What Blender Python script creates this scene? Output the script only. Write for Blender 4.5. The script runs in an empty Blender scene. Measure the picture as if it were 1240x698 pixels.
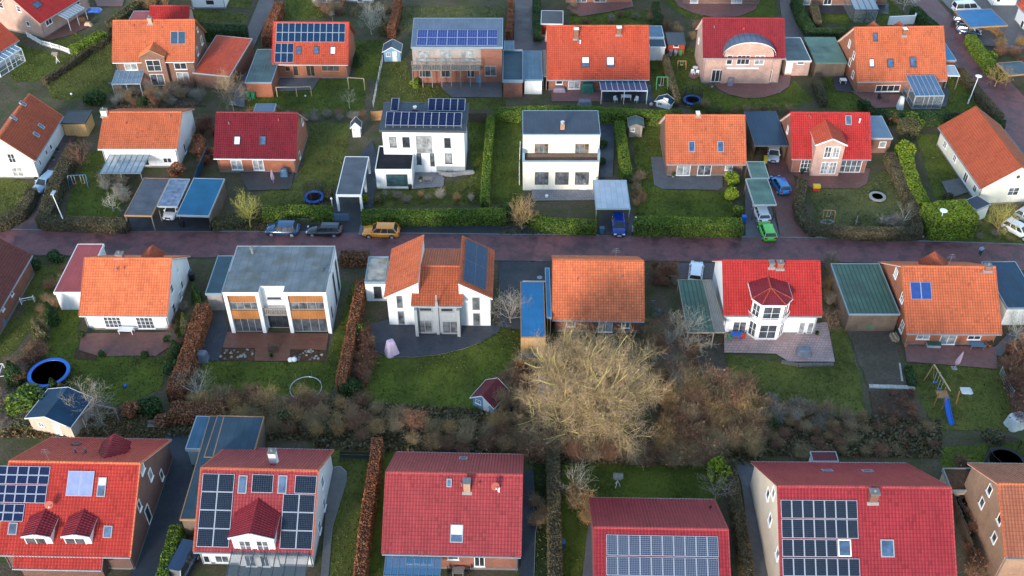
import bpy, math, random
import numpy as np
from mathutils import Vector, Matrix
R=math.radians
random.seed(7); rng=np.random.default_rng(11)
SC=bpy.context.scene; COL=SC.collection
# ------------------------------------------------------------------ camera model
F=1266.0; PITCH=R(41.1); CH=85.0; YAW=R(2.05)
def ray(x,y):
    a=(x-620)/F; b=-(y-349)/F
    v=(a, math.cos(PITCH)+b*math.sin(PITCH), -math.sin(PITCH)+b*math.cos(PITCH))
    c,s=math.cos(YAW),math.sin(YAW)
    return Vector((c*v[0]-s*v[1], s*v[0]+c*v[1], v[2]))
CAM=Vector((0,0,CH))
def P(x,y,z=0.0):
    r=ray(x,y); return CAM+r*((z-CH)/r.z)
def proj(w):
    d=Vector(w)-CAM; c,s=math.cos(YAW),math.sin(YAW)
    X=c*d.x+s*d.y; Y=-s*d.x+c*d.y; Zz=d.z
    dep=Y*math.cos(PITCH)-Zz*math.sin(PITCH); up=Y*math.sin(PITCH)+Zz*math.cos(PITCH)
    return (620+F*X/dep, 349-F*up/dep)
TX=(0,300,600,920); TY=(0,170,340,518)
def tp(t,x,y):
    if t is None or t=='': return (x,y)
    return (TX["abcd".index(t[0])]+x/3.875, TY[int(t[1])]+y/3.875)
def Z(t,x,y,z=0.0):
    return P(*tp(t,x,y),z)
# ------------------------------------------------------------------ materials
MATS={}
def nt(name):
    m=bpy.data.materials.new(name); m.use_nodes=True
    n=m.node_tree.nodes; l=m.node_tree.links
    return m,n,l,n['Principled BSDF']
def c4(c): return (c[0],c[1],c[2],1)
def noise(n,l,scale,detail=4,coord='Object',rough=.55,vec=None):
    t=n.new('ShaderNodeTexNoise'); t.inputs['Scale'].default_value=scale; t.inputs['Detail'].default_value=detail; t.inputs['Roughness'].default_value=rough
    if vec is None:
        tc=n.new('ShaderNodeTexCoord'); vec=tc.outputs[coord]
    l.new(vec,t.inputs['Vector']); return t.outputs['Fac']
def ramp(n,l,fac,stops):
    r=n.new('ShaderNodeValToRGB'); e=r.color_ramp.elements
    while len(e)<len(stops): e.new(.5)
    for i,(p,c) in enumerate(stops): e[i].position=p; e[i].color=c4(c)
    l.new(fac,r.inputs['Fac']); return r.outputs['Color']
def mix(n,l,a,b,fac,mode='MIX'):
    m=n.new('ShaderNodeMix'); m.data_type='RGBA'; m.blend_type=mode
    for s,v in ((6,a),(7,b),(0,fac)):
        if isinstance(v,(int,float)): m.inputs[s].default_value=v
        elif isinstance(v,tuple): m.inputs[s].default_value=c4(v)
        else: l.new(v,m.inputs[s])
    return m.outputs[2]
def bump(n,l,h,st,dist=.05,b=None):
    x=n.new('ShaderNodeBump'); x.inputs['Strength'].default_value=st; x.inputs['Distance'].default_value=dist
    l.new(h,x.inputs['Height'])
    if b: l.new(x.outputs[0],b.inputs['Normal'])
    return x.outputs[0]
def mth(n,l,op,a,b=None):
    m=n.new('ShaderNodeMath'); m.operation=op
    for i,v in enumerate((a,b)):
        if v is None: continue
        if isinstance(v,(int,float)): m.inputs[i].default_value=v
        else: l.new(v,m.inputs[i])
    return m.outputs[0]
def sc(c,k): return tuple(x*k for x in c)
def mat(name,col,rough=.7,var=.18,scale=2.0,metal=0,spec=.5,bmp=0,bs=20,col2=None,fine=0):
    """plain weathered surface: large soft mottling plus a finer grain"""
    if name in MATS: return MATS[name]
    m,n,l,b=nt(name)
    f=noise(n,l,scale,6)
    c=ramp(n,l,f,[(.28,col2 or sc(col,1-var)),(.72,sc(col,1+var*.6))])
    f2=noise(n,l,scale*11,3)
    c=mix(n,l,c,ramp(n,l,f2,[(.3,(1-var,)*3),(.7,(1,1,1))]),.7,'MULTIPLY')
    if name.startswith('wall'):  # rain streaks and splash dirt
        tc=n.new('ShaderNodeTexCoord'); mp=n.new('ShaderNodeMapping'); mp.inputs['Scale'].default_value=(2.6,2.6,.28); l.new(tc.outputs['Object'],mp.inputs['Vector'])
        c=mix(n,l,c,(.42,.40,.36),ramp(n,l,noise(n,l,1.0,7,vec=mp.outputs[0],rough=.65),[(.52,(0,0,0)),(.78,(.55,)*3)]))
    l.new(c,b.inputs['Base Color']); b.inputs['Roughness'].default_value=rough; b.inputs['Metallic'].default_value=metal
    b.inputs['Specular IOR Level'].default_value=spec
    if bmp: bump(n,l,noise(n,l,bs,4),bmp,.04,b)
    MATS[name]=m; return m
def uvsep(n):
    u=n.new('ShaderNodeUVMap'); return u.outputs[0]
def cells(n,l,sx,sy,stag=False):
    """random value per cell of a UV grid, plus the two cell fractions"""
    u=uvsep(n); s=n.new('ShaderNodeSeparateXYZ'); l.new(u,s.inputs[0])
    x=mth(n,l,'DIVIDE',s.outputs[0],sx); y=mth(n,l,'DIVIDE',s.outputs[1],sy)
    fy=mth(n,l,'FLOOR',y)
    if stag: x=mth(n,l,'ADD',x,mth(n,l,'MULTIPLY',mth(n,l,'MODULO',fy,2),.5))
    fx=mth(n,l,'FLOOR',x)
    k=n.new('ShaderNodeCombineXYZ'); l.new(fx,k.inputs[0]); l.new(fy,k.inputs[1])
    w=n.new('ShaderNodeTexWhiteNoise'); w.noise_dimensions='2D'; l.new(k.outputs[0],w.inputs['Vector'])
    return w.outputs['Value'],mth(n,l,'FRACT',x),mth(n,l,'FRACT',y),u
def tile(name,col,var=.22,moss=.25,rough=.55,mcol=(.09,.06,.04)):
    if name in MATS: return MATS[name]
    m,n,l,b=nt(name)
    v,fx,fy,u=cells(n,l,.30,.335)
    c=ramp(n,l,v,[(0,sc(col,1-var)),(.5,col),(1,sc(col,1+var))])
    big=noise(n,l,.35,5)
    c=mix(n,l,c,ramp(n,l,big,[(.35,(1-moss*.35,)*3),(.65,(1.04,)*3)]),.8,'MULTIPLY')
    lich=noise(n,l,1.7,8,rough=.7)
    c=mix(n,l,c,mcol,ramp(n,l,lich,[(.6,(0,0,0)),(.8,(moss*.7,)*3)]))
    mp=n.new('ShaderNodeMapping'); mp.inputs['Scale'].default_value=(1.1,.22,1); l.new(u,mp.inputs['Vector'])
    c=mix(n,l,c,ramp(n,l,noise(n,l,1.0,7,vec=mp.outputs[0],rough=.65),[(.35,(.80,.78,.78)),(.65,(1.1,1.07,1.05))]),.75,'MULTIPLY')
    odd=mth(n,l,'GREATER_THAN',v,.965); c=mix(n,l,c,sc(col,.6),mth(n,l,'MULTIPLY',odd,.7))
    # darker tone of the tile colour along the joints between tiles
    j1=mth(n,l,'LESS_THAN',fx,.22); j2=mth(n,l,'LESS_THAN',fy,.18)
    j=mth(n,l,'MAXIMUM',j1,j2)
    c=mix(n,l,c,sc(col,.30),mth(n,l,'MULTIPLY',j,.62))
    l.new(c,b.inputs['Base Color']); b.inputs['Roughness'].default_value=rough; b.inputs['Specular IOR Level'].default_value=.12
    bump(n,l,noise(n,l,9,4),.25,.02,b)
    MATS[name]=m; return m
def brick(name,c1,c2,mortar=(.42,.38,.34),bw=.25,bh=.085,ms=.012):
    if name in MATS: return MATS[name]
    m,n,l,b=nt(name)
    t=n.new('ShaderNodeTexBrick'); l.new(uvsep(n),t.inputs['Vector'])
    t.inputs['Scale'].default_value=1; t.inputs['Brick Width'].default_value=bw; t.inputs['Row Height'].default_value=bh; t.inputs['Mortar Size'].default_value=ms
    t.inputs['Color1'].default_value=c4(c1); t.inputs['Color2'].default_value=c4(c2); t.inputs['Mortar'].default_value=c4(mortar)
    f=noise(n,l,.8,6)
    c=mix(n,l,t.outputs['Color'],ramp(n,l,f,[(.3,(.72,.7,.68)),(.7,(1.08,1.05,1.0))]),.8,'MULTIPLY')
    g=noise(n,l,5,4); c=mix(n,l,c,ramp(n,l,g,[(.3,(.75,)*3),(.7,(1.1,)*3)]),.6,'MULTIPLY')
    l.new(c,b.inputs['Base Color']); b.inputs['Roughness'].default_value=.85
    bump(n,l,t.outputs['Fac'],-.4,.01,b)
    MATS[name]=m; return m
def paving(name,c1,c2,bw=.2,bh=.1,mort=(.06,.05,.045),dirt=(.05,.04,.035),damp=.4,ms=.01,rough=.75,scale=.25):
    if name in MATS: return MATS[name]
    m,n,l,b=nt(name)
    tc=n.new('ShaderNodeTexCoord')
    t=n.new('ShaderNodeTexBrick'); l.new(tc.outputs['Object'],t.inputs['Vector'])
    t.inputs['Scale'].default_value=1; t.inputs['Brick Width'].default_value=bw; t.inputs['Row Height'].default_value=bh; t.inputs['Mortar Size'].default_value=ms
    t.inputs['Color1'].default_value=c4(c1); t.inputs['Color2'].default_value=c4(c2); t.inputs['Mortar'].default_value=c4(mort)
    f=noise(n,l,scale,8,rough=.65); g=noise(n,l,1.9,6,rough=.7)
    c=mix(n,l,t.outputs['Color'],dirt,ramp(n,l,f,[(.47,(0,0,0)),(.6,(damp,)*3)]))
    c=mix(n,l,c,ramp(n,l,g,[(.3,(.7,)*3),(.7,(1.15,)*3)]),.75,'MULTIPLY')
    l.new(c,b.inputs['Base Color'])
    r=ramp(n,l,f,[(.4,(rough,)*3),(.7,(rough*.6,)*3)]); l.new(r,b.inputs['Roughness'])
    bump(n,l,g,.2,.03,b)
    MATS[name]=m; return m
def seam(name,col,pitch=.4,rough=.45,metal=.0,depth=.03,var=.2,col2=None,wide=.12,stain=None,specv=.22):
    """sheet roofing with ribs running down the slope (UV u across)"""
    if name in MATS: return MATS[name]
    m,n,l,b=nt(name)
    v,fx,fy,u=cells(n,l,pitch,1.2)
    f=noise(n,l,.5,6,rough=.6)
    c=ramp(n,l,f,[(.3,sc(col,1-var)),(.7,sc(col,1+var))])
    if stain: c=mix(n,l,c,stain,ramp(n,l,noise(n,l,.32,7,rough=.62),[(.45,(0,0,0)),(.7,(.75,)*3)]))
    rib=mth(n,l,'LESS_THAN',fx,wide)
    if col2: c=mix(n,l,c,col2,mth(n,l,'MULTIPLY',rib,.8))
    c=mix(n,l,c,ramp(n,l,v,[(0,(.9,)*3),(1,(1.07,)*3)]),.8,'MULTIPLY')
    l.new(c,b.inputs['Base Color']); b.inputs['Roughness'].default_value=rough; b.inputs['Metallic'].default_value=metal
    b.inputs['Specular IOR Level'].default_value=specv
    if depth: bump(n,l,rib,.7,depth,b)
    MATS[name]=m; return m
def pv(name,cell,line,nx,ny,lw=.05,rough=.12,dots=False):
    """solar module: cell grid under glass; UV 0..1 over the module"""
    if name in MATS: return MATS[name]
    m,n,l,b=nt(name)
    v,fx,fy,u=cells(n,l,1/nx,1/ny)
    j=mth(n,l,'MAXIMUM',mth(n,l,'LESS_THAN',fx,lw),mth(n,l,'LESS_THAN',fy,lw))
    c=ramp(n,l,v,[(0,sc(cell,.75)),(1,sc(cell,1.3))])
    if dots:
        k=mth(n,l,'MULTIPLY',mth(n,l,'LESS_THAN',fx,lw*2.6),mth(n,l,'LESS_THAN',fy,lw*2.6)); c=mix(n,l,c,sc(line,1.6),k)
    c=mix(n,l,c,line,j)
    l.new(c,b.inputs['Base Color']); b.inputs['Roughness'].default_value=rough; b.inputs['Specular IOR Level'].default_value=.18; b.inputs['Coat Weight'].default_value=.04; b.inputs['Coat Roughness'].default_value=.1
    MATS[name]=m; return m
def glass(name,col,rough=.06,var=.5,spec=.5):
    """window seen from outside: the dim room or the curtain behind a reflecting pane"""
    if name in MATS: return MATS[name]
    m,n,l,b=nt(name)
    c=ramp(n,l,noise(n,l,1.3,3),[(.35,sc(col,1-var)),(.65,sc(col,1+var))])
    l.new(c,b.inputs['Base Color']); b.inputs['Roughness'].default_value=.5; b.inputs['Specular IOR Level'].default_value=spec
    b.inputs['Coat Weight'].default_value=.45; b.inputs['Coat Roughness'].default_value=rough
    MATS[name]=m; return m
def clear(name,col,alpha=.45):
    if name in MATS: return MATS[name]
    m,n,l,b=nt(name)
    b.inputs['Base Color'].default_value=c4(col); b.inputs['Roughness'].default_value=.08; b.inputs['Alpha'].default_value=alpha
    b.inputs['Specular IOR Level'].default_value=.8
    MATS[name]=m; return m
def foliage(name,a,b_,c_=None,rough=.55,trans=.0):
    if name in MATS: return MATS[name]
    m,n,l,b=nt(name)
    g=n.new('ShaderNodeNewGeometry')
    st=[(0,a),(1,b_)] if c_ is None else [(0,a),(.55,b_),(1,c_)]
    c=ramp(n,l,g.outputs['Random Per Island'],st)
    f=noise(n,l,.9,4); c=mix(n,l,c,ramp(n,l,f,[(.3,(.6,)*3),(.7,(1.25,)*3)]),.8,'MULTIPLY')
    oi=n.new('ShaderNodeObjectInfo'); c=mix(n,l,c,ramp(n,l,oi.outputs['Random'],[(0,(.82,.86,.8)),(1,(1.14,1.1,1.05))]),1.0,'MULTIPLY')
    l.new(c,b.inputs['Base Color']); b.inputs['Roughness'].default_value=rough; b.inputs['Specular IOR Level'].default_value=.25
    MATS[name]=m; return m
def lawnmat(name,a,b_,straw,k=.5):
    if name in MATS: return MATS[name]
    m,n,l,b=nt(name)
    f=noise(n,l,.22,6,rough=.6); g=noise(n,l,1.6,6,rough=.7); h=noise(n,l,11,5,rough=.8)
    c=ramp(n,l,f,[(.36,sc(a,.85)),(.6,sc(b_,1.12))])
    c=mix(n,l,c,straw,ramp(n,l,g,[(.45,(0,0,0)),(.75,(k,)*3)]))
    c=mix(n,l,c,ramp(n,l,h,[(.25,(.45,)*3),(.75,(1.35,)*3)]),.8,'MULTIPLY')
    l.new(c,b.inputs['Base Color']); b.inputs['Roughness'].default_value=.9; b.inputs['Specular IOR Level'].default_value=.15
    bump(n,l,h,.8,.08,b)
    MATS[name]=m; return m
# ------------------------------------------------------------------ meshes
class MB:
    def __init__(s): s.v=[];s.f=[];s.m=[];s.uv=[];s.sm=[]
    def face(s,pts,m=0,uv=None,smooth=False):
        i=len(s.v); s.v+= [tuple(p) for p in pts]; s.f.append(tuple(range(i,i+len(pts)))); s.m.append(m); s.sm.append(smooth)
        if uv is None:
            a=Vector(pts[0]); e=(Vector(pts[1])-a); 
            if e.length<1e-6: e=Vector((1,0,0))
            nrm=Vector((0,0,0))
            for k in range(1,len(pts)-1): nrm+=(Vector(pts[k])-a).cross(Vector(pts[k+1])-a)
            if nrm.length<1e-9: nrm=Vector((0,0,1))
            nrm.normalize()
            if abs(nrm.z)<.3:
                ax=Vector((0,0,1)).cross(nrm).normalized(); ay=Vector((0,0,1))
                uv=[(Vector(p).dot(ax),Vector(p).dot(ay)) for p in pts]
            else:
                uv=[(p[0],p[1]) for p in pts]
        s.uv.append(uv)
    def box(s,x0,y0,z0,x1,y1,z1,m=0,M=None):
        c=[Vector((x,y,z)) for z in (z0,z1) for y in (y0,y1) for x in (x0,x1)]
        if M is not None: c=[M@p for p in c]
        for q in ((0,2,3,1),(4,5,7,6),(0,1,5,4),(2,6,7,3),(0,4,6,2),(1,3,7,5)): s.face([c[i] for i in q],m)
    def bar(s,a,b,w,h=None,m=0):
        """box beam between two points"""
        a=Vector(a);b=Vector(b);d=b-a;L=d.length
        if L<1e-5: return
        M=Matrix.Translation(a)@d.to_track_quat('Z','Y').to_matrix().to_4x4(); h=h or w
        s.box(-w/2,-h/2,0,w/2,h/2,L,m,M)
    def prism(s,poly,z0,z1,m=0,mt=None,top=True):
        """vertical extrusion of a counterclockwise xy polygon"""
        n=len(poly); lo=lambda p,z:(p[0],p[1],z if len(p)<3 else p[2]+z)
        for i in range(n):
            a,b=poly[i],poly[(i+1)%n]; s.face([lo(a,z0),lo(b,z0),lo(b,z1),lo(a,z1)],m)
        if top: s.face([lo(p,z1) for p in poly],m if mt is None else mt)
        s.face([lo(p,z0) for p in poly[::-1]],m)
    def tube(s,a,b,r0,r1=None,n=8,m=0,caps=True,smooth=True):
        a=Vector(a);b=Vector(b);r1=r0 if r1 is None else r1; d=b-a
        if d.length<1e-6: return
        q=d.to_track_quat('Z','Y'); A=[];B=[]
        for i in range(n):
            t=2*math.pi*i/n; o=q@Vector((math.cos(t),math.sin(t),0)); A.append(a+o*r0);B.append(b+o*r1)
        for i in range(n):
            j=(i+1)%n; s.face([A[i],A[j],B[j],B[i]],m,smooth=smooth)
        if caps: s.face(A[::-1],m); s.face(B,m)
    def lathe(s,prof,c=(0,0,0),n=16,m=0,ax=None,smooth=True):
        q=Matrix.Identity(3) if ax is None else Vector(ax).to_track_quat('Z','Y').to_matrix()
        c=Vector(c); rings=[]
        for r,z in prof: rings.append([c+q@Vector((r*math.cos(2*math.pi*i/n),r*math.sin(2*math.pi*i/n),z)) for i in range(n)])
        for A,B in zip(rings,rings[1:]):
            for i in range(n): j=(i+1)%n; s.face([A[i],A[j],B[j],B[i]],m,smooth=smooth)
        if prof[0][0]>1e-4: s.face(rings[0][::-1],m)
        if prof[-1][0]>1e-4: s.face(rings[-1],m)
    def blob(s,c,r,m=0,n=10,k=7,jit=0.0,seed=0):
        rr=random.Random(seed); rings=[]
        for a in range(k+1):
            t=math.pi*a/k; ring=[]
            for i in range(n):
                p=2*math.pi*i/n; j=1+jit*(rr.random()-.5)*2 if 0<a<k else 1
                ring.append((c[0]+r[0]*math.sin(t)*math.cos(p)*j,c[1]+r[1]*math.sin(t)*math.sin(p)*j,c[2]-r[2]*math.cos(t)*j))
            rings.append(ring)
        for A,B in zip(rings,rings[1:]):
            for i in range(n): j=(i+1)%n; s.face([A[i],A[j],B[j],B[i]],m,smooth=True)
    def build(s,name,mats,parent=None,loc=None,rot=0,weld=False):
        me=bpy.data.meshes.new(name)
        if not isinstance(mats,(list,tuple)): mats=[mats]
        me.from_pydata(s.v,[],s.f)
        for x in mats: me.materials.append(x)
        me.polygons.foreach_set('material_index',s.m)
        me.polygons.foreach_set('use_smooth',s.sm)
        ul=me.uv_layers.new(name='UVMap'); ul.data.foreach_set('uv',[c for f in s.uv for p in f for c in p])
        if weld:
            import bmesh
            bm=bmesh.new(); bm.from_mesh(me); bmesh.ops.remove_doubles(bm,verts=bm.verts,dist=1e-4); bm.to_mesh(me); bm.free()
        me.update()
        return link(name,me,parent,loc,rot)
def link(name,me,parent=None,loc=None,rot=0):
    o=bpy.data.objects.new(name,me); COL.objects.link(o)
    if parent: o.parent=parent
    if loc is not None: o.location=loc
    if rot: o.rotation_euler=(0,0,rot)
    return o
def tag(o,label=None,cat=None,group=None,kind=None):
    if label: o['label']=label
    if cat: o['category']=cat
    if group: o['group']=group
    if kind: o['kind']=kind
    return o
def empty(name,loc,rot=0,label=None,cat=None,group=None):
    o=bpy.data.objects.new(name,None); COL.objects.link(o); o.location=loc; o.rotation_euler=(0,0,rot); o.empty_display_size=.3
    return tag(o,label,cat,group)
def copytree(o,loc=None,rot=None,scale=None,label=None,parent=None):
    c=o.copy(); COL.objects.link(c)
    if parent: c.parent=parent
    for ch in [x for x in KIDS(o)]: copytree(ch,parent=c)
    if loc is not None: c.location=loc
    if rot is not None: c.rotation_euler=(0,0,rot)
    if scale is not None: c.scale=scale
    if label: c['label']=label
    return c
_k={}
def KIDS(o): return list(o.children)
def quadmesh(name,V,mats,k=4,mi=None,smooth=False):
    """fast mesh of many separate k-gons; V is (n*k,3)"""
    n=len(V)//k; me=bpy.data.meshes.new(name)
    me.vertices.add(n*k); me.vertices.foreach_set('co',np.asarray(V,dtype=np.float32).ravel())
    me.loops.add(n*k); me.loops.foreach_set('vertex_index',np.arange(n*k,dtype=np.int32))
    me.polygons.add(n); me.polygons.foreach_set('loop_start',np.arange(0,n*k,k,dtype=np.int32)); me.polygons.foreach_set('loop_total',np.full(n,k,dtype=np.int32))
    for x in (mats if isinstance(mats,(list,tuple)) else [mats]): me.materials.append(x)
    if mi is not None: me.polygons.foreach_set('material_index',np.asarray(mi,dtype=np.int32))
    me.update(); me.validate(); return me
# ------------------------------------------------------------------ roofs and houses
def tilegrid(mb,e0,e1,r1,r0,m=0,tw=.30,th=.335,lift=.0,real=True):
    """pantiled slope between eave e0-e1 and ridge r0-r1 (seen from outside: e0 left, e1 right)"""
    e0,e1,r0,r1=[Vector(q) for q in (e0,e1,r0,r1)]
    nr=(e1-e0).cross(r0-e0).normalized()
    W=max((e1-e0).length,(r1-r0).length); L=((r0-e0).length+(r1-e1).length)/2
    nc=max(1,round(W/tw)); nrw=max(1,round(L/th))
    if not real:
        mb.face([e0+nr*lift,e1+nr*lift,r1+nr*lift,r0+nr*lift],m,[(0,0),(nc*.3,0),(nc*.3,nrw*.335),(0,nrw*.335)]); return
    fr=[0,.12,.35,.62,.86]; hh=[.0,.004,.042,.048,.012]
    us=[(c+fr[k])/nc for c in range(nc) for k in range(5)]+[1.0]; hs=[hh[k] for c in range(nc) for k in range(5)]+[0]
    base=len(mb.v); rows=[]
    for r in range(nrw):
        rows.append((r/nrw,.032)); rows.append(((r+1)/nrw,.0))
    for v,hv in rows:
        a=e0.lerp(r0,v); b=e1.lerp(r1,v); 
        for u,h in zip(us,hs):
            p=a.lerp(b,u)+nr*(h+hv+lift); mb.v.append((p.x,p.y,p.z))
    C=len(us)
    for i in range(len(rows)-1):
        v0=(i//2+(i%2))*.335; v1=v0 if i%2 else v0+.335
        if i%2==0: v0+=.001; v1-=.001
        for j in range(C-1):
            k=base+i*C+j; mb.f.append((k,k+1,k+C+1,k+C)); mb.m.append(m); mb.sm.append(False)
            x0=us[j]*nc*.3+1e-4; x1=us[j+1]*nc*.3-1e-4
            mb.uv.append([(x0,v0),(x1,v0),(x1,v1),(x0,v1)])
def slab(mb,sec,x0,x1,m,th=.16,skew=None):
    """closed roof slab from a section [(y,z)...] front to back"""
    lo=[(y,z-th) for y,z in sec]; n=len(sec)
    for i in range(n-1):
        (ya,za),(yb,zb)=sec[i],sec[i+1]
        mb.face([(x0,ya,za),(x1,ya,za),(x1,yb,zb),(x0,yb,zb)],m)
        (ya,za),(yb,zb)=lo[i],lo[i+1]
        mb.face([(x0,yb,zb),(x1,yb,zb),(x1,ya,za),(x0,ya,za)],m)
    for x,fl in ((x0,1),(x1,0)):
        for i in range(n-1):
            q=[(x,*sec[i]),(x,*lo[i]),(x,*lo[i+1]),(x,*sec[i+1])]; mb.face(q if not fl else q[::-1],m)
    for s_,l_,r in ((sec[0],lo[0],0),(sec[-1],lo[-1],1)):
        q=[(x0,*l_),(x1,*l_),(x1,*s_),(x0,*s_)]; mb.face(q if not r else q[::-1],m)
WINM={}
PANES=['glass_dark','glass_mid','glass_blind','glass_dark','glass_curtain']
class Frame:
    """local frame of a thing: world <-> local, and rays of the survey photograph in it"""
    def setframe(s,o,u):
        s.o=Vector((o[0],o[1],0)); s.a=math.atan2(u[1],u[0]); s.M=Matrix.Translation(s.o)@Matrix.Rotation(s.a,4,'Z'); s.I=s.M.inverted()
    def lray(s,t,x,y):
        r=ray(*tp(t,x,y)); return s.I@CAM,(s.I.to_3x3()@r)
    def hit(s,t,x,y,p,n):
        c,d=s.lray(t,x,y); n=Vector(n); return c+d*((Vector(p)-c).dot(n)/d.dot(n))
    def ph(s,x,y,z): return proj(s.M@Vector((x,y,z)))
def planebox(o,ax,ay,nr): 
    M=Matrix.Identity(4); 
    for i,v in enumerate((ax,ay,nr)):
        for j in range(3): M[j][i]=v[j]
    M.translation=o; return M
def win_at(parent,M,w,h,nx=2,ny=1,fm='frame_white',pane=None,name='window',fw=.07,sill=True,depth=.06):
    """window: frame ring and glazing bars proud of the wall, glass set back inside them, sill below"""
    mb=MB()
    x0,x1,y0,y1=-w/2,w/2,-h/2,h/2
    mb.box(x0,y0,-.03,x0+fw,y1,depth,0,M); mb.box(x1-fw,y0,-.03,x1,y1,depth,0,M)
    mb.box(x0+fw,y0,-.03,x1-fw,y0+fw,depth,0,M); mb.box(x0+fw,y1-fw,-.03,x1-fw,y1,depth,0,M)
    b=fw*.8
    for i in range(1,nx): x=x0+w*i/nx; mb.box(x-b/2,y0+fw,-.02,x+b/2,y1-fw,depth-.012,0,M)
    for i in range(1,ny): y=y0+h*i/ny; mb.box(x0+fw,y-b/3,-.018,x1-fw,y+b/3,depth-.02,0,M)
    o=mb.build(name,MATS[fm],parent)
    pb=MB(); z=.012
    pb.box(x0+fw,y0+fw,-.025,x1-fw,y1-fw,z,0,M)
    pm=pane or random.choice(PANES)
    pb.build('pane',MATS[pm],o)
    if sill and ny>=1 and h<1.9:
        sb=MB(); sb.box(x0-.06,y0-.055,-.02,x1+.06,y0-.004,.13,0,M); sb.build('sill',MATS[fm],o)
    return o
class House(Frame):
    def __init__(s,name,label,t,eL,eR,rg,base=None,ze=None,th=42,back=None,ov=.45,wm='wall_white',rm='tile_orange',trim='trim_white',cat='house',group=None,
                 capm=None,real=True,depth=None,gut='gutter_grey',sv=.28,asym=None):
        s.t=t
        def ev(z): return Z(t,*eL,z),Z(t,*eR,z)
        def inward(u): return Vector((-u.y,u.x,0))
        if ze is None:
            lo,hi=1.6,8.0
            for _ in range(40):
                z=(lo+hi)/2; a,b=ev(z); u=(b-a).normalized(); w=(a+b)/2+inward(u)*ov; w.z=0
                tgt=tp(t,0,base)[1]
                if proj(w)[1]<tgt: lo=z      # wall foot above target -> raise the eave
                else: hi=z
            ze=z
        s.ze=ze; a,b=ev(ze); u=(b-a); W=u.length; u.normalize(); inn=inward(u)
        s.setframe(a+inn*ov+u*sv,u); s.W=W-2*sv; s.ov=ov; s.sv=sv
        def ridge(thd):
            n=Vector((0,-math.sin(R(thd)),math.cos(R(thd)))); return s.hit(t,*rg,(0,-ov,ze),n)
        if back is not None:
            lo,hi=15,62
            for _ in range(40):
                thd=(lo+hi)/2; r=ridge(thd); p=s.ph(-sv,2*r.y+ov,ze)
                if p[1]>tp(t,*back)[1]: hi=thd
                else: lo=thd
            th=thd
        r=ridge(th); s.th=th; s.yr=r.y; s.zr=r.z; s.D=2*r.y if depth is None else depth; s.tan=math.tan(R(th))
        if depth is not None:  # keep the slope, give the back its own fall
            pass
        s.root=empty(name,s.o,s.a,label,cat,group)
        s.wm,s.rm=wm,rm
        D=s.D; yb=D+ov; s.yb=yb
        sec=[(-ov,ze),(s.yr,s.zr),(yb,s.zr-(yb-s.yr)*s.tan)]
        zb=sec[2][1]; s.zb=zb
        # walls
        mb=MB(); g=.17; W=s.W
        fz=ze+ov*s.tan-g; bz=zb+ov*s.tan-g; rz=s.zr-g
        mb.face([(0,0,0),(W,0,0),(W,0,fz),(0,0,fz)])
        mb.face([(W,D,0),(0,D,0),(0,D,bz),(W,D,bz)])
        mb.face([(0,D,0),(0,0,0),(0,0,fz),(0,s.yr,rz),(0,D,bz)])
        mb.face([(W,0,0),(W,D,0),(W,D,bz),(W,s.yr,rz),(W,0,fz)])
        # plinth course
        p=.03
        mb.box(-p,-p,-.2,W+p,-.001,.28,1); mb.box(-p,D+.001,-.2,W+p,D+p,.28,1); mb.box(-p,0,-.2,-.001,D,.28,1); mb.box(W+.001,0,-.2,W+p,D,.28,1)
        s.wall=mb.build('wall',[MATS[wm],MATS['plinth']],s.root)
        # roof
        mb=MB(); x0,x1=-sv,W+sv
        slab(mb,sec,x0,x1,1,.15)
        tilegrid(mb,(x0,*sec[0]),(x1,*sec[0]),(x1,*sec[1]),(x0,*sec[1]),0,lift=.004,real=real)
        bm_=rm+'_dark' if rm+'_dark' in MATS else rm
        tilegrid(mb,(x1,*sec[2]),(x0,*sec[2]),(x0,*sec[1]),(x1,*sec[1]),0,lift=.004,real=real)
        s.roof=mb.build('roof',[MATS[rm],MATS[trim]],s.root)
        # ridge caps
        rc=MB(); n=int((x1-x0)/.36); 
        for i in range(n):
            xa=x0+(x1-x0)*i/n; xb=x0+(x1-x0)*(i+1)/n+.03
            rc.tube((xa,s.yr,s.zr+.0),(xb,s.yr,s.zr+.0),.12,.135,8,0)
        for x in (x0,x1):   # verge tiles on both slopes
            for q in (0,1):
                (ya,za),(yb_,zb_)=sec[q],sec[q+1]
                rc.bar((x,ya,za+.03),(x,yb_,zb_+.03),.14,.10,0)
        rc.build('ridge_cap',MATS[capm or rm],s.roof)
        for y,z in ((-ov-.07,ze-.06),(yb+.07,zb-.06)):
            gm=MB(); gm.tube((x0,y,z),(x1,y,z),.075,None,8,0); gm.build('gutter',MATS[gut],s.roof)
        for xx in (.12,W-.12):
            gm=MB(); gm.tube((xx,-ov-.07,ze-.1),(xx,-.09,ze-.45),.045,None,6,0); gm.tube((xx,-.09,ze-.45),(xx,-.09,0),.045,None,6,0); gm.build('downpipe',MATS[gut],s.roof)
    # planes -------------------------------------------------
    def plane(s,k,off=0):
        W,D=s.W,s.D; th=R(s.th)
        if k=='f': return Vector((0,-off,0)),Vector((1,0,0)),Vector((0,0,1)),Vector((0,-1,0))
        if k=='r': return Vector((W+off,0,0)),Vector((0,1,0)),Vector((0,0,1)),Vector((1,0,0))
        if k=='l': return Vector((-off,D,0)),Vector((0,-1,0)),Vector((0,0,1)),Vector((-1,0,0))
        if k=='s':
            n=Vector((0,-math.sin(th),math.cos(th))); return Vector((0,-s.ov,s.ze))+n*off,Vector((1,0,0)),Vector((0,math.cos(th),math.sin(th))),n
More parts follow.
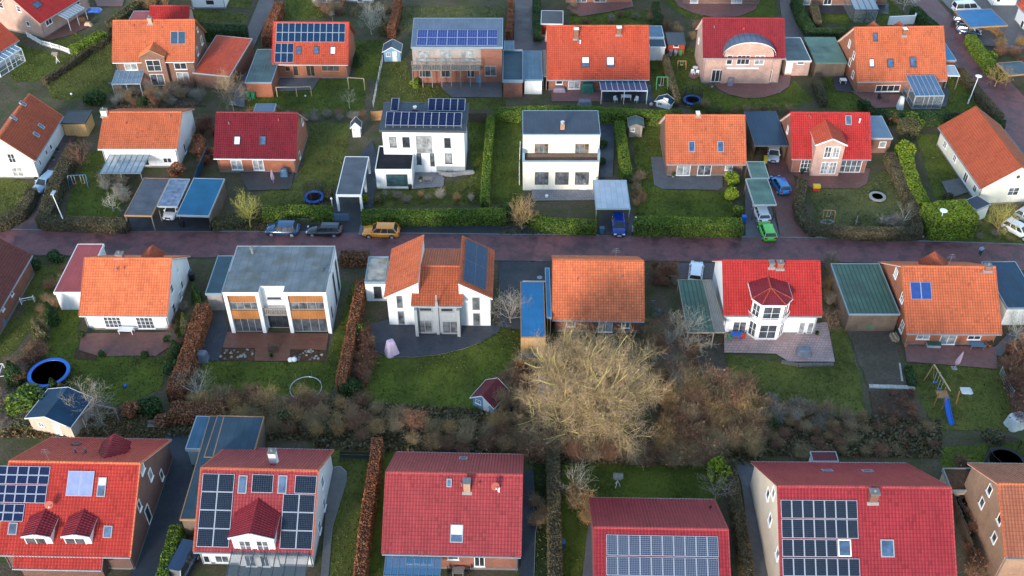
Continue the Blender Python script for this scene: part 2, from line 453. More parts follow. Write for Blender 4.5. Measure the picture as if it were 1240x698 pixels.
        if k=='b':
            n=Vector((0,math.sin(th),math.cos(th))); return Vector((0,s.yb,s.zb))+n*off,Vector((-1,0,0)),Vector((0,-math.cos(th),math.sin(th))),n
    def rect(s,k,x0,y0,x1,y1,t=None,off=0):
        """photo rectangle -> centre, width, height on plane k"""
        t=s.t if t is None else t; o,ax,ay,n=s.plane(k,off); cx,cy=(x0+x1)/2,(y0+y1)/2
        h=lambda x,y:s.hit(t,x,y,o,n)
        c=h(cx,cy); w=abs((h(x1,cy)-h(x0,cy)).dot(ax)); hh=abs((h(cx,y0)-h(cx,y1)).dot(ay))
        return c,w,hh,planebox(c,ax,ay,n)
    def win(s,x0,y0,x1,y1,nx=2,ny=1,k='f',fm='frame_white',pane=None,t=None,name='window',**kw):
        c,w,h,M=s.rect(k,x0,y0,x1,y1,t)
        if k=='f' and c.z-h/2<.1: # doors stand on the plinth
            h2=c.z+h/2-.1; M.translation=Vector((c.x,c.y,.1+h2/2)); h=max(h2,.4); name='patio_door' if name=='window' else name
        return win_at(s.root,M,w,h,nx,ny,fm,pane,name,**kw)
    def gwin(s,cx,cy,w=1.0,h=1.2,nx=1,ny=1,k='r',fm='frame_white',pane=None,t=None,**kw):
        t=s.t if t is None else t; o,ax,ay,n=s.plane(k); c=s.hit(t,cx,cy,o,n)
        # keep it on the wall
        c.y=min(max(c.y,w/2+.2),s.D-w/2-.2); c.z=min(max(c.z,h/2+.35),s.zr-h/2-.5)
        return win_at(s.root,planebox(c,ax,ay,n),w,h,nx,ny,fm,pane,**kw)
    def sky(s,x0,y0,x1,y1,t=None,k='s',pane='glass_sky',blind=0,size=None,fm='frame_dark'):
        c,w,h,M=s.rect(k,x0,y0,x1,y1,t,.05)
        if size: w,h=size
        mb=MB(); f=.09; x_,y_=w/2,h/2
        mb.box(-x_,-y_,-.08,-x_+f,y_,.09,0,M); mb.box(x_-f,-y_,-.08,x_,y_,.09,0,M)
        mb.box(-x_+f,-y_,-.08,x_-f,-y_+f,.09,0,M); mb.box(-x_+f,y_-f,-.08,x_-f,y_,.09,0,M)
        o=mb.build('skylight',MATS[fm],s.root)
        pb=MB(); pb.box(-x_+f,-y_+f,-.07,x_-f,y_-f,.06,0,M); pb.build('pane',MATS[pane],o)
        if blind:
            bb=MB(); bb.box(-x_+f+.01,y_-f-(2*y_-2*f)*blind,.06,x_-f-.01,y_-f-.01,.075,0,M); bb.build('blind',MATS['blind_white'],o)
        return o
    def chimney(s,x,y,w=.7,h=1.0,m='brick_red',t=None,k='s',pots=1,cap='cap_grey',d=.6,name='chimney'):
        """x,y: photo point where the stack meets the slope"""
        t=s.t if t is None else t; o,ax,ay,n=s.plane(k); c=s.hit(t,x,y,o,n)
        mb=MB(); zt=max(c.z,s.zr)+h if h>0 else c.z-h
        zb=c.z-.7
        mb.box(c.x-w/2,c.y-.05,zb,c.x+w/2,c.y+d,zt,0); mb.box(c.x-w/2-.06,c.y-.11,zt,c.x+w/2+.06,c.y+d+.06,zt+.09,1)
        for i in range(pots):
            px=c.x+(i-(pots-1)/2)*.35; mb.lathe([(.13,0),(.11,.3),(.09,.3)],(px,c.y+d/2-.03,zt+.09),10,2)
        # lead flashing
        th=R(s.th); mb.bar((c.x,c.y-.25,c.z-.22*s.tan+.06),(c.x,c.y,c.z+.07),w+.3,.03,3)
        return mb.build(name,[MATS[m],MATS[cap],MATS['cap_grey'],MATS['lead']],s.roof)
    def vent(s,x,y,m='white_plastic',t=None,r=.09,h=.45,k='s'):
        t=s.t if t is None else t; o,ax,ay,n=s.plane(k); c=s.hit(t,x,y,o,n)
        mb=MB(); mb.lathe([(r*1.5,-.1),(r,.05),(r,h),(r*1.5,h+.02),(r*1.2,h+.12),(0,h+.15)],c,10); return mb.build('vent_pipe',MATS[m],s.roof)
    def dish(s,x,y,m='dish_red',t=None,r=.4):
        t=s.t if t is None else t; o,ax,ay,n=s.plane('s'); c=s.hit(t,x,y,o,n)
        mb=MB(); mb.tube(c-Vector((0,0,.1)),c+Vector((0,0,.7)),.03,None,6,1)
        mb.lathe([(0,.0),(r*.5,.03),(r*.85,.09),(r,.15)],c+Vector((0,-.12,.75)),14,0,ax=(.35,-1,.5)); mb.bar(c+Vector((0,-.1,.5)),c+Vector((.15,-.5,.8)),.03,None,1)
        mb.box(c.x+.1,c.y-.56,c.z+.76,c.x+.2,c.y-.44,c.z+.86,1)
        return mb.build('satellite_dish',[MATS[m],MATS['white_plastic']],s.roof)
    def pv(s,x0,y0,x1,y1,nx,ny,m='pv_mono',t=None,k='s',fr='alu',gap=.03,off=.12,tilt=0,rail=True):
        c,w,h,M=s.rect(k,x0,y0,x1,y1,t,off)
        return pvgrid(s.root,M,w,h,nx,ny,m,fr,gap)
    # projecting gable / roof dormer -------------------------------------
    def dormer(s,ap,eL,eR,bot,yf,t=None,wm=None,rm=None,win=None,fo=.3,so=.2,trim='trim_white',fm='frame_white',name='dormer',real=True,capm=None,cheek=True,eb=None):
        t=s.t if t is None else t; wm=wm or s.wm; rm=rm or s.rm
        h=lambda x,y:s.hit(t,x,y,(0,yf-fo,0),(0,-1,0))
        po,_,_,pn=s.plane('s')
        if eb is not None:   # eave level read where the eave meets the main slope
            zz=s.hit(t,*eb,po,pn).z; yf=(s.hit(t,*eL,(0,0,zz),(0,0,1)).y+s.hit(t,*eR,(0,0,zz),(0,0,1)).y)/2+fo; h=lambda x,y:s.hit(t,x,y,(0,yf-fo,0),(0,-1,0))
        L,Rr=h(*eL),h(*eR); A=s.hit(t,*ap,po,pn)
        hw=((Rr.x-L.x)/2); xc=(Rr.x+L.x)/2; ze=(L.z+Rr.z)/2; za=A.z
        zbot=s.hit(t,xc_px(s,xc,yf,t),bot,(0,yf,0),(0,-1,0)).z if bot is not None else 0
        hw=max(hw,.5)
        yroof=lambda z:(z-s.ze)/s.tan-s.ov
        ya=min(yroof(za)+.1,s.yr); ye=min(yroof(ze)+.1,s.yr)
        yfr=yf-fo; mb=MB(); th=.1
        pL=(xc-hw,yfr,ze);pR=(xc+hw,yfr,ze);pA=(xc,yfr,za); qL=(xc-hw,ye,ze);qR=(xc+hw,ye,ze);qA=(xc,ya,za)
        # two slopes: left (eave runs front->back) and right
        for e0,e1,r1,r0 in ((qL,pL,pA,qA),(pR,qR,qA,pA)):
            tilegrid(mb,e0,e1,r1,r0,0,lift=.01,real=real)
            dn=lambda p:(p[0],p[1],p[2]-th)
            mb.face([dn(e1),dn(e0),dn(r0),dn(r1)],1); mb.face([e0,dn(e0),dn(e1),e1],1)
        mb.face([pL,(pL[0],pL[1],pL[2]-th),(pA[0],pA[1],pA[2]-th),pA],1); mb.face([pA,(pA[0],pA[1],pA[2]-th),(pR[0],pR[1],pR[2]-th),pR],1)
        d=empty(name,(0,0,0)); d.parent=s.root
        mb.bar(Vector(pL)+Vector((0,.03,.02)),Vector(pA)+Vector((0,.03,.02)),.09,.14,1); mb.bar(Vector(pR)+Vector((0,.03,.02)),Vector(pA)+Vector((0,.03,.02)),.09,.14,1)
        mb.tube(pA,qA,.1,.1,7,2)
        mb.build('dormer_roof',[MATS[rm],MATS[trim],MATS[capm or rm]],d)
        # walls
        w=hw-so; sl=(za-ze)/hw; zt=ze+so*sl-.1; zp=za-.12; wb=MB()
        yb=max(min(yroof(zp),s.yr),yf+.3)
        wb.face([(xc-w,yf,zbot),(xc+w,yf,zbot),(xc+w,yf,zt),(xc,yf,zp),(xc-w,yf,zt)])
        wb.face([(xc-w,yb,zbot-.0),(xc-w,yf,zbot),(xc-w,yf,zt),(xc-w,yb,zt)]); wb.face([(xc+w,yf,zbot),(xc+w,yb,zbot),(xc+w,yb,zt),(xc+w,yf,zt)])
        wb.build('dormer_wall',MATS[wm],d)
        for q in (win or ()):
            x0,y0,x1,y1,nx,ny=q[:6]; cx,cy=(x0+x1)/2,(y0+y1)/2; pp=((0,yf,0),(0,-1,0))
            c=s.hit(t,cx,cy,*pp); ww=abs(s.hit(t,x1,cy,*pp).x-s.hit(t,x0,cy,*pp).x); hh=abs(s.hit(t,cx,y0,*pp).z-s.hit(t,cx,y1,*pp).z)
            win_at(d,planebox(c,Vector((1,0,0)),Vector((0,0,1)),Vector((0,-1,0))),ww,hh,nx,ny,fm,q[6] if len(q)>6 else None)
        return d
    def cover(s,xl,xr,yt,yb,n=6,z2=2.25,fm='frame_white',gm='glass_roof',t=None,side=False,y0=0,blinds=False,name='patio_cover',front=False,zt=None):
        """glazed lean-to against the front wall: yt photo y of its top edge, yb of its front beam"""
        t=s.t if t is None else t
        a=s.hit(t,xl,yt,(0,-y0,0),(0,-1,0)); b=s.hit(t,xr,yt,(0,-y0,0),(0,-1,0)); z1=a.z if zt is None else zt
        q=s.hit(t,(xl+xr)/2,yb,(0,0,z2),(0,0,1)); dy=q.y
        return leanto(s.root,a.x,b.x,-y0,dy,z1,z2,n,fm,gm,side,name,front)
def xc_px(s,x,y,t):
    px=s.ph(x,y,3)[0]
    if t: px=(px-TX["abcd".index(t[0])])*3.875
    return px
def leanto(root,x0,x1,ya,yf,z1,z2,n,fm,gm,side=False,name='patio_cover',front=False,label=None):
    mb=MB(); w=.07
    mb.bar((x0,ya,z1),(x1,ya,z1),w,.1); mb.bar((x0,yf,z2),(x1,yf,z2),w*1.4,.16)
    for i in range(n+1):
        x=x0+(x1-x0)*i/n; mb.bar((x,ya,z1+.02),(x,yf,z2+.02),w,.09)
    for x in (x0+.05,(x0+x1)/2,x1-.05): mb.bar((x,yf,0),(x,yf,z2),.1)
    if side or front:
        for x in (x0,x1):
            mb.bar((x,ya,.1),(x,yf,.1),.07); mb.bar((x,(ya+yf)/2,0),(x,(ya+yf)/2,(z1+z2)/2),.07); mb.bar((x,ya,1.0),(x,yf,1.0),.06)
    if front:
        k=max(2,n//2)
        for i in range(k+1): x=x0+(x1-x0)*i/k; mb.bar((x,yf,0),(x,yf,z2),.07)
        mb.bar((x0,yf,.1),(x1,yf,.1),.08); mb.bar((x0,yf,.9),(x1,yf,.9),.06)
    o=mb.build(name,MATS[fm],root)
    for i in range(n):
        xa=x0+(x1-x0)*i/n+.04; xb=x0+(x1-x0)*(i+1)/n-.04; g=MB()
        d=Vector((0,yf-ya,z2-z1)); nn=Vector((1,0,0)).cross(-d).normalized()
        A,B,C_,D_=[Vector(q) for q in ((xa,yf+.05,z2+.03),(xb,yf+.05,z2+.03),(xb,ya-.05,z1+.03),(xa,ya-.05,z1+.03))]
        g.face([A,B,C_,D_]); g.face([q-Vector((0,0,.012)) for q in (D_,C_,B,A)]); g.build('roof_pane',MATS[gm],o)
    if side or front:
        for x in (x0,x1):
            g=MB(); g.face([(x,ya,.1),(x,yf,.1),(x,yf,z2),(x,ya,z1)]); g.build('side_pane',MATS['glass_clear'],o)
    if front:
        g=MB(); g.face([(x0,yf,.1),(x1,yf,.1),(x1,yf,z2),(x0,yf,z2)]); g.build('front_pane',MATS['glass_clear'],o)
    return o
def pvgrid(root,M,w,h,nx,ny,m='pv_mono',fr='alu',gap=.03,name='solar_panel'):
    pw,ph=w/nx-gap,h/ny-gap; me=None; out=[]
    b=MB(); f=.035; x_,y_=pw/2,ph/2
    b.box(-x_,-y_,-.04,x_,y_,0,0)
    for q in ((-x_,-y_,-x_+f,y_),(x_-f,-y_,x_,y_),(-x_+f,-y_,x_-f,-y_+f),(-x_+f,y_-f,x_-f,y_)): b.box(q[0],q[1],0.001,q[2],q[3],.012,0)
    b.face([(-x_+f,-y_+f,.006),(x_-f,-y_+f,.006),(x_-f,y_-f,.006),(-x_+f,y_-f,.006)],1,[(0,0),(1,0),(1,1),(0,1)])
    first=None
    for j in range(ny):
        for i in range(nx):
            L=M@Matrix.Translation(((i+.5)*w/nx-w/2,(j+.5)*h/ny-h/2,0))
            if first is None: first=o=b.build(name,[MATS[fr],MATS[m]],root)
            else: o=link(name,first.data,root)
            o.matrix_local=L; out.append(o)
    # mounting rails
    rb=MB()
    for j in range(ny):
        for q in (.25,.75): y=(j+q)*h/ny-h/2; rb.box(-w/2,y-.02,-.13,w/2,y+.02,-.045,0,M)
    if nx*ny>3: rb.build('mounting_rail',MATS[fr],root)
    return out
# ------------------------------------------------------------------ flat roofed boxes, carports, sheds
class Flat(Frame):
    """FL,FR,BR,BL: photo corners of the roof edge at height z (front edge nearest the camera)"""
    def __init__(s,name,label,t,FL,FR,BL,z,rm,wm=None,post=None,edge='trim_grey',fall=0.0,cat='carport',group=None,over=.12,thick=.22,parapet=0,npost=2,zb=0,BR=None,postw=.12,roof='roof',uvswap=False,wallback=None,glass=False):
        s.t=t; a,b,c=Z(t,*FL,z),Z(t,*FR,z),Z(t,*BL,z); u=(b-a); s.W=u.length; u.normalize(); v=Vector((-u.y,u.x,0))
        d=(c-a).dot(v); 
        if BR is not None: d=(d+(Z(t,*BR,z)-b).dot(v))/2
        s.D=d; s.z=z; s.setframe(a,u); s.root=empty(name,s.o,s.a,label,cat,group)
        W,D=s.W,s.D; o=over
        mb=MB(); zf,zk=z,z+fall
        top=[(0,0,zf),(W,0,zf),(W,D,zk),(0,D,zk)]
        UV=[(0,0),(W,0),(W,D),(0,D)] if not uvswap else [(0,0),(0,W),(D,W),(D,0)]
        inset=.1; e=parapet if parapet else .03
        tt=[(inset,inset,zf),(W-inset,inset,zf),(W-inset,D-inset,zk),(inset,D-inset,zk)]
        UV=[((p[0],p[1]) if not uvswap else (p[1],p[0])) for p in tt]
        mb.face(tt,0,UV); mb.face([(p[0],p[1],p[2]-thick) for p in top[::-1]],1)
        for i in range(4):
            A,B=Vector(top[i]),Vector(top[(i+1)%4]); A2,B2=Vector(tt[i]),Vector(tt[(i+1)%4]); up=Vector((0,0,e)); dn=Vector((0,0,-thick))
            mb.face([A+dn,B+dn,B+up,A+up],1); mb.face([A+up,B+up,B2+up,A2+up],1); mb.face([B2,A2,A2+up,B2+up],1)
        s.roof=mb.build(roof,[MATS[rm],MATS[edge]],s.root)
        if wm:
            wb=MB(); zt=zf-thick-.002
            p=[(o,o),(W-o,o),(W-o,D-o),(o,D-o)]
            for i in range(4):
                if wallback and i not in wallback: continue
                A,B=p[i],p[(i+1)%4]; h=lambda q:zt+(fall*(q[1]/D))
                wb.face([(*A,zb),(*B,zb),(*B,h(B)),(*A,h(A))])
                if wallback:
                    n=Vector((B[1]-A[1],-(B[0]-A[0]),0)).normalized()*-.12
                    A3,B3=Vector((*A,0))+n,Vector((*B,0))+n; wb.face([(B3.x,B3.y,zb),(A3.x,A3.y,zb),(A3.x,A3.y,h(A)),(B3.x,B3.y,h(B))])
            s.wall=wb.build('wall',MATS[wm],s.root)
        if post:
            i=0
            for k in range(npost):
                y=o+(D-2*o)*k/(npost-1) if npost>1 else o
                for x in (o,W-o):
                    pb=MB(); w=postw/2; pb.box(x-w,y-w,0,x+w,y+w,z-thick+fall*y/D-.002); pb.build('post',MATS[post],s.root)
    def win(s,x0,y0,x1,y1,nx=2,ny=1,k='f',fm='frame_white',pane=None,t=None,name='window',over=.12,**kw):
        t=s.t if t is None else t
        o,ax,n={'f':(Vector((0,over,0)),Vector((1,0,0)),Vector((0,-1,0))),'r':(Vector((s.W-over,0,0)),Vector((0,1,0)),Vector((1,0,0))),'l':(Vector((over,0,0)),Vector((0,-1,0)),Vector((-1,0,0)))}[k]
        cx,cy=(x0+x1)/2,(y0+y1)/2; c=s.hit(t,cx,cy,o,n)
        w=abs((s.hit(t,x1,cy,o,n)-s.hit(t,x0,cy,o,n)).dot(ax)); h=abs(s.hit(t,cx,y0,o,n).z-s.hit(t,cx,y1,o,n).z)
        if c.z-h/2<.08: t_=c.z+h/2; h=max(t_-.08,.4); c.z=.08+h/2
        return win_at(s.root,planebox(c,ax,Vector((0,0,1)),n),w,h,nx,ny,fm,pane,name,**kw)
def part(root,name,mb,m): return mb.build(name,[MATS[x] for x in (m if isinstance(m,(list,tuple)) else [m])],root)
def gable_shed(label,t,c,w,d,hw,hr,rot,rm,wm,trim='trim_white',cat='shed',name='garden_shed',door=True,win=1,real=False,group=None,dm=None,ridge='y'):
    """small hut; c photo point of the middle of its front foot; the gable faces the front"""
    o=Z(t,*c,0); root=empty(name,o,R(rot),label,cat,group); W=w/2
    mb=MB()
    mb.face([(-W,0,0),(W,0,0),(W,0,hw),(0,0,hr-.05),(-W,0,hw)]); mb.face([(W,d,0),(-W,d,0),(-W,d,hw),(0,d,hr-.05),(W,d,hw)])
    mb.face([(-W,d,0),(-W,0,0),(-W,0,hw),(-W,d,hw)]); mb.face([(W,0,0),(W,d,0),(W,d,hw),(W,0,hw)])
    part(root,'wall',mb,wm)
    mb=MB(); sl=(hr-hw)/W; e=.22; ov=.25; y0,y1=-ov,d+ov
    L=(-W-e,hw-e*sl); Rr=(W+e,hw-e*sl)
    for (xa,za),(xb,zb) in ((L,(0,hr)),((0,hr),Rr)):
        mb.face([(xa,y0,za+.06),(xb,y0,zb+.06),(xb,y1,zb+.06),(xa,y1,za+.06)],0,[(0,0),(0,1),(d,1),(d,0)] ); mb.face([(xa,y1,za-.02),(xb,y1,zb-.02),(xb,y0,zb-.02),(xa,y0,za-.02)],1)
        for y in (y0,y1): mb.bar((xa,y,za+.02),(xb,y,zb+.02),.05,.12,1)
    for x,z in (L,Rr): mb.bar((x,y0,z+.02),(x,y1,z+.02),.05,.1,1)
    part(root,'roof',mb,[rm,trim])
    if door:
        M=planebox(Vector((W*.3 if win else 0,0,.95)),Vector((1,0,0)),Vector((0,0,1)),Vector((0,-1,0)))
        db=MB(); db.box(-.38,-.9,-.01,.38,.9,.04,0,M); dd=part(root,'door',db,dm or trim)
        hb=MB(); hb.box(.26,-.05,.04,.32,.05,.09,0,M); part(dd,'handle',hb,'frame_dark')
    if win:
        win_at(root,planebox(Vector((-W*.45,0,min(1.3,hw-.4))),Vector((1,0,0)),Vector((0,0,1)),Vector((0,-1,0))),min(.7,w*.3),.6,2,2,'frame_white','glass_dark')
    return root
# ------------------------------------------------------------------ ground sheets
LV={}
def ground(name,m,pts,z,t='',kind='structure',curb=None,jit=.0):
    """flat sheet from photo points, subdivided so its rim can wander a little"""
    w=[Z(t,x,y,z) for x,y in pts]; 
    if jit:
        q=[]; rr=random.Random(len(pts)*31+int(abs(w[0].x)*10))
        for a,b in zip(w,w[1:]+w[:1]):
            n=max(1,int((b-a).length/.8)); 
            for i in range(n):
                p=a.lerp(b,i/n)
                if i: p=p+Vector((rr.uniform(-jit,jit),rr.uniform(-jit,jit),0))
                q.append(p)
        w=q
    ar=sum(a.x*b.y-b.x*a.y for a,b in zip(w,w[1:]+w[:1]))
    if ar<0: w=w[::-1]
    mb=MB(); mb.face(w)
    if curb:
        n=len(w)
        for i in range(n): a,b=w[i],w[(i+1)%n]; mb.bar(a+Vector((0,0,.0)),b,.1,.1,1)
        o=mb.build(name,[MATS[m],MATS[curb]])
    else: o=mb.build(name,MATS[m])
    tag(o,kind=kind); return o
# ------------------------------------------------------------------ vegetation
def rdir(n):
    v=rng.normal(size=(n,3)); return v/np.linalg.norm(v,axis=1,keepdims=True)
def leafV(p,size,asp=1.6,var=.4,up=None):
    n=len(p); a=rdir(n); 
    if up is not None: a=a*(1-up)+np.array([0,0,1.])*up; a/=np.linalg.norm(a,axis=1,keepdims=True)
    b=np.cross(a,rdir(n)); b/=np.linalg.norm(b,axis=1,keepdims=True)+1e-9
    s=(size*(1-var+2*var*rng.random((n,1)))); A=a*s*asp/2; B=b*s/2
    return np.stack([p-A,p+B,p+A,p-B],axis=1).reshape(-1,3)
def segV(p0,p1,r0,r1,k=3):
    """k-sided tapered sticks as separate quads"""
    p0,p1=np.asarray(p0,float),np.asarray(p1,float); r0,r1=np.asarray(r0,float)[:,None],np.asarray(r1,float)[:,None]
    d=p1-p0; d/=np.linalg.norm(d,axis=1,keepdims=True)+1e-9
    ref=np.where(np.abs(d[:,2:3])<.9,np.array([[0,0,1.]]),np.array([[1.,0,0]])); a=np.cross(d,ref); a/=np.linalg.norm(a,axis=1,keepdims=True); b=np.cross(d,a)
    out=[]
    for i in range(k):
        t0,t1=2*math.pi*i/k,2*math.pi*(i+1)/k; o0=a*math.cos(t0)+b*math.sin(t0); o1=a*math.cos(t1)+b*math.sin(t1)
        out.append(np.stack([p0+o0*r0,p0+o1*r0,p1+o1*r1,p1+o0*r1],axis=1))
    return np.concatenate(out,axis=0).reshape(-1,3)
def wob(x,y,ph=0):
    return (np.sin(x*1.7+ph)+np.sin(x*3.9+y*2.3+ph*2)*.6+np.sin(x*8.1-y*5.2+ph*3)*.35)/1.95
HK={ # kind: core, leaf material, leaves per m2, leaf size, aspect, lumpiness
 'laurel':('core_green','leaf_laurel',115,.13,1.6,.13),'dark':('core_green','leaf_dark',95,.14,1.5,.12),'beech':('core_brown','leaf_beech',110,.12,1.5,.10),
 'twig':('core_twig','leaf_twig',150,.085,3.2,.045),'lime':('core_green','leaf_lime',95,.16,1.6,.2),'mixed':('core_twig','leaf_mixed',100,.14,1.8,.14),'rust':('core_brown','leaf_rust',100,.13,1.5,.22)}
def hedge(label,kind,pts,h,w,t='',name='hedge',group=None,dens=1.0,cat='hedge',taper=.9):
    """clipped hedge; pts follow the middle of its top"""
    core,lf,dn,sz,asp,lump=HK[kind]
    C=np.array([list(Z(t,x,y,h)) for x,y in pts]); C[:,2]=0
    o0=Vector(C[0]); C=C-C[0]
    L=np.r_[0,np.cumsum(np.linalg.norm(np.diff(C,axis=0),axis=1))]; tot=L[-1]
    def at(s): return np.stack([np.interp(s,L,C[:,0]),np.interp(s,L,C[:,1])],axis=1)
    def nrm(s):
        a=at(np.clip(s-.4,0,tot)); b=at(np.clip(s+.4,0,tot)); d=b-a; d/=np.linalg.norm(d,axis=1,keepdims=True)+1e-9; return np.stack([-d[:,1],d[:,0]],axis=1)
    ph=rng.random()*6
    # section outline parameter q in 0..1 : left foot -> left shoulder -> right shoulder -> right foot
    def sec(q,s,grow):
        side=h; per=2*side+w; x=np.zeros_like(q); z=np.zeros_like(q); u=q*per
        l=u<side; r=u>side+w; m=~l&~r
        z[l]=u[l]; x[l]=-w/2; x[m]=-w/2+(u[m]-side); z[m]=h; z[r]=per-u[r]; x[r]=w/2
        rc=.18*min(w,h) # rounded shoulders
        k=1-(1-taper)*(z/h)**2; x=x*k
        n=1+ (wob(s,q*7,ph)*lump + grow)/max(w,.6)*1.2
        return x*n, z*(1+wob(s*.8+3,q*4,ph+1)*lump*.45/h)+grow*.4*(z/h)
    # core
    ns=max(3,int(tot/.5)+1); S=np.linspace(0,tot,ns); nq=11; Q=np.linspace(0,1,nq); mb=MB(); rows=[]
    P2=at(S); N2=nrm(S)
    for i in range(ns):
        x,z=sec(Q,np.full(nq,S[i]),-.10); e=.0
        rows.append([(P2[i,0]+N2[i,0]*a,P2[i,1]+N2[i,1]*a,max(b,0)) for a,b in zip(x,z)])
    for A,B in zip(rows,rows[1:]):
        for j in range(nq-1): mb.face([A[j],A[j+1],B[j+1],B[j]],0)
    mb.face(rows[0],0); mb.face(rows[-1][::-1],0)
    co=mb.build('hedge_core',MATS[core])
    area=tot*(2*h+w)+2*h*w; n=int(area*dn*dens)
    s=rng.random(n)*tot; q=rng.random(n); ends=rng.random(n)<(2*h*w/area)
    g=-.06+.16*rng.random(n)**1.5
    x,z=sec(q,s,g); 
    s2=np.where(ends,np.where(rng.random(n)<.5,-g*.6,tot+g*.6),s); x=np.where(ends,(rng.random(n)-.5)*w*.95,x); z=np.where(ends,rng.random(n)*h,z)
    p=at(np.clip(s2,0,tot)); m=nrm(np.clip(s2,0,tot)); d=np.stack([m[:,1],-m[:,0]],axis=1); ex=(s2-np.clip(s2,0,tot))[:,None]
    pts3=np.c_[p+m*x[:,None]+d*ex,np.maximum(z,.02)]
    me=quadmesh('foliage',leafV(pts3,sz,asp),MATS[lf])
    # one hedge: join core faces and leaves as parts of one thing
    root=empty(name,o0,0,label,cat,group); co.parent=root; co.name='twig_core'
    link('foliage',me,root)
    return root
PROTO={}
def proto_bush(kind,seed,n=2600,lobes=9,r=1.0,h=1.3):
    k=('bush',kind,seed)
    if k in PROTO: return PROTO[k]
    core,lf,dn,sz,asp,lump=HK[kind]; g=np.random.default_rng(seed); pts=[];mb=MB()
    for i in range(lobes):
        a=g.random()*6.28; rr=g.random()**.6*.62*r; c=np.array([math.cos(a)*rr,math.sin(a)*rr,h*(.32+.42*g.random()*(1-.4*rr/r))]); R_=(.33+.28*g.random())*r
        m=n//lobes; d=g.normal(size=(m,3)); d/=np.linalg.norm(d,axis=1,keepdims=True); pts.append(c+d*R_*(.72+.38*g.random((m,1)))*np.array([1,1,.9]))
        mb.blob(c,(R_*.72,R_*.72,R_*.66),0,8,6,.12,seed+i)
    p=np.concatenate(pts); p=p[p[:,2]>.02]
    PROTO[k]=(quadmesh('foliage',leafV(p,sz,asp),MATS[lf]),mb,core); 
    tmp=mb.build('twig_core',MATS[core]); me=tmp.data; bpy.data.objects.remove(tmp)
    PROTO[k]=(PROTO[k][0],me); return PROTO[k]
def bush(label,kind,x,y,r=1.0,h=1.3,t='',name='shrub',group=None,seed=None,cat='shrub',sx=1):
    a,b=proto_bush(kind,(seed if seed is not None else random.randrange(3)))
    o=empty(name,Z(t,x,y,0),random.random()*6.28 if sx==1 else 0,label,cat,group); 
    for nm,me in (('foliage',a),('twig_core',b)):
        c=link(nm,me,o); c.scale=(r*sx,r,h/1.3)
    return o
def proto_bare(kind,seed,stems=70,h=2.0,spread=.9,r=.013,twigs=5,leafy=0):
    k=('bare',kind,seed)
    if k in PROTO: return PROTO[k]
    g=np.random.default_rng(seed+50); A=[];B=[];Ra=[];Rb=[]; leaf=[]
    for i in range(stems):
        az=g.random()*6.28; b=np.array([math.cos(az),math.sin(az),0])*g.random()*.32*spread; sp=g.random()**.8*spread; p=b.copy(); hh=h*(.62+.42*g.random())*(1-.25*sp/spread)
        d=np.array([math.cos(az)*sp/h,math.sin(az)*sp/h,1.]); ns=5; rr=r*(.8+.9*g.random())
        for j in range(ns):
            q=p+d*hh/ns+g.normal(size=3)*.05*np.array([1,1,.4]); A.append(p);B.append(q);Ra.append(rr*(1-j/ns*.7));Rb.append(rr*(1-(j+1)/ns*.7))
            if j>=1:
                for _ in range(twigs//2+(g.random()<.5)):
                    e=g.normal(size=3)*.34; e[2]=abs(e[2])+.12; m=p+(q-p)*g.random(); n_=m+e*(.7+.5*g.random()); A.append(m);B.append(n_);Ra.append(rr*.42);Rb.append(rr*.2)
                    if leafy and g.random()<leafy: leaf.append(n_)
                    e2=g.normal(size=3)*.16; A.append(n_-e*.3);B.append(n_-e*.3+e2+np.array([0,0,.12]));Ra.append(rr*.3);Rb.append(rr*.15)
            p=q; d=d+np.array([math.cos(az),math.sin(az),0])*.05*sp
    me=quadmesh('stems',segV(A,B,Ra,Rb),MATS['bark_'+kind])
    lm=None
    if leaf: lm=quadmesh('leaves',leafV(np.array(leaf),.11,1.5),MATS['leaf_'+('rust' if kind!='green' else 'mixed')])
    PROTO[k]=(me,lm); return PROTO[k]
def bare(label,kind,x,y,r=1.0,h=2.0,t='',name='bare_shrub',group=None,seed=None,leafy=.25,cat='shrub',w=None):
    a,b=proto_bare(kind,seed if seed is not None else random.randrange(3),leafy=leafy)
    loc=w if w is not None else Z(t,x,y,0)
    if b is None:
        o=link(name,a,None,loc,random.random()*6.28); tag(o,label,cat,group); o.scale=(r,r,h/2.0); return o
    o=empty(name,loc,random.random()*6.28,label,cat,group)
    for nm,me in (('stems',a),('leaves',b)): c=link(nm,me,o); c.scale=(r,r,h/2.0)
    return o
def inpoly(x,y,poly):
    c=False; n=len(poly)
    for i in range(n):
        (x1,y1),(x2,y2)=poly[i],poly[(i+1)%n]
        if (y1>y)!=(y2>y) and x<(x2-x1)*(y-y1)/(y2-y1)+x1: c=not c
    return c
def scatter(poly,n,fn,mind=0,t=''):
    w=[Z(t,*p) for p in poly]; w=[(a.x,a.y) for a in w]; xs=[p[0] for p in w]; ys=[p[1] for p in w]; got=[]; k=0
    while len(got)<n and k<n*40:
        k+=1; x,y=random.uniform(min(xs),max(xs)),random.uniform(min(ys),max(ys))
        if not inpoly(x,y,w): continue
        if mind and any((x-a)**2+(y-b)**2<mind*mind for a,b in got): continue
        got.append((x,y)); fn(Vector((x,y,0)))
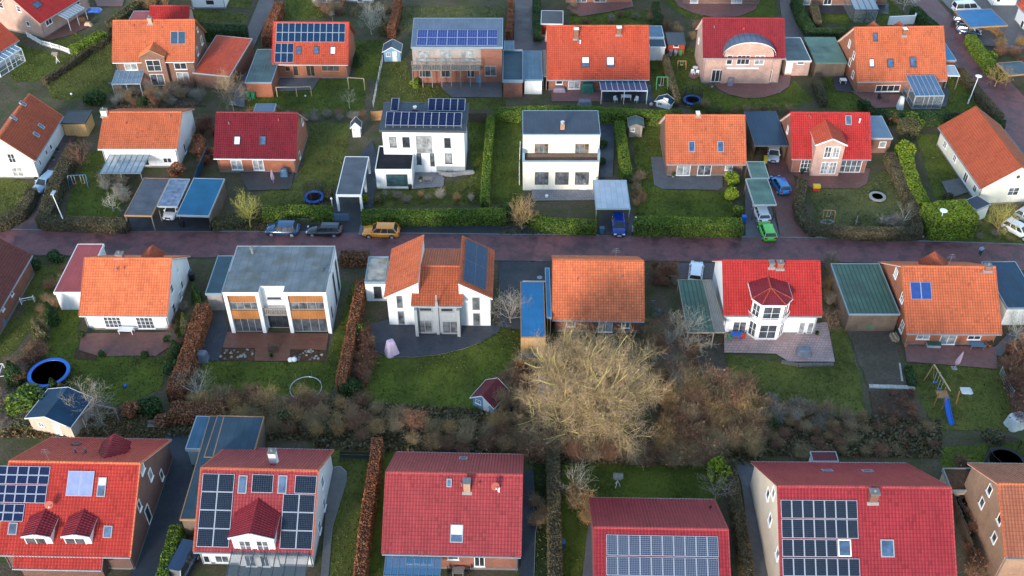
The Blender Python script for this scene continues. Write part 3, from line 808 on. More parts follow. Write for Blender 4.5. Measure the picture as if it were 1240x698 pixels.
def treemesh(seed,H,spread,levels,nb,r0,trunk=.3,k=5,up=.25,twig=.02,lean=(0,0),fine=6,wig=.16,limb=.5):
    g=np.random.default_rng(seed); A=[];B=[];Ra=[];Rb=[];lv=[]
    def grow(p,d,L,r,l):
        ns=5 if l<2 else 4; q=p; dd=d/np.linalg.norm(d)
        pts=[]
        for i in range(ns):
            dd=dd+g.normal(size=3)*wig*(.5+.3*l)+np.array([0,0,up*.25]); dd/=np.linalg.norm(dd)
            n_=q+dd*L/ns; ra=r*(1-.55*i/ns); rb=r*(1-.55*(i+1)/ns); A.append(q);B.append(n_);Ra.append(ra);Rb.append(rb);lv.append(l); pts.append((n_,dd.copy(),rb)); q=n_
        if l<levels:
            for c in range(nb[l]):
                i=min(ns-1,int((.25+.75*(c+g.random())/nb[l])*ns)); o,od,orr=pts[i]
                ax=rdirg(g); s=od*(.75)+ax*(.75 if l<levels-1 else .95); s/=np.linalg.norm(s); s[2]+=up*.3
                grow(o-(od*L/ns)*g.random()*.8,s,L*(.52+.22*g.random()),max(orr*.62,twig*.6),l+1)
    def rdirg(g): v=g.normal(size=3); return v/np.linalg.norm(v)
    # trunk
    p=np.zeros(3); th=H*trunk; n=3
    for i in range(n):
        q=np.array([lean[0]*(i+1)/n+g.normal()*.04,lean[1]*(i+1)/n+g.normal()*.04,th*(i+1)/n]); A.append(p);B.append(q);Ra.append(r0*(1.15-.15*i/n if i else 1.4));Rb.append(r0*(1.15-.15*(i+1)/n));lv.append(-1); p=q
    n=nb[-1]
    for c in range(n):
        a=c*2.39996+g.random()*.35; q_=(c+.5)/n; el=1.42-(1.42-limb*.42)*q_**.75+g.normal()*.05
        d=np.array([math.cos(a)*math.cos(el),math.sin(a)*math.cos(el),math.sin(el)])
        Lm=.78/math.sqrt((math.cos(el)/spread)**2+(math.sin(el)/(H-th))**2)*(.9+.2*g.random())
        grow(p-np.array([0,0,th*.25*g.random()]),d,Lm,r0*.5,0)
    lv=np.array(lv); return [np.array(q) for q in (A,B,Ra,Rb)],lv
def tree(label,x,y,H,spread,t='',seed=1,kind='olive',levels=3,nb=(5,5,4,8),r0=.1,name='bare_tree',trunk=.3,twig=.02,group=None,fine='olive',leaf=None,w=None,**kw):
    (A,B,Ra,Rb),lv=treemesh(seed,H,spread,levels,nb,r0,trunk,twig=twig,**kw)
    loc=w if w is not None else Z(t,x,y,0)
    root=empty(name,loc,0,label,'tree',group)
    m=lv<0; link('trunk',quadmesh('trunk',segV(A[m],B[m],Ra[m],Rb[m],8),MATS['bark_'+kind]),root)
    m=(lv>=0)&(lv<max(levels-1,1)); mr=min(.036,r0*.12); link('limbs',quadmesh('limbs',segV(A[m],B[m],np.maximum(Ra[m],mr),np.maximum(Rb[m],mr),5),MATS['bark_'+kind]),root)['kind']='stuff'
    m=(lv>=max(levels-1,1)); 
    c=link('crown',quadmesh('crown',segV(A[m],B[m],np.maximum(Ra[m],twig*.45),np.maximum(Rb[m],twig*.3),3),MATS['bark_'+fine]),root)
    if leaf:
        T=B[lv==levels]; T=T[rng.random(len(T))<leaf[1]]; link('foliage',quadmesh('foliage',leafV(T+rng.normal(size=T.shape)*.08,leaf[2],1.5),MATS[leaf[0]]),root)
    return root
def conifer(label,x,y,h=3.2,r=.55,t='',name='conifer',kind='dark',group=None,w=None,rot=0):
    k=('con',kind)
    if k not in PROTO:
        g=np.random.default_rng(5); n=4200; z=g.random(n); a=g.random(n)*6.28; rr=(1-z**1.8)*(.75+.35*g.random(n))*(1+.14*np.sin(a*5+z*9)); rr*=np.minimum(1,.55+z*5)
        p=np.stack([np.cos(a)*rr,np.sin(a)*rr,z],axis=1); mb=MB(); mb.lathe([(.55,0),(.86,.12),(.8,.4),(.55,.7),(.2,.92),(0,.97)],(0,0,0),10)
        tmp=mb.build('twig_core',MATS[HK[kind][0]]); me=tmp.data; bpy.data.objects.remove(tmp)
        V=leafV(p*np.array([r,r,h]),.16,1.8,up=.4)/np.array([r,r,h]); PROTO[k]=(quadmesh('foliage',V,MATS[HK[kind][1]]),me)
    a,b=PROTO[k]; o=empty(name,w if w is not None else Z(t,x,y,0),rot or random.random()*6,label,'conifer',group)
    for nm,me in (('foliage',a),('trunk',b)): c=link(nm,me,o); c.scale=(r,r,h)
    return o
# ------------------------------------------------------------------ cars
def car(label,x,y,rot,col,kind='suv',L=4.5,t='',group='cars parked at the houses',z=0):
    """rot: heading of the nose in degrees, 0 = +x"""
    W={'suv':1.0,'hatch':.9,'wagon':.92,'van':.98}[kind]; H={'suv':1.62,'hatch':1.48,'wagon':1.46,'van':1.9}[kind]
    root=empty('parked_car',Z(t,x,y,0)+Vector((0,0,z)),R(rot),label,'car',group); k=L/4.5
    paint=MATS[col]; xs={}
    # lower body lofted along its length: station, half width, bottom, shoulder height, bonnet crown
    hb={'suv':1.0,'hatch':.92,'wagon':.86,'van':1.05}[kind]
    rear={'suv':1.0,'hatch':.95,'wagon':.95,'van':1.1}[kind]
    st=[(-2.25,.72,.42,.62,.64),(-2.2,.84,.3,.82,.86),(-2.0,.95,.24,rear,rear+.03),(-1.3,1.0,.22,rear-.01,rear+.01),(0,1.0,.2,hb-.02,hb),(.85,1.0,.22,hb-.03,hb),(1.5,.98,.24,hb-.1,hb-.04),(2.0,.9,.28,hb-.2,hb-.14),(2.2,.78,.34,hb-.34,hb-.3),(2.25,.66,.42,.52,.54)]
    mb=MB(); rows=[]
    for X,w,zb,zs,zc in st:
        w*=W; rows.append([(X*k,-w*.86,zb),(X*k,-w,zb+.12),(X*k,-w*1.0,(zb+zs)/2),(X*k,-w*.94,zs-.03),(X*k,-w*.78,zs+.02),(X*k,0,zc),(X*k,w*.78,zs+.02),(X*k,w*.94,zs-.03),(X*k,w,(zb+zs)/2),(X*k,w,zb+.12),(X*k,w*.86,zb)])
    for A,B in zip(rows,rows[1:]):
        for i in range(10): mb.face([A[i+1],A[i],B[i],B[i+1]],0,smooth=True)
        mb.face([A[0],A[10],B[10],B[0]],1)
    mb.face(rows[0][::-1],0); mb.face(rows[-1],0)
    b=mb.build('body',[paint,MATS['rubber']],root,weld=True)
    # cabin: pillars and roof in paint, panes between
    zb=hb-.03; c={'suv':(-2.02,1.05,-1.6,.42),'hatch':(-2.05,1.1,-1.75,.35),'wagon':(-2.12,.95,-1.85,.2),'van':(-2.15,1.5,-2.05,.95)}[kind]
    x0,x1,r0,r1=[q*k for q in c]; wb,wr=.92*W,.70*W
    lo=[(x0,-wb,zb),(x1,-wb*.93,zb),(x1,wb*.93,zb),(x0,wb,zb)]; hi=[(r0,-wr,H-.05),(r1,-wr,H-.05),(r1,wr,H-.05),(r0,wr,H-.05)]
    mb=MB(); V=Vector
    for i in range(4): mb.bar(lo[i],hi[i],.09)
    for f in (.36,.66):
        for s_ in (0,3):
            s2=1 if s_==0 else 2; mb.bar(V(lo[s_]).lerp(V(lo[s2]),f),V(hi[s_]).lerp(V(hi[s2]),f),.07)
    mr=(r0+r1)/2; n=6; rr=[]
    for i in range(n+1):
        X=r0-.04+(r1-r0+.1)*i/n; a=1-((i/n-.45)/.75)**2*.06; rr.append([(X,-wr-.04,H-.09),(X,-wr*.9,H-.03+ (a-1)*.5),(X,0,H+(a-1)),(X,wr*.9,H-.03+(a-1)*.5),(X,wr+.04,H-.09)])
    for A,B in zip(rr,rr[1:]):
        for i in range(4): mb.face([A[i],B[i],B[i+1],A[i+1]],0,smooth=True)
        mb.face([A[4],B[4],B[0],A[0]],0)
    for q in (rr[0],rr[-1]): mb.face(q,0)
    mb.build('cabin',paint,root)
    for nm,q in (('side_window',(0,1)),('windscreen',(1,2)),('side_window',(2,3)),('rear_window',(3,0))):
        g=MB(); a_,b_=q; ins=.02; cc=V(((x0+x1)/2,0,0))
        pts=[V(lo[a_]),V(lo[b_]),V(hi[b_]),V(hi[a_])]
        g.face([p+(V((cc.x,0,p.z))-p).normalized()*ins for p in pts]); g.build(nm,MATS['car_glass'],root)
    for nm,X,Y in (('headlight',2.1,.62),('headlight',2.1,-.62),('tail_light',-2.18,.66),('tail_light',-2.18,-.66)):
        g=MB(); zz=.62 if X>0 else .82; g.box(X*k-.09,Y*W-.17,zz-.07,X*k+.09,Y*W+.17,zz+.07); g.build(nm,MATS['lamp_clear' if X>0 else 'lamp_red'],root)
    g=MB(); g.box(2.2*k,-.26,.42,2.28*k,.26,.54); g.build('number_plate',MATS['white_plastic'],root)
    g=MB(); g.box(2.08*k,-.4,.5,2.262*k,.4,.4); g.box(2.1*k,-.36,.55,2.25*k,.36,.68); g.build('grille',MATS['rubber'],root)
    for s_ in (-1,1):
        g=MB(); g.box(x1-.3,s_*(wb+.02)-.09,zb+.02,x1-.14,s_*(wb+.02)+.09,zb+.16); g.build('mirror',paint,root)
    for X in (1.38,-1.38):
        for s_ in (-1,1):
            wr_=.35 if kind in('suv','van') else .32
            g=MB(); g.lathe([(wr_+.055,-.02),(wr_+.055,.006)],(X*k,s_*(W*1.0-.005),wr_+.01),18,0,ax=(0,s_,0)); g.lathe([(wr_*.6,.008),(wr_-.03,.03),(wr_,.0),(wr_,-.2)],(X*k,s_*(W-.0),wr_),18,0,ax=(0,s_,0)); wh=g.build('wheel',MATS['rubber'],root)
            g=MB(); g.lathe([(wr_*.66,.0),(wr_*.62,.02),(wr_*.2,.01),(.05,.03),(0,.03)],(X*k,s_*W*1.0,wr_),14,0,ax=(0,s_,0)); g.build('rim',MATS['alu'],wh)
    return root
# ------------------------------------------------------------------ garden things
def thing(name,label,cat,loc,rot=0,group=None): return empty(name,loc,R(rot),label,cat,group)
def trampoline(label,x,y,r=1.8,t='',ring='blue_plastic',net=False,h=.85,matm='tramp_mat',group=None,netm='net_dark'):
    o=thing('trampoline',label,'trampoline',Z(t,x,y,0),0,group); mb=MB()
    mb.lathe([(r-.42,h),(r-.4,h+.04),(r-.03,h+.04),(r,h-.02),(r-.02,h-.1),(r-.4,h-.04),(r-.42,h)],(0,0,0),32); part(o,'pad_ring',mb,ring)
    mb=MB(); mb.lathe([(r-.4,h-.03),(r*.5,h-.05),(0,h-.06)],(0,0,0),32); part(o,'jumping_mat',mb,matm)
    for i in range(4):
        a=math.pi/4+i*math.pi/2; mb=MB(); c,s_=math.cos(a)*(r-.1),math.sin(a)*(r-.1); mb.tube((c,s_,h-.08),(c*1.0,s_*1.0,.03),.03,None,6); a2=a+.45; mb.tube((math.cos(a2)*(r-.1),math.sin(a2)*(r-.1),h-.08),(math.cos(a2)*(r-.1),math.sin(a2)*(r-.1),.03),.03,None,6); mb.tube((c,s_,.03),(math.cos(a2)*(r-.1),math.sin(a2)*(r-.1),.03),.03,None,6); part(o,'leg',mb,'steel')
    if net:
        H=h+1.75; n=8
        for i in range(n):
            a=i*2*math.pi/n; mb=MB(); mb.tube((math.cos(a)*r,math.sin(a)*r,.4),(math.cos(a)*r,math.sin(a)*r,H),.035,None,6); part(o,'net_pole',mb,'rubber')
        mb=MB(); mb.lathe([(r-.04,h),(r-.02,H-.05)],(0,0,0),n*2,smooth=False); mb.f=mb.f[:n*2];mb.m=mb.m[:n*2];mb.sm=mb.sm[:n*2];mb.uv=mb.uv[:n*2]; part(o,'safety_net',mb,netm)
        mb=MB(); 
        for i in range(n*2): a,b=i*math.pi/n,(i+1)*math.pi/n; mb.bar((math.cos(a)*r,math.sin(a)*r,H),(math.cos(b)*r,math.sin(b)*r,H),.03)
        part(o,'net_hoop',mb,'rubber')
    return o
def table(label,x,y,w=1.6,d=.9,t='',m='white_plastic',rot=0,h=.74,name='garden_table',group=None):
    o=thing(name,label,'table',Z(t,x,y,0),rot,group); mb=MB(); mb.box(-w/2,-d/2,h-.05,w/2,d/2,h); mb.box(-w/2+.08,-d/2+.08,h-.12,w/2-.08,d/2-.08,h-.052); part(o,'table_top',mb,m)
    for X in (-w/2+.08,w/2-.08):
        for Y in (-d/2+.08,d/2-.08): mb=MB(); mb.bar((X,Y,0),(X,Y,h-.05),.06); part(o,'leg',mb,m)
    return o
def rtable(label,x,y,r=.5,t='',m='white_plastic',h=.72):
    o=thing('round_table',label,'table',Z(t,x,y,0)); mb=MB(); mb.lathe([(r,h-.04),(r,h),(0,h+.005)],(0,0,0),20); part(o,'table_top',mb,m); mb=MB(); mb.tube((0,0,0),(0,0,h-.04),.05,.05,8); mb.lathe([(r*.5,0),(r*.45,.05),(.05,.08)],(0,0,0),12); part(o,'leg',mb,m); return o
def chair(label,x,y,t='',m='white_plastic',rot=0,group='garden chairs'):
    o=thing('garden_chair',label,'chair',Z(t,x,y,0),rot,group); mb=MB(); mb.box(-.25,-.25,.4,.25,.25,.45); part(o,'seat',mb,m); mb=MB()
    for i in range(4): mb.box(-.25,.2,.5+i*.12,.25,.25,.59+i*.12)
    part(o,'backrest',mb,m)
    for X in (-.22,.22):
        mb=MB(); mb.bar((X,-.22,0),(X,-.22,.4),.05); part(o,'leg',mb,m); mb=MB(); mb.bar((X,.24,0),(X,.22,.95),.05); part(o,'leg',mb,m); mb=MB(); mb.box(X-.03,-.25,.62,X+.03,.24,.66); mb.bar((X,-.22,.4),(X,-.22,.62),.04); part(o,'armrest',mb,m)
    return o
def bench(label,x,y,t='',m='wood_dark',rot=0,w=1.5):
    o=thing('garden_bench',label,'bench',Z(t,x,y,0),rot); mb=MB()
    for i in range(4): mb.box(-w/2,-.22+i*.12,.42,w/2,-.13+i*.12,.46)
    part(o,'seat',mb,m); mb=MB()
    for i in range(3): mb.box(-w/2,.26,.55+i*.13,w/2,.3,.64+i*.13)
    part(o,'backrest',mb,m)
    for X in (-w/2+.1,w/2-.1):
        mb=MB(); mb.bar((X,-.2,0),(X,-.2,.42),.06); part(o,'leg',mb,m); mb=MB(); mb.bar((X,.26,0),(X,.28,.95),.06); part(o,'leg',mb,m)
    return o
def covered(name,label,cat,x,y,w,d,h,m,t='',rot=0,seed=1,group=None,top=.8):
    """something under a loose weather cover: a draped, sagging box"""
    o=thing(name,label,cat,Z(t,x,y,0),rot,group); mb=MB(); n=24; g=random.Random(seed); rows=[]
    for zf,s_ in ((0,1.06),(.3,1.02),(.7,.99),(.93,.96),(1,.86),(1.03,.4),(1.0,0.01)):
        rg=[]
        for i in range(n):
            a=2*math.pi*i/n; c,s2=math.cos(a),math.sin(a); q=1/max(abs(c),abs(s2)); q=min(q,1.28); f=1+ (.035*math.sin(a*9+seed) if zf<.8 else 0)
            k=s_*f*(1-(1-top)*zf); rg.append((c*q*w/2*k,s2*q*d/2*k,h*zf*(1+.03*g.random())))
        rows.append(rg)
    for A,B in zip(rows,rows[1:]):
        for i in range(n): j=(i+1)%n; mb.face([A[i],A[j],B[j],B[i]],0,smooth=True)
    part(o,'cover',mb,m); return o
def parasol(label,x,y,t='',m='cover_lilac',h=2.3,group='closed parasols',lean=0):
    o=thing('closed_parasol',label,'parasol',Z(t,x,y,0),0,group); mb=MB(); n=16; rows=[]
    for z,r in ((.75,.16),(.8,.2),(1.2,.22),(1.8,.15),(h-.05,.05),(h,.0)):
        rows.append([((r*(1+.25*math.cos(i*math.pi))) *math.cos(2*math.pi*i/n)+lean*z,(r*(1+.25*math.cos(i*math.pi)))*math.sin(2*math.pi*i/n),z) for i in range(n)])
    for A,B in zip(rows,rows[1:]):
        for i in range(n): j=(i+1)%n; mb.face([A[i],A[j],B[j],B[i]],0)
    part(o,'canopy',mb,m); mb=MB(); mb.tube((0,0,0),(lean*h,0,h+.08),.03,None,8); part(o,'pole',mb,'alu'); mb=MB(); mb.box(-.3,-.3,0,.3,.3,.08); part(o,'base',mb,'stone_grey'); return o
def swing(label,x,y,t='',w=2.6,h=2.0,rot=0,m='wood_warm',seats=2,seatm='red_plastic'):
    o=thing('swing_set',label,'swing',Z(t,x,y,0),rot); mb=MB(); mb.bar((-w/2,0,h),(w/2,0,h),.1); part(o,'beam',mb,m)
    for X in (-w/2,w/2):
        for Y in (-.7,.7): mb=MB(); mb.bar((X*1.06,Y,0),(X,0,h),.09); part(o,'leg',mb,m)
    for i in range(seats):
        X=-w/2+w*(i+.5)/seats; mb=MB(); mb.box(X-.22,-.09,.45,X+.22,.09,.5); s_=part(o,'swing_seat',mb,seatm); mb=MB()
        for q in (-.2,.2): mb.bar((X+q,0,.5),(X+q,0,h),.02)
        part(s_,'rope',mb,'white_plastic')
    return o
def pot(label,x,y,t='',r=.22,h=.4,m='terracotta',plant='dark',group='planted pots',ph=.5):
    o=thing('planter',label,'planter',Z(t,x,y,0),0,group); mb=MB(); mb.lathe([(r*.7,0),(r,h),(r*1.08,h),(r*1.08,h-.05),(r*.9,h-.04),(0,h-.06)],(0,0,0),12); part(o,'pot',mb,m)
    if plant:
        p=rdir(90)*np.array([r*1.3,r*1.3,ph*.5])*rng.random((90,1))**.4+np.array([0,0,h+ph*.4]); link('foliage',quadmesh('foliage',leafV(p,.12,1.6),MATS[HK[plant][1]]),o)
    return o
def bin_(label,x,y,t='',m='rubber',group='wheeled bins',w=.55,h=1.0,rot=0):
    o=thing('wheeled_bin',label,'bin',Z(t,x,y,0),rot,group); mb=MB(); a,b=w*.42,w*.5
    lo=[(-a,-a,0),(a,-a,0),(a,a,0),(-a,a,0)];hi=[(-b,-b,h),(b,-b,h),(b,b,h),(-b,b,h)]
    for i in range(4): j=(i+1)%4; mb.face([lo[i],lo[j],hi[j],hi[i]])
    part(o,'body',mb,m); mb=MB(); mb.box(-b-.03,-b-.04,h,b+.03,b+.03,h+.06); mb.bar((-b,b+.06,h-.05),(b,b+.06,h-.05),.04); part(o,'lid',mb,m)
    for X in (-a,a): mb=MB(); mb.lathe([(.1,-.03),(.1,.03),(0,.03)],(X,a,.1),10,ax=(1,0,0)); part(o,'wheel',mb,'rubber')
    return o
def fence(label,pts,h=1.2,t='',m='wood_dark',kind='board',name='garden_fence',group='garden fences',z=0,ptop=False):
    W=[Z(t,x,y,h if ptop else 0) for x,y in pts]
    for q in W: q.z=0
    o=empty(name,W[0],0,label,'fence',group)
    for i,(a,b) in enumerate(zip(W,W[1:])):
        a,b=a-W[0],b-W[0]; L=(b-a).length; n=max(1,round(L/1.8)); mb=MB(); d=(b-a)/L
        if kind=='board':
            mb.bar(a+Vector((0,0,h/2+.05)),b+Vector((0,0,h/2+.05)),.03,h-.1)
            k=int(L/.12); M=Matrix.Identity(4)
            for j in range(k): p=a.lerp(b,(j+.5)/k); mb.bar(p+Vector((0,0,.06)),p+Vector((0,0,h-.02)),.1,.05)
        elif kind=='rail':
            for zz in (h*.35,h*.9): mb.bar(a+Vector((0,0,zz)),b+Vector((0,0,zz)),.04,.1)
            k=int(L/.22)
            for j in range(k): p=a.lerp(b,(j+.5)/k); mb.bar(p+Vector((0,0,.06)),p+Vector((0,0,h)),.07,.025)
        else:
            for zz in (.1,.45,.8,h): mb.bar(a+Vector((0,0,zz)),b+Vector((0,0,zz)),.02)
            k=int(L/.25)
            for j in range(k): p=a.lerp(b,(j+.5)/k); mb.bar(p+Vector((0,0,.06)),p+Vector((0,0,h)),.012)
        part(o,'fence_panel',mb,m); mb=MB()
        for j in range(n+1):
            p=a.lerp(b,j/n); mb=MB(); mb.box(p.x-.05,p.y-.05,0,p.x+.05,p.y+.05,h+.08); part(o,'post',mb,m)
    return o
def lowwall(label,pts,h=.5,w=.35,t='',m='stone_wall',name='garden_wall',group=None,cat='wall'):
    W=[Z(t,x,y,0) for x,y in pts]; o0=W[0].copy(); mb=MB(); rr=random.Random(3)
    for a,b in zip(W,W[1:]):
        a,b=a-o0,b-o0; L=(b-a).length; k=max(1,int(L/.38)); d=(b-a)/L; nn=Vector((-d.y,d.x,0))
        for lay in range(max(1,round(h/.2))):
            hz=h/max(1,round(h/.2))
            for j in range(k):
                p=a.lerp(b,(j+.5+(.5 if lay%2 else 0)*.6)/k); l=L/k*.47; ww=w/2*(.9+.2*rr.random()); z0=lay*hz
                M=Matrix.Translation(p)@d.to_track_quat('X','Z').to_matrix().to_4x4(); mb.box(-l,-ww,z0,l,ww,z0+hz*(.9+.1*rr.random()),0,M)
    ob=mb.build(name,MATS[m],None,o0); tag(ob,label,cat,group); return ob
def lamp(label,x,y,h=5.5,t='',arm=(0,0),head='disc',group='street lamps'):
    o=thing('street_lamp',label,'street lamp',Z(t,x,y,0),0,group); mb=MB(); mb.tube((0,0,0),(arm[0],arm[1],h),.08,.05,10); mb.tube((0,0,0),(0,0,.8),.1,None,10); part(o,'pole',mb,'white_plastic')
    mb=MB()
    if head=='disc': mb.lathe([(.0,-.12),(.2,-.1),(.48,.0),(.5,.05),(.3,.14),(0,.18)],(arm[0],arm[1],h+.05),20)
    else:
        a=Vector((arm[0],arm[1],h)); mb.bar(a,a+Vector((-.15,.1,.02)),.08); mb.box(a.x-.25,a.y-.1,a.z,a.x+.2,a.y+.75,a.z+.14)
    part(o,'lamp_head',mb,'white_plastic' if head=='disc' else 'lamp_body'); return o
SUN_EL=13; SUN_AZ=21; SUN_E=1.3; SUN_A=11.0; SUN_C=(1,.88,.78); SKY_S=.15; SKY_D=.2; EXPO=1.86
# ------------------------------------------------------------------ palette
for nm,c in dict(tile_orange=(.56,.150,.068),tile_deep=(.50,.125,.055),tile_redorange=(.50,.088,.046),tile_red=(.45,.040,.036),tile_scarlet=(.44,.050,.038),tile_rose=(.34,.056,.060),tile_crimson=(.26,.030,.038),tile_wine=(.17,.020,.028),tile_raspberry=(.30,.034,.044),tile_rust=(.42,.095,.045),tile_brown=(.17,.055,.045),tile_dark=(.10,.03,.03),tile_clay=(.36,.13,.075)).items(): tile(nm,c,var=.08,rough=.45 if nm in('tile_rose','tile_raspberry','tile_scarlet','tile_crimson','tile_wine','tile_red') else .55,moss=.35 if nm in('tile_orange','tile_deep','tile_rust','tile_clay') else .2)
tile('tile_orange_old',(.74,.20,.085),var=.12,moss=.5)
mat('wall_white',(.70,.70,.69),.8,.06,.7,bmp=.1); mat('wall_cream',(.74,.69,.56),.8,.07,.7); mat('wall_grey',(.26,.29,.30),.8,.08,.8); mat('wall_beige',(.62,.52,.40),.8,.09,.6)
brick('brick_red',(.33,.105,.06),(.24,.075,.045),(.2,.13,.1)); brick('brick_orange',(.44,.135,.06),(.37,.10,.045),(.28,.15,.1)); brick('brick_rosy',(.56,.34,.27),(.47,.25,.19),(.5,.4,.35)); brick('brick_brown',(.26,.12,.075),(.19,.085,.055),(.18,.13,.1)); brick('brick_dark',(.19,.085,.065),(.14,.065,.05),(.13,.09,.08)); brick('brick_tan',(.43,.25,.16),(.36,.19,.12),(.3,.22,.16))
mat('plinth',(.20,.19,.18),.85,.2,1.5); mat('trim_white',(.74,.74,.72),.55,.08,1); mat('trim_grey',(.34,.37,.39),.5,.1,1); mat('trim_dark',(.05,.06,.07),.5,.1,1); mat('trim_wood',(.34,.19,.09),.6,.2,2); mat('trim_blue',(.20,.28,.34),.5,.1,1)
mat('gutter_grey',(.30,.32,.34),.4,.1,1,metal=.5); mat('cap_grey',(.17,.17,.165),.7,.15,2); mat('lead',(.28,.27,.25),.6,.15,3)
mat('frame_white',(.80,.80,.79),.4,.04,1); mat('frame_dark',(.05,.055,.06),.4,.1,1); mat('frame_grey',(.30,.31,.32),.45,.1,1); mat('frame_wood',(.42,.22,.08),.55,.15,2); mat('frame_blue',(.12,.17,.20),.45,.1,1)
glass('glass_dark',(.018,.022,.028)); glass('glass_mid',(.05,.06,.07)); glass('glass_curtain',(.27,.28,.28),var=.45); glass('glass_blind',(.09,.10,.11),var=.7); glass('glass_sky',(.05,.09,.16),rough=.03); glass('glass_blue',(.03,.07,.14),rough=.03); glass('glass_white',(.70,.72,.75),var=.05)
glass('glass_teal',(.02,.06,.07)); glass('collector_blue',(.012,.045,.20),rough=.05,var=.15); glass('collector_steel',(.02,.05,.09),rough=.05,var=.2); glass('collector_pale',(.20,.24,.42),rough=.12,var=.12)
mat('blind_white',(.82,.82,.80),.7,.03,1)
clear('glass_roof',(.20,.32,.42),.5); clear('glass_roof_deep',(.06,.17,.30),.62); clear('glass_clear',(.40,.46,.50),.22); clear('glass_faint',(.10,.14,.17),.35); clear('glass_roof_pale',(.34,.42,.46),.55); clear('net_dark',(.02,.02,.025),.35)
pv('pv_mono',(.008,.014,.035),(.10,.12,.15),6,10,.06); pv('pv_blue',(.012,.035,.17),(.30,.34,.42),4,6,.06,.1); pv('pv_steel',(.006,.025,.065),(.03,.055,.09),6,10,.05,.1)
pv('pv_dots',(.004,.010,.026),(.08,.09,.09),9,9,.07,.2,dots=True); pv('pv_grid',(.012,.022,.05),(.25,.29,.36),6,10,.13,.2); pv('pv_black',(.010,.012,.02),(.05,.06,.08),6,10,.05,.15); pv('pv_navy',(.006,.012,.045),(.03,.04,.07),4,4,.07,.12)
mat('alu',(.62,.63,.65),.35,.05,1,metal=.6); mat('steel',(.30,.31,.32),.4,.1,1,metal=.7); mat('rubber',(.015,.015,.017),.6,.1,1)
mat('white_plastic',(.80,.80,.80),.4,.04,1); mat('dish_red',(.36,.08,.06),.5,.05,1); mat('red_plastic',(.55,.04,.03),.4,.06,1); mat('blue_plastic',(.015,.12,.50),.4,.08,1); mat('green_plastic',(.03,.28,.12),.4,.08,1); mat('yellow_plastic',(.70,.50,.04),.4,.08,1)
mat('blue_dull',(.05,.14,.22),.5,.15,1); mat('cover_lilac',(.40,.30,.38),.7,.12,2); mat('cover_grey',(.16,.18,.22),.6,.2,2); mat('cover_mauve',(.24,.19,.24),.7,.2,2); mat('cover_green',(.02,.12,.09),.6,.25,2); mat('cover_white',(.62,.64,.63),.5,.12,1); mat('cover_blue',(.10,.20,.30),.5,.2,1); mat('cover_pink',(.60,.45,.55),.6,.12,2)
mat('tramp_mat',(.02,.035,.09),.7,.2,1,spec=.2); mat('terracotta',(.42,.16,.08),.8,.15,2); mat('stone_grey',(.30,.30,.29),.85,.25,3,bmp=.3); mat('stone_wall',(.40,.34,.26),.9,.3,3,bmp=.4); mat('stone_pale',(.50,.47,.43),.9,.3,2,bmp=.3); mat('concrete',(.36,.36,.35),.85,.2,1)
mat('wood_dark',(.10,.065,.045),.75,.3,3,bmp=.2); mat('wood_warm',(.40,.20,.08),.65,.25,3); mat('wood_grey',(.24,.21,.18),.8,.3,3); mat('wood_pale',(.52,.36,.20),.7,.2,3); mat('wood_red',(.40,.045,.03),.6,.15,2); mat('wood_blue',(.16,.38,.56),.6,.1,2); mat('lamp_body',(.35,.40,.45),.4,.05,1); mat('metal_blue',(.04,.10,.17),.5,.15,1)
seam('wood_clad',(.33,.135,.045),.32,.6,0,.015,.2,(.10,.05,.03),.08); seam('wood_clad_dark',(.16,.115,.085),.16,.75,0,.02,.3,(.06,.045,.035),.12); seam('wood_clad_warm',(.55,.33,.14),.45,.6,0,.015,.15,(.25,.14,.06),.06); seam('wood_clad_grey',(.32,.27,.24),.2,.8,0,.01,.2,(.14,.11,.1),.1)
seam('wood_clad_white',(.74,.74,.72),.18,.6,0,.01,.04,(.45,.45,.44),.12); seam('wood_clad_blue',(.20,.36,.48),.18,.6,0,.01,.08,(.12,.22,.3),.12); seam('wood_clad_beige',(.52,.42,.33),.18,.7,0,.01,.08,(.3,.24,.18),.12); seam('wood_clad_red',(.42,.05,.03),.18,.7,0,.01,.08,(.2,.03,.02),.12)
mat('flat_slate',(.075,.085,.105),.5,.35,.6,col2=(.04,.045,.055)); mat('flat_black',(.022,.024,.03),.45,.4,.8); mat('flat_teal',(.018,.06,.09),.7,.3,.5); mat('flat_pale',(.46,.44,.38),.8,.35,1.2,col2=(.2,.17,.12)); mat('flat_greygreen',(.17,.20,.21),.75,.3,.35,col2=(.115,.125,.10))
seam('roof_blue',(.02,.15,.32),.9,.5,0,.01,.12,(.03,.12,.22),.05); seam('roof_bluegrey',(.06,.13,.19),.6,.4,.2,.02,.15,(.035,.08,.13),.08); seam('roof_navy',(.010,.038,.075),.6,.4,0,.02,.2); seam('roof_petrol',(.008,.105,.20),1.1,.5,0,.01,.15,(.015,.10,.17),.04)
seam('roof_green',(.055,.115,.088),.5,.6,0,.03,.2,(.022,.055,.042),.3,stain=(.05,.07,.06)); seam('roof_greenflat',(.10,.19,.15),.9,.6,0,.0,.15,stain=(.04,.06,.06)); seam('roof_redflat',(.34,.07,.07),.5,.6,0,.012,.1,(.27,.05,.05),.1)
seam('roof_dullgreen',(.06,.10,.10),.55,.5,0,.01,.2,(.10,.13,.13),.06,stain=(.02,.03,.03)); seam('roof_greyteal',(.055,.095,.115),.6,.5,0,.012,.2,(.035,.06,.075),.07,stain=(.03,.035,.04)); seam('roof_slate',(.045,.058,.08),.5,.5,0,.02,.15,(.03,.04,.055),.1)
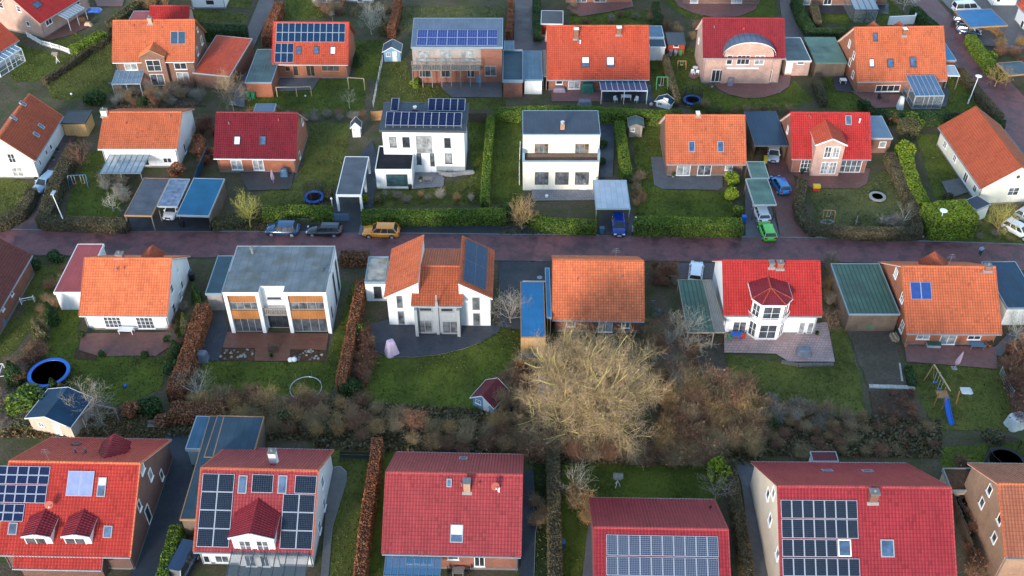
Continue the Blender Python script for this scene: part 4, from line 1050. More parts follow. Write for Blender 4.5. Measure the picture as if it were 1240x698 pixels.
seam('roof_zinc',(.13,.17,.22),.5,.4,.3,.03,.1,(.09,.12,.16),.1); seam('roof_modern',(.13,.155,.17),.95,.6,0,.008,.3,(.085,.10,.11),.06,stain=(.10,.09,.055)); seam('roof_poly',(.32,.38,.44),.75,.3,0,.01,.08,(.22,.27,.33),.08); seam('roof_grey_corr',(.20,.20,.18),.2,.7,0,.03,.2,(.12,.12,.11),.3)
mat('roof_solar_dark',(.02,.023,.028),.8,.3,1,spec=.1); mat('roof_steelblue',(.10,.17,.24),.4,.2,.6); seam('roof_darkred',(.13,.022,.028),.25,.6,0,.02,.12); mat('flat_lichen',(.20,.26,.36),.8,.4,1.4,col2=(.07,.10,.14))
for nm,c,r in (('car_blue',(.012,.06,.14),.25),('car_black',(.01,.014,.018),.18),('car_orange',(.80,.27,.01),.22),('car_royal',(.006,.035,.22),.2),('car_white',(.74,.76,.78),.25),('car_silver',(.42,.47,.52),.25),('car_azure',(.01,.16,.42),.2),('car_green',(.10,.55,.04),.25),('car_navy',(.01,.03,.07),.22),('car_skyblue',(.25,.38,.50),.25)):
    m_=mat(nm,c,r,.03,1); m_.node_tree.nodes['Principled BSDF'].inputs['Coat Weight'].default_value=.8
glass('car_glass',(.012,.016,.02),.03); mat('lamp_clear',(.7,.72,.75),.1,.02,1); mat('lamp_red',(.35,.01,.01),.2,.02,1)
seam('roof_dusk',(.032,.062,.088),.8,.6,0,.01,.15,(.02,.04,.06),.06)
# plants
foliage('leaf_laurel',(.07,.125,.012),(.12,.19,.018),(.19,.24,.03)); foliage('leaf_lime',(.11,.18,.015),(.19,.26,.02),(.27,.31,.03)); foliage('leaf_dark',(.025,.055,.016),(.04,.085,.022),(.065,.11,.03))
foliage('leaf_beech',(.22,.07,.03),(.33,.12,.05),(.40,.18,.09)); foliage('leaf_rust',(.19,.065,.03),(.30,.12,.055),(.36,.2,.1)); foliage('leaf_twig',(.095,.078,.045),(.13,.105,.058),(.16,.135,.07)); foliage('leaf_mixed',(.065,.08,.025),(.12,.11,.045),(.17,.13,.065))
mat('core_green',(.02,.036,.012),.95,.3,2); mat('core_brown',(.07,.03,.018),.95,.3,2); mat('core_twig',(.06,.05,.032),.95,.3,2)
def bark(nm,a,b_):
    foliage(nm,a,b_,rough=.85)
bark('bark_olive',(.40,.34,.12),(.58,.50,.19)); bark('bark_brown',(.18,.095,.06),(.34,.19,.12)); bark('bark_tan',(.27,.18,.10),(.46,.33,.18)); bark('bark_grey',(.20,.18,.15),(.36,.33,.28)); bark('bark_rosy',(.26,.18,.11),(.43,.32,.18)); bark('bark_pale',(.38,.35,.29),(.58,.54,.45)); bark('bark_red',(.12,.06,.045),(.22,.11,.08)); bark('bark_yellow',(.34,.31,.07),(.52,.44,.12)); bark('bark_green',(.08,.10,.03),(.14,.16,.05)); bark('bark_golden',(.32,.20,.09),(.52,.34,.15))
# ground
lawnmat('lawn',(.072,.086,.015),(.112,.124,.023),(.17,.14,.05),.75); lawnmat('lawn_rich',(.060,.084,.012),(.102,.130,.016),(.15,.135,.033),.6); lawnmat('lawn_dry',(.085,.092,.028),(.125,.125,.045),(.19,.16,.07),.7); lawnmat('lawn_dark',(.018,.034,.010),(.034,.050,.014),(.06,.055,.025),.4)
def soilmat(nm,a,b_,g_,gk=.5):
    m,n,l,b=nt(nm); f=noise(n,l,.5,8,rough=.7); g=noise(n,l,3.5,8,rough=.75); h=noise(n,l,.16,5)
    c=ramp(n,l,g,[(.3,a),(.7,b_)]); c=mix(n,l,c,g_,ramp(n,l,f,[(.44,(0,0,0)),(.6,(gk,)*3)])); c=mix(n,l,c,ramp(n,l,h,[(.3,(.7,)*3),(.7,(1.2,)*3)]),.8,'MULTIPLY')
    l.new(c,b.inputs['Base Color']); b.inputs['Roughness'].default_value=.95; b.inputs['Specular IOR Level'].default_value=.1; bump(n,l,g,.9,.12,b); MATS[nm]=m
soilmat('soil',(.06,.047,.033),(.17,.13,.085),(.06,.085,.022),.75); soilmat('soil_bare',(.075,.058,.043),(.15,.12,.09),(.05,.05,.03),.3); soilmat('mulch',(.05,.026,.017),(.16,.085,.05),(.04,.045,.02),.3); soilmat('compost',(.04,.025,.018),(.13,.09,.06),(.06,.03,.02),.5)
paving('road_brick',(.25,.092,.088),(.20,.073,.072),.2,.1,(.10,.05,.048),(.085,.036,.036),.9,scale=.45); paving('pave_red',(.26,.10,.075),(.21,.078,.06),.2,.1,(.07,.045,.04),(.08,.045,.04),.5); paving('pave_pink',(.52,.34,.30),(.45,.29,.26),.4,.4,(.16,.12,.11),(.20,.15,.13),.4,ms=.02); paving('pave_rose',(.29,.12,.10),(.24,.10,.085),.2,.1,(.1,.06,.05),(.1,.06,.05),.4)
paving('pave_grey',(.155,.15,.155),(.125,.122,.13),.2,.1,(.07,.07,.07),(.08,.08,.075),.5); paving('pave_slab',(.22,.22,.235),(.185,.185,.20),.5,.5,(.09,.09,.09),(.11,.11,.11),.4,ms=.02); paving('asphalt',(.035,.037,.042),(.03,.032,.037),3,2,(.026,.027,.03),(.055,.05,.045),.35,ms=.006); paving('asphalt_blue',(.028,.036,.048),(.024,.032,.042),.3,.3,(.018,.022,.03),(.05,.05,.055),.35,ms=.01); paving('pave_slate',(.042,.048,.062),(.034,.04,.052),.4,.4,(.02,.022,.03),(.07,.065,.06),.35,ms=.015)
paving('pave_lane',(.15,.10,.10),(.12,.082,.084),.2,.1,(.05,.04,.04),(.05,.04,.04),.6); paving('kerb_stone',(.21,.215,.22),(.18,.185,.19),1.0,.3,(.08,.08,.08),(.1,.1,.1),.4); paving('deck_red',(.23,.085,.05),(.18,.065,.04),6,.14,(.05,.03,.02),(.11,.06,.04),.4,ms=.02,rough=.6); paving('deck_grey',(.10,.085,.08),(.08,.068,.065),6,.14,(.03,.03,.03),(.05,.05,.045),.5,ms=.02); paving('gravel',(.20,.19,.18),(.16,.15,.145),.06,.06,(.09,.085,.08),(.10,.09,.08),.5)
# ================================================================== HOUSES
def house(*a,**k): return House('house',*a,**k)
# ---- northern row
h=house('rosy brick house with a red roof turned towards its terrace, top left corner',  'a0',(190,112),(420,-28),(60,-40),base=None,ze=3.0,th=38,wm='brick_rosy',rm='tile_red')
h.sky(150,5,198,42); h.gwin(88,42,.9,1.1,1,2,'l'); h.gwin(132,112,.7,.9,1,1,'l'); h.gwin(5,25,.9,1.1,1,2,'l'); h.win(212,90,245,118,2,1); h.win(345,5,375,25,2,1); h.cover(262,360,72,95,7,2.3,'trim_grey','glass_roof_pale',zt=2.9)
h=house('white house cut by the left edge, with a white framed conservatory','a0',(-75,292),(90,190),(-10,95),ze=2.9,th=40,wm='wall_white',rm='tile_redorange')
h.win(45,222,72,242,1,1); h.cover(-70,75,268,292,6,2.3,'frame_white','glass_roof',front=True,zt=2.8)
h3=house('brown brick house with an orange roof, small brick cross gable and two collectors','a0',(528,295),(912,290),(545,97),base=402,th=44,wm='brick_brown',rm='tile_orange',trim='trim_wood')
h3.dormer((722,198),(648,270),(772,270),None,-.35,eb=(790,246),wm='brick_brown',rm='tile_orange_old',win=[(688,282,755,335,2,2),(708,348,772,402,2,1)],trim='trim_wood')
h3.win(585,298,645,330,2,1); h3.win(818,295,876,326,2,1); h3.win(832,340,888,392,2,1,fm='frame_white'); h3.cover(545,678,332,395,6,2.2,'trim_grey','glass_roof')
h3.chimney(705,112,.6,.5,'brick_rosy'); h3.pv(800,148,870,208,2,1,'collector_steel'); h3.gwin(945,190,.9,1.4,1,1); h3.gwin(925,240,.8,1.4,1,1); h3.gwin(925,140,.6,.8,1,1)
h4=house('red brick house with three skylights below a tall field of blue solar panels','b0',(113,303),(470,305),(120,104),base=368,th=42,wm='brick_orange',rm='tile_redorange',trim='trim_wood',capm='tile_red')
h4.pv(133,109,457,198,11,2,'pv_steel'); h4.pv(127,204,215,294,3,2,'pv_steel')
for x in (240,322,400): h4.sky(x-13,220,x+13,256,pane='glass_white' if x==400 else 'glass_sky')
h4.win(176,310,200,334,1,1,fm='frame_wood'); h4.win(213,310,238,356,1,1,fm='frame_wood'); h4.win(275,308,315,358,2,1,fm='frame_wood'); h4.win(346,308,430,334,3,1,fm='frame_wood')
h8=house('wide red-orange roofed brick house with two chimneys and a long white conservatory','c0',(243,377),(722,376),(243,122),base=424,th=43,wm='brick_red',rm='tile_redorange',capm='tile_redorange')
h8.sky(405,268,441,316,blind=.6); h8.sky(521,268,558,316,blind=.8); h8.chimney(378,184,.68,.15,'brick_brown',pots=0,cap='white_plastic'); h8.chimney(579,164,.72,.15,'brick_brown',pots=0,cap='white_plastic'); h8.vent(398,205); h8.vent(388,200,'cap_grey')
h8.win(283,379,315,396,1,1); h8.win(341,380,397,418,2,1); h8.cover(487,700,380,428,8,2.3,'frame_white','glass_roof_deep',front=False)
h9=house('pale rose brick house with a crimson roof and a grey arched dormer','c0',(975,275),(1358,277),(965,85),base=392,th=42,wm='brick_rosy',rm='tile_crimson')
# arched dormer of the crimson house
def arch_dormer(h,x0,x1,ytop,ybot,t):
    hh=lambda x,y:h.hit(t,x,y,(0,-.25,0),(0,-1,0)); a,b,tpnt=hh(x0,ybot),hh(x1,ybot),hh((x0+x1)/2,ytop); xc=(a.x+b.x)/2; hw=(b.x-a.x)/2; ze=(a.z+b.z)/2; rise=tpnt.z-ze
    d=empty('dormer',(0,0,0)); d.parent=h.root; n=14; ar=[(xc-hw*math.cos(math.pi*i/n),ze+rise*math.sin(math.pi*i/n)) for i in range(n+1)]
    mb=MB(); yr=lambda z:min((z-h.ze)/h.tan-h.ov+.1,h.yr)
    for (xa,za),(xb,zb) in zip(ar,ar[1:]):
        mb.face([(xa,-.5,za),(xb,-.5,zb),(xb,yr(zb),zb),(xa,yr(za),za)],0,[(0,0),(.3,0),(.3,2),(0,2)]); mb.face([(xb,-.5,zb-.12),(xa,-.5,za-.12),(xa,yr(za),za-.12),(xb,yr(zb),zb-.12)],0); mb.face([(xa,-.5,za-.12),(xb,-.5,zb-.12),(xb,-.5,zb),(xa,-.5,za)],1)
    part(d,'dormer_roof',mb,['roof_zinc','trim_white'])
    mb=MB(); pts=[(x*.94+xc*.06,-.25,z-.12) for x,z in ar]; mb.face([(pts[0][0],-.25,0),(pts[-1][0],-.25,0)]+pts[::-1]); 
    for x in (pts[0][0],pts[-1][0]): mb.face([(x,-.25,0),(x,.1,0),(x,.1,ze-.1),(x,-.25,ze-.1)])
    part(d,'dormer_wall',mb,h.wm)
    return d
d9=arch_dormer(h9,1068,1315,196,256,'c0')
for q in ((1085,260,1112,303,1,2),(1133,260,1193,303,3,1),(1216,260,1262,303,2,2)):
    c,w,hh,M=h9.rect('f',q[0],q[1],q[2],q[3],off=.25); win_at(d9,M,w,hh,q[4],q[5])
h9.win(1013,328,1070,384,3,1); h9.win(1125,328,1185,384,2,1); h9.win(1240,328,1295,386,3,1,pane='glass_mid')
mb=MB(); c,w,hh,M=h9.rect('f',1085,310,1235,325,off=.3); mb.box(-w/2,-.12,0,w/2,.12,.3,0,M); part(h9.root,'awning_case',mb,'white_plastic')
h9.gwin(955,190,.7,1.0,1,1,'l')
h10=house('orange roofed brick house with four skylights and a grey glazed garden room','d0',(458,386),(878,380),(452,130),base=432,th=43,wm='brick_orange',rm='tile_orange',capm='tile_orange')
for x0,y0,x1,y1,b in ((531,155,554,195,0),(513,278,537,318,.9),(598,278,628,318,0),(705,268,735,318,0)): h10.sky(x0,y0,x1,y1,blind=b)
h10.chimney(678,168,.55,.1,'brick_brown',pots=0,cap='white_plastic'); h10.win(542,400,655,444,4,1); h10.win(800,404,845,420,2,1)
h10.cover(680,812,374,452,6,2.3,'trim_grey','glass_roof_deep',front=True,y0=0,zt=2.9)
for cx,cy in ((422,205),(442,260),(424,292),(438,350)): h10.gwin(cx,cy,.8,1.2,1,2,'l')
for i,(x,y) in enumerate(((378,40),(628,44))): pass
# ---- southern rows built with the same survey
h5=house('white house at the left edge, rust red roof with four skylights','a1',(165,98),(296,-112),(0,-18),ze=3.1,th=44,wm='wall_white',rm='tile_rust',capm='tile_orange')
for x,y in ((107,488),(64,555),(193,594),(170,633)): h5.gwin(0,0) if False else h5.sky(x-20,y-13,x+20,y+13,t='a0',size=(.62,1.0),pane='glass_sky',fm='frame_grey')
for x,y,w_,h_,nx,ny in ((55,84,1.0,1.5,2,2),(85,155,1.5,1.5,2,2),(62,155,.1,.1,1,1)):
    if w_>.5: h5.gwin(x,y,w_,h_,nx,ny,'l')
h5.win(183,85,192,125,1,1); h5.win(212,40,222,75,1,1); h5.win(232,15,244,50,1,1)
h11=house('white house with a bright orange roof and a long glazed patio roof by the swings','a1',(460,42),(830,42),(487,-132),base=128,th=27,wm='wall_white',rm='tile_orange')
h11.cover(515,702,68,155,7,2.2,'frame_blue','glass_roof_pale'); h11.win(550,84,620,130,3,1,pane='glass_mid'); h11.win(672,84,700,118,1,1); h11.win(766,82,806,106,2,1,pane='glass_dark'); h11.chimney(490,-112,.8,.6,'wall_cream'); h11.gwin(868,48,.8,1.6,1,1,pane='glass_blue')
h12=house('brick house with a dark crimson roof and two skylights behind a grey timber deck','a1',(1003,86),(1387,90),(1020,-132),base=152,th=40,wm='brick_orange',rm='tile_wine')
h12.sky(1098,-18,1128,22,pane='glass_white'); h12.sky(1218,-18,1248,22,pane='glass_blue'); h12.win(1085,92,1137,138,2,1,pane='glass_curtain'); h12.win(1187,92,1238,140,2,1,pane='glass_curtain')
h12.dish(1408,-122,'cap_grey') if False else None
h12.gwin(1418,-90,.9,1.2,1,1,t='a1'); h12.gwin(1405,70,.8,1.1,1,1,t='a1')
h15=house('orange roofed brick bungalow with two skylights and a rounded grey terrace','c1',(802,114),(1176,115),(795,-118),base=168,th=41,wm='brick_brown',rm='tile_orange')
for x in (921,1056): h15.sky(x-15,5,x+15,56,pane='glass_blue',fm='frame_grey')
h15.win(850,116,914,164,2,1,pane='glass_curtain'); h15.win(948,116,1012,166,2,1,pane='glass_blind'); h15.win(1077,117,1112,140,1,1)
h15.chimney(950,-112,.45,.3,'brick_rosy',cap='white_plastic',pots=0)
h16=house('scarlet roofed brick house with a steep cross gable above white garden doors','d1',(150,89),(522,92),(145,-130),base=154,th=42,wm='brick_red',rm='tile_red')
h16.dormer((330,-95),(262,25),(412,28),None,-.9,t='d1',wm='brick_rosy',rm='tile_redorange',win=[(303,30,335,82,2,2),(342,30,375,82,2,2),(286,102,320,158,2,3,'glass_curtain'),(324,102,358,158,2,3,'glass_curtain')])
h16.win(190,90,240,148,3,3,pane='glass_mid'); h16.win(377,92,476,150,4,2,pane='glass_blind'); h16.sky(402,-115,430,-72,fm='frame_grey'); h16.gwin(132,-50,.7,1.1,1,2,'l'); h16.vent(468,-85,'white_plastic')
h6=house('cream rendered house with a weathered rust roof and a round gable vent','d1',(838,-60),(1037,229),(1110,-32),ze=2.9,th=36,wm='wall_cream',rm='tile_rust',trim='trim_white')
for cx,cy in ((870,20),(915,85)): h6.win(cx-9,cy-20,cx+9,cy+20,2,2,pane='glass_blind')
h6.win(955,145,978,205,2,1,pane='glass_dark'); h6.win(1000,205,1020,250,2,1,pane='glass_dark'); h6.gwin(1190,240,1.5,1.3,2,2,'r',pane='glass_blind')
o,ax,ay,n=h6.plane('r'); c=h6.hit('d1',1213,172,o,n); mb=MB(); mb.lathe([(.26,-.02),(.26,.04),(.2,.05),(0,.02)],c,16,0,ax=n); part(h6.root,'gable_vent',mb,'frame_dark')
# ---- row south of the road
h17=house('dark brown brick house with a brown tiled roof cut by the left picture edge','a1',(-75,925),(150,541),(-30,390),ze=2.9,th=38,wm='brick_red',rm='tile_brown')
for x,y in ((55,720),(12,790)): h17.win(x-8,y-14,x+8,y+14,1,1,t='a1')
h18=house('orange roofed white house with a red brick terrace and round box bushes','a2',(372,165),(785,168),(403,-107),base=230,back=(400,-118),wm='wall_white',rm='tile_orange_old',capm='tile_orange')
h18.win(490,170,570,220,4,3,pane='glass_mid'); h18.win(642,172,722,224,4,3,pane='glass_mid'); 
for cx,cy,w_,h_ in ((833,-48,.5,.7),(853,20,.9,1.1),(805,38,.9,1.1),(815,130,1.0,1.3),(855,110,.9,1.1)): h18.gwin(cx,cy,w_,h_,1,2)
h18.chimney(560,-108,.8,.4,'brick_red',k='s')
h21=house('orange roofed brick house behind the big bare tree','c2',(266,186),(698,193),(271,-98),base=242,back=(275,-118),wm='brick_red',rm='tile_orange_old',capm='tile_orange')
h21.win(333,188,374,215,1,1); h21.win(483,192,549,243,2,1,pane='glass_curtain'); h21.win(590,195,631,222,2,1,pane='glass_blind')
h22=house('white house with a red roof and a towered bay above a pink terrace','c2',(1072,165),(1531,168),(1065,-94),base=250,th=40,wm='wall_white',rm='tile_red')
h22.win(1112,192,1175,250,2,1,pane='glass_blind'); h22.win(1422,196,1450,250,1,1,pane='glass_curtain'); h22.win(1462,196,1490,250,1,1,pane='glass_curtain')
h22.chimney(1335,-55,.7,.15,'brick_red'); h22.chimney(1295,-60,.55,.1,'cap_grey',pots=0)
h23=house('orange roofed brick house with a pair of bright blue collectors above a red paved terrace','d2',(690,250),(1135,253),(678,-67),base=302,back=(590,-88),wm='brick_orange',rm='tile_orange',capm='tile_orange')
h23.pv(708,6,806,88,2,1,'collector_blue'); h23.win(736,254,797,274,2,1); h23.win(845,255,920,298,2,1,pane='glass_curtain'); h23.win(975,257,1037,276,2,1); h23.chimney(1070,-45,.75,.3,'brick_red')
for cx,cy,w_,h_ in ((640,-35,.9,1.2),(670,80,.9,1.2),(668,215,.9,1.5),(640,60,.2,.2)): 
    if w_>.3: h23.gwin(cx,cy,w_,h_,2,2,'l')
# ---- southern row
h24=house('large dark brick house with a bright red roof and two small white dormers','a3',(-16,596),(612,608),(2,157),base=660,back=(185,48),wm='brick_dark',rm='tile_scarlet',trim='trim_white',capm='tile_orange')
h24.pv(-70,180,232,265,6,2,'pv_navy'); h24.pv(-75,268,218,353,6,2,'pv_navy'); h24.pv(-80,357,112,440,4,2,'pv_navy'); h24.pv(314,203,438,322,2,1,'collector_pale')
h24.sky(458,233,498,325,blind=.4,fm='frame_grey'); h24.sky(486,460,527,518,fm='frame_grey'); h24.sky(40,446,82,503,fm='frame_grey')
for ax_,L_,R_,w_ in ((190,92,234,[(128,516,226,578,2,1,'glass_mid')]),(372,278,420,[(314,518,410,582,2,1,'glass_mid')])):
    o,axx,ayy,n=h24.plane('s'); foot=h24.hit('a3',w_[0][0],590,o,n); h24.dormer((ax_+6,384),(L_+6,516),(R_,520),590,foot.y,eb=(R_+30,418),wm='wall_white',rm='tile_crimson',win=w_,fo=.35)
h24.dish(243,378,'dish_red'); h24.vent(358,118,'cap_grey',k='b'); h24.vent(405,118,'cap_grey',k='b'); h24.chimney(30,140,.6,.3,'brick_dark',k='b') if False else None
for cx,cy,w_,h_ in ((705,220,.8,1.3),(757,222,.7,1.2),(652,365,.7,1.2),(698,415,1.0,2.2),(665,190,1.0,1.2)): h24.gwin(cx,cy,w_,h_,1,1)
h24.sky(325,68,392,90,k='b',size=(.9,.7),fm='frame_dark',pane='glass_blind')
# porch: the slope runs on over the garden rooms
def porch(h,t,x0,x1,y1,rm,drop=True):
    o,ax,ay,n=h.plane('s'); a=h.hit(t,x0,y1,o,n); b=h.hit(t,x1,y1,o,n); y=(a.y+b.y)/2; z=(a.z+b.z)/2
    mb=MB(); xa,xb=a.x,b.x; slab(mb,[(y,z-.01),(-h.ov-.02,h.ze-.01)],xa,xb,1,.14); tilegrid(mb,(xa,y,z),(xb,y,z),(xb,-h.ov,h.ze),(xa,-h.ov,h.ze),0,lift=.004)
    ob=part(h.root,'porch_roof',mb,[rm,'trim_white']); wb=MB(); wb.box(xa+.3,y+.5,0,xb-.3,-.02,max(z-.2+.5*h.tan-.1,.5)); part(h.root,'porch_wall',wb,h.wm)
    gm=MB(); gm.tube((xa,y-.07,z-.06),(xb,y-.07,z-.06),.08,None,8); part(ob,'gutter',gm,'gutter_grey'); return y,z
porch(h24,'a3',58,477,664,'tile_scarlet')
h25=house('white house, rosy red roof with a central gable between dotted black solar panels','a3',(908,583),(1467,597),(940,190),base=645,back=(1055,95),wm='wall_white',rm='tile_rose',capm='tile_orange')
h25.pv(936,215,1088,560,2,4,'pv_dots'); h25.pv(1181,220,1282,306,1,1,'pv_dots'); h25.pv(1383,225,1485,310,1,1,'pv_dots'); h25.pv(1320,312,1472,570,2,3,'pv_dots')
for x0 in (1118,1305): h25.sky(x0,224,x0+42,310,fm='frame_grey')
h25.dormer((1207,328),(1066,524),(1322,432),None,-.5,wm='wall_white',rm='tile_crimson',win=[(1125,528,1180,582,2,2,'glass_blind'),(1198,528,1260,582,2,2,'glass_blind')]) if False else h25.dormer((1207,332),(1068,522),(1287,530),None,-.15,wm='wall_white',rm='tile_crimson',win=[(1125,530,1180,580,2,2,'glass_blind'),(1205,530,1262,580,2,2,'glass_blind'),(1150,600,1200,650,2,1,'glass_blind'),(1222,600,1262,650,2,1,'glass_dark')])
h25.cover(1105,1462,606,735,7,2.3,'trim_dark','glass_faint',zt=2.7); h25.win(955,600,985,632,1,1); h25.win(1010,600,1075,632,2,1)
h25.chimney(1284,170,.7,.3,'wall_white',k='b')
for cx,cy in ((1512,255),(1528,400),(1505,500)): h25.gwin(cx,cy,.9,1.4,1,2)
h26=house('x','b3',(630,592),(1281,607),(645,209),base=662,back=(700,116),wm='brick_red',rm='tile_rose',capm='tile_rose')
h26.root['label']='brick house with a plain wide rosy red roof, brown chimney and one large skylight'
h26.sky(950,455,1011,540,blind=.55,fm='frame_grey'); h26.sky(933,240,957,280,fm='frame_grey'); h26.sky(985,135,1037,156,k='b',size=(.8,.9),fm='frame_grey'); h26.chimney(1029,304,.62,.3,'brick_tan',pots=0); h26.vent(1178,300,'white_plastic'); h26.dish(1160,292,'dish_red'); h26.cover(655,912,612,700,8,2.2,'frame_blue','glass_roof_deep',front=False,zt=2.6)
h26.win(740,600,865,640,3,1,pane='glass_dark'); h26.win(938,602,990,618,1,1); h26.win(1063,606,1112,650,2,1,pane='glass_dark')
h27=house('raspberry roofed house with a pale gridded solar field right across its front slope','c3',(462,850),(1108,862),(474,468),ze=3.1,back=(468,330),wm='brick_red',rm='tile_raspberry',capm='tile_rose')
h27.pv(520,506,1046,604,10,1,'pv_grid'); h27.pv(520,608,1048,698,10,1,'pv_grid'); h27.pv(519,702,1050,790,10,1,'pv_grid'); h27.vent(1008,378,'rubber',k='b',h=.25)
h28=house('beige walled house with a large crimson roof and four rows of black panels','d3',(103,862),(932,870),(90,275),ze=3.3,back=(15,163),wm='wall_beige',rm='tile_raspberry',capm='tile_rose')
h28.pv(99,340,459,427,7,1,'pv_dots'); h28.pv(102,430,462,520,7,1,'pv_dots'); h28.pv(105,524,365,607,5,1,'pv_dots'); h28.pv(107,613,470,698,7,1,'pv_dots'); h28.pv(109,702,475,790,7,1,'pv_dots')
h28.sky(367,525,428,605,fm='frame_white',pane='glass_blue'); h28.sky(567,525,630,608,fm='frame_grey',pane='glass_blue'); h28.sky(285,192,350,214,k='b',size=(1.0,.85),fm='frame_grey'); h28.sky(472,194,540,216,k='b',size=(1.0,.85),fm='frame_grey'); h28.chimney(530,352,.75,.3,'brick_dark',pots=1)
for cx,cy in ((40,310),(65,305),(50,430),(85,590)): h28.gwin(cx,cy,.9,1.2,1,1,'l')
h29=house('tan brick house with a brown tiled roof in the lower right corner','d3',(1152,612),(1700,620),(1130,264),ze=4.6,back=(1003,168),wm='brick_tan',rm='tile_clay',capm='tile_orange')
for cx,cy in ((1080,292),(1044,352),(1128,428),(1102,515)): h29.gwin(cx,cy,.8,1.1,1,1,'l')
h29.cover(1160,1400,612,650,6,2.4,'frame_white','glass_roof',zt=4.0,front=True)
# ================================================================== MODERN HOUSES
def solvez(t,FL,FR,base,lo=2,hi=9,back=0):
    for _ in range(40):
        z=(lo+hi)/2; a,b=Z(t,*FL,z),Z(t,*FR,z); m=(a+b)/2; m.z=0
        if proj(m)[1]<tp(t,0,base)[1]: lo=z
        else: hi=z
    return z
def quadprism(root,name,pts,zb,m,mt=None):
    """pts: roof corners (x,y,z) counterclockwise; walls down to zb"""
    mb=MB(); n=len(pts)
    for i in range(n):
        a,b=pts[i],pts[(i+1)%n]; mb.face([(a[0],a[1],zb),(b[0],b[1],zb),tuple(b),tuple(a)])
    mb.face([tuple(p) for p in pts],1 if mt else 0); return part(root,name,mb,[m,mt] if mt else m)
# white house with tilted panels (north of the orange car)
z=solvez('b0',(615,612),(1025,617),820,4,9)
f13=Flat('house','white two storey house with dark low roof carrying rows of tilted panels','b0',(615,612),(1025,617),(650,490),z,'roof_slate','wall_white',edge='trim_dark',fall=.35,cat='house',over=.35,thick=.3)
f=f13
def tilted(f,t,x0,y0,x1,y1,n,m='pv_navy'):
    o=(0,0,f.z+.3); a=f.hit(t,x0,y1,o,(0,0,1)); b=f.hit(t,x1,y1,o,(0,0,1)); c=f.hit(t,(x0+x1)/2,y0,o,(0,0,1)); w=b.x-a.x; d=(c.y-a.y)
    th=R(16); h=d/(math.cos(th)+math.sin(th)*.9); M=planebox(Vector(((a.x+b.x)/2,a.y+h/2*math.cos(th),f.z+.45+h/2*math.sin(th))),Vector((1,0,0)),Vector((0,math.cos(th),math.sin(th))),Vector((0,-math.sin(th),math.cos(th))))
    pvgrid(f.root,M,w,h,n,1,m)
    mb=MB()
    for i in range(n+1): X=a.x+w*i/n; mb.bar((X,a.y,f.z-.02),(X,a.y+h*math.cos(th),f.z+.42+h*math.sin(th)),.05); mb.bar((X,a.y+h*math.cos(th),f.z),(X,a.y+h*math.cos(th),f.z+.42+h*math.sin(th)),.05)
    part(f.root,'mounting_rack',mb,'alu')
tilted(f,'b0',645,540,1002,592,10); tilted(f,'b0',845,476,1018,524,5); tilted(f,'b0',670,474,705,524,1)
mb=MB(); c=f.hit('b0',786,530,(0,0,f.z),(0,0,1)); mb.box(c.x-.35,c.y-.3,f.z,c.x+.35,c.y+.3,f.z+.7,0); mb.lathe([(.2,0),(.22,.25),(.3,.3),(0,.5)],(c.x,c.y,f.z+.7),10,1); part(f.root,'chimney',mb,['trim_dark','alu'])
for q in ((665,644,697,690),(726,644,760,690),(922,648,952,692)): f.win(*q,1,1,over=.35,fm='frame_dark')
f.win(790,638,865,720,3,2,over=.35,fm='frame_grey',pane='glass_curtain')
for q in ((926,62,958,108,1,1),(935,138,962,160,2,1),(793,62,815,112,1,1),(856,62,876,122,1,1)): f.win(*q[:4],q[4],q[5],t='b1',over=.35,fm='frame_dark')
mb=MB(); o=(0,.35,0); a=f.hit('b1',885,122,o,(0,-1,0)); mb.box(a.x,.30,0,f.W-.36,.348,max(a.z,.9)); part(f.root,'base_panel',mb,'wall_grey')
fx=Flat('house_annex','white single storey annex with a flat black roof and one wide dark window','b1',(597,141),(770,141),(625,30),3.1,'roof_solar_dark','wall_white',edge='trim_white',cat='annex',over=.02,thick=.35,parapet=.15); fx.win(651,160,750,213,3,1,fm='frame_dark',over=.02,pane='glass_teal'); f14r=None
# white cube house with the balcony
z=solvez('c0',(127,632),(494,632),872,4,9)
f=Flat('house','white cube house with a flat slate roof and a long brown balcony','c0',(127,632),(494,632),(132,527),z,'roof_slate','wall_cream',edge='trim_blue',cat='house',over=.08,thick=.12,fall=.25)
mb=MB(); c=f.hit('c0',314,604,(0,0,f.z+.1),(0,0,1)); mb.box(c.x-.28,c.y-.25,f.z,c.x+.28,c.y+.3,f.z+.9,0); mb.lathe([(.24,0),(.26,.3),(0,.5)],(c.x,c.y,f.z+.9),10,1); part(f.root,'chimney',mb,['brick_tan','alu'])
a=f.hit('c1',135,96,(0,-1.1,0),(0,-1,0)); b=f.hit('c1',492,96,(0,-1.1,0),(0,-1,0)); zb=(a.z+b.z)/2; W=f.W
mb=MB(); mb.box(.08,-1.1,0,W-.08,.07,zb-.25); part(f.root,'ground_floor',mb,'wall_cream')
mb=MB(); mb.box(.0,-1.12,zb-.25,W,.07,zb-.18); mb.box(.0,-1.12,zb-.18,W,-1.0,zb,0); mb.box(0,-1.0,zb-.18,.3,.07,zb+1.2); mb.box(W-.3,-1.0,zb-.18,W,.07,zb+1.2); part(f.root,'balcony',mb,'trim_blue')
mb=MB(); mb.box(.32,-.98,zb-.17,W-.32,.05,zb-.13); mb.box(.31,-.1,zb-.12,W-.31,.06,zb+.45); part(f.root,'balcony_deck',mb,'wood_dark')
for q in ((183,16,248,70),(373,16,438,70)): f.win(*q,3,1,t='c1',fm='frame_wood',pane='glass_blind',over=.08)
for q in ((185,150,248,208),(280,150,343,208),(373,150,438,208)): f.win(*q,4,1,t='c1',fm='frame_dark',pane='glass_blind',over=-1.1)
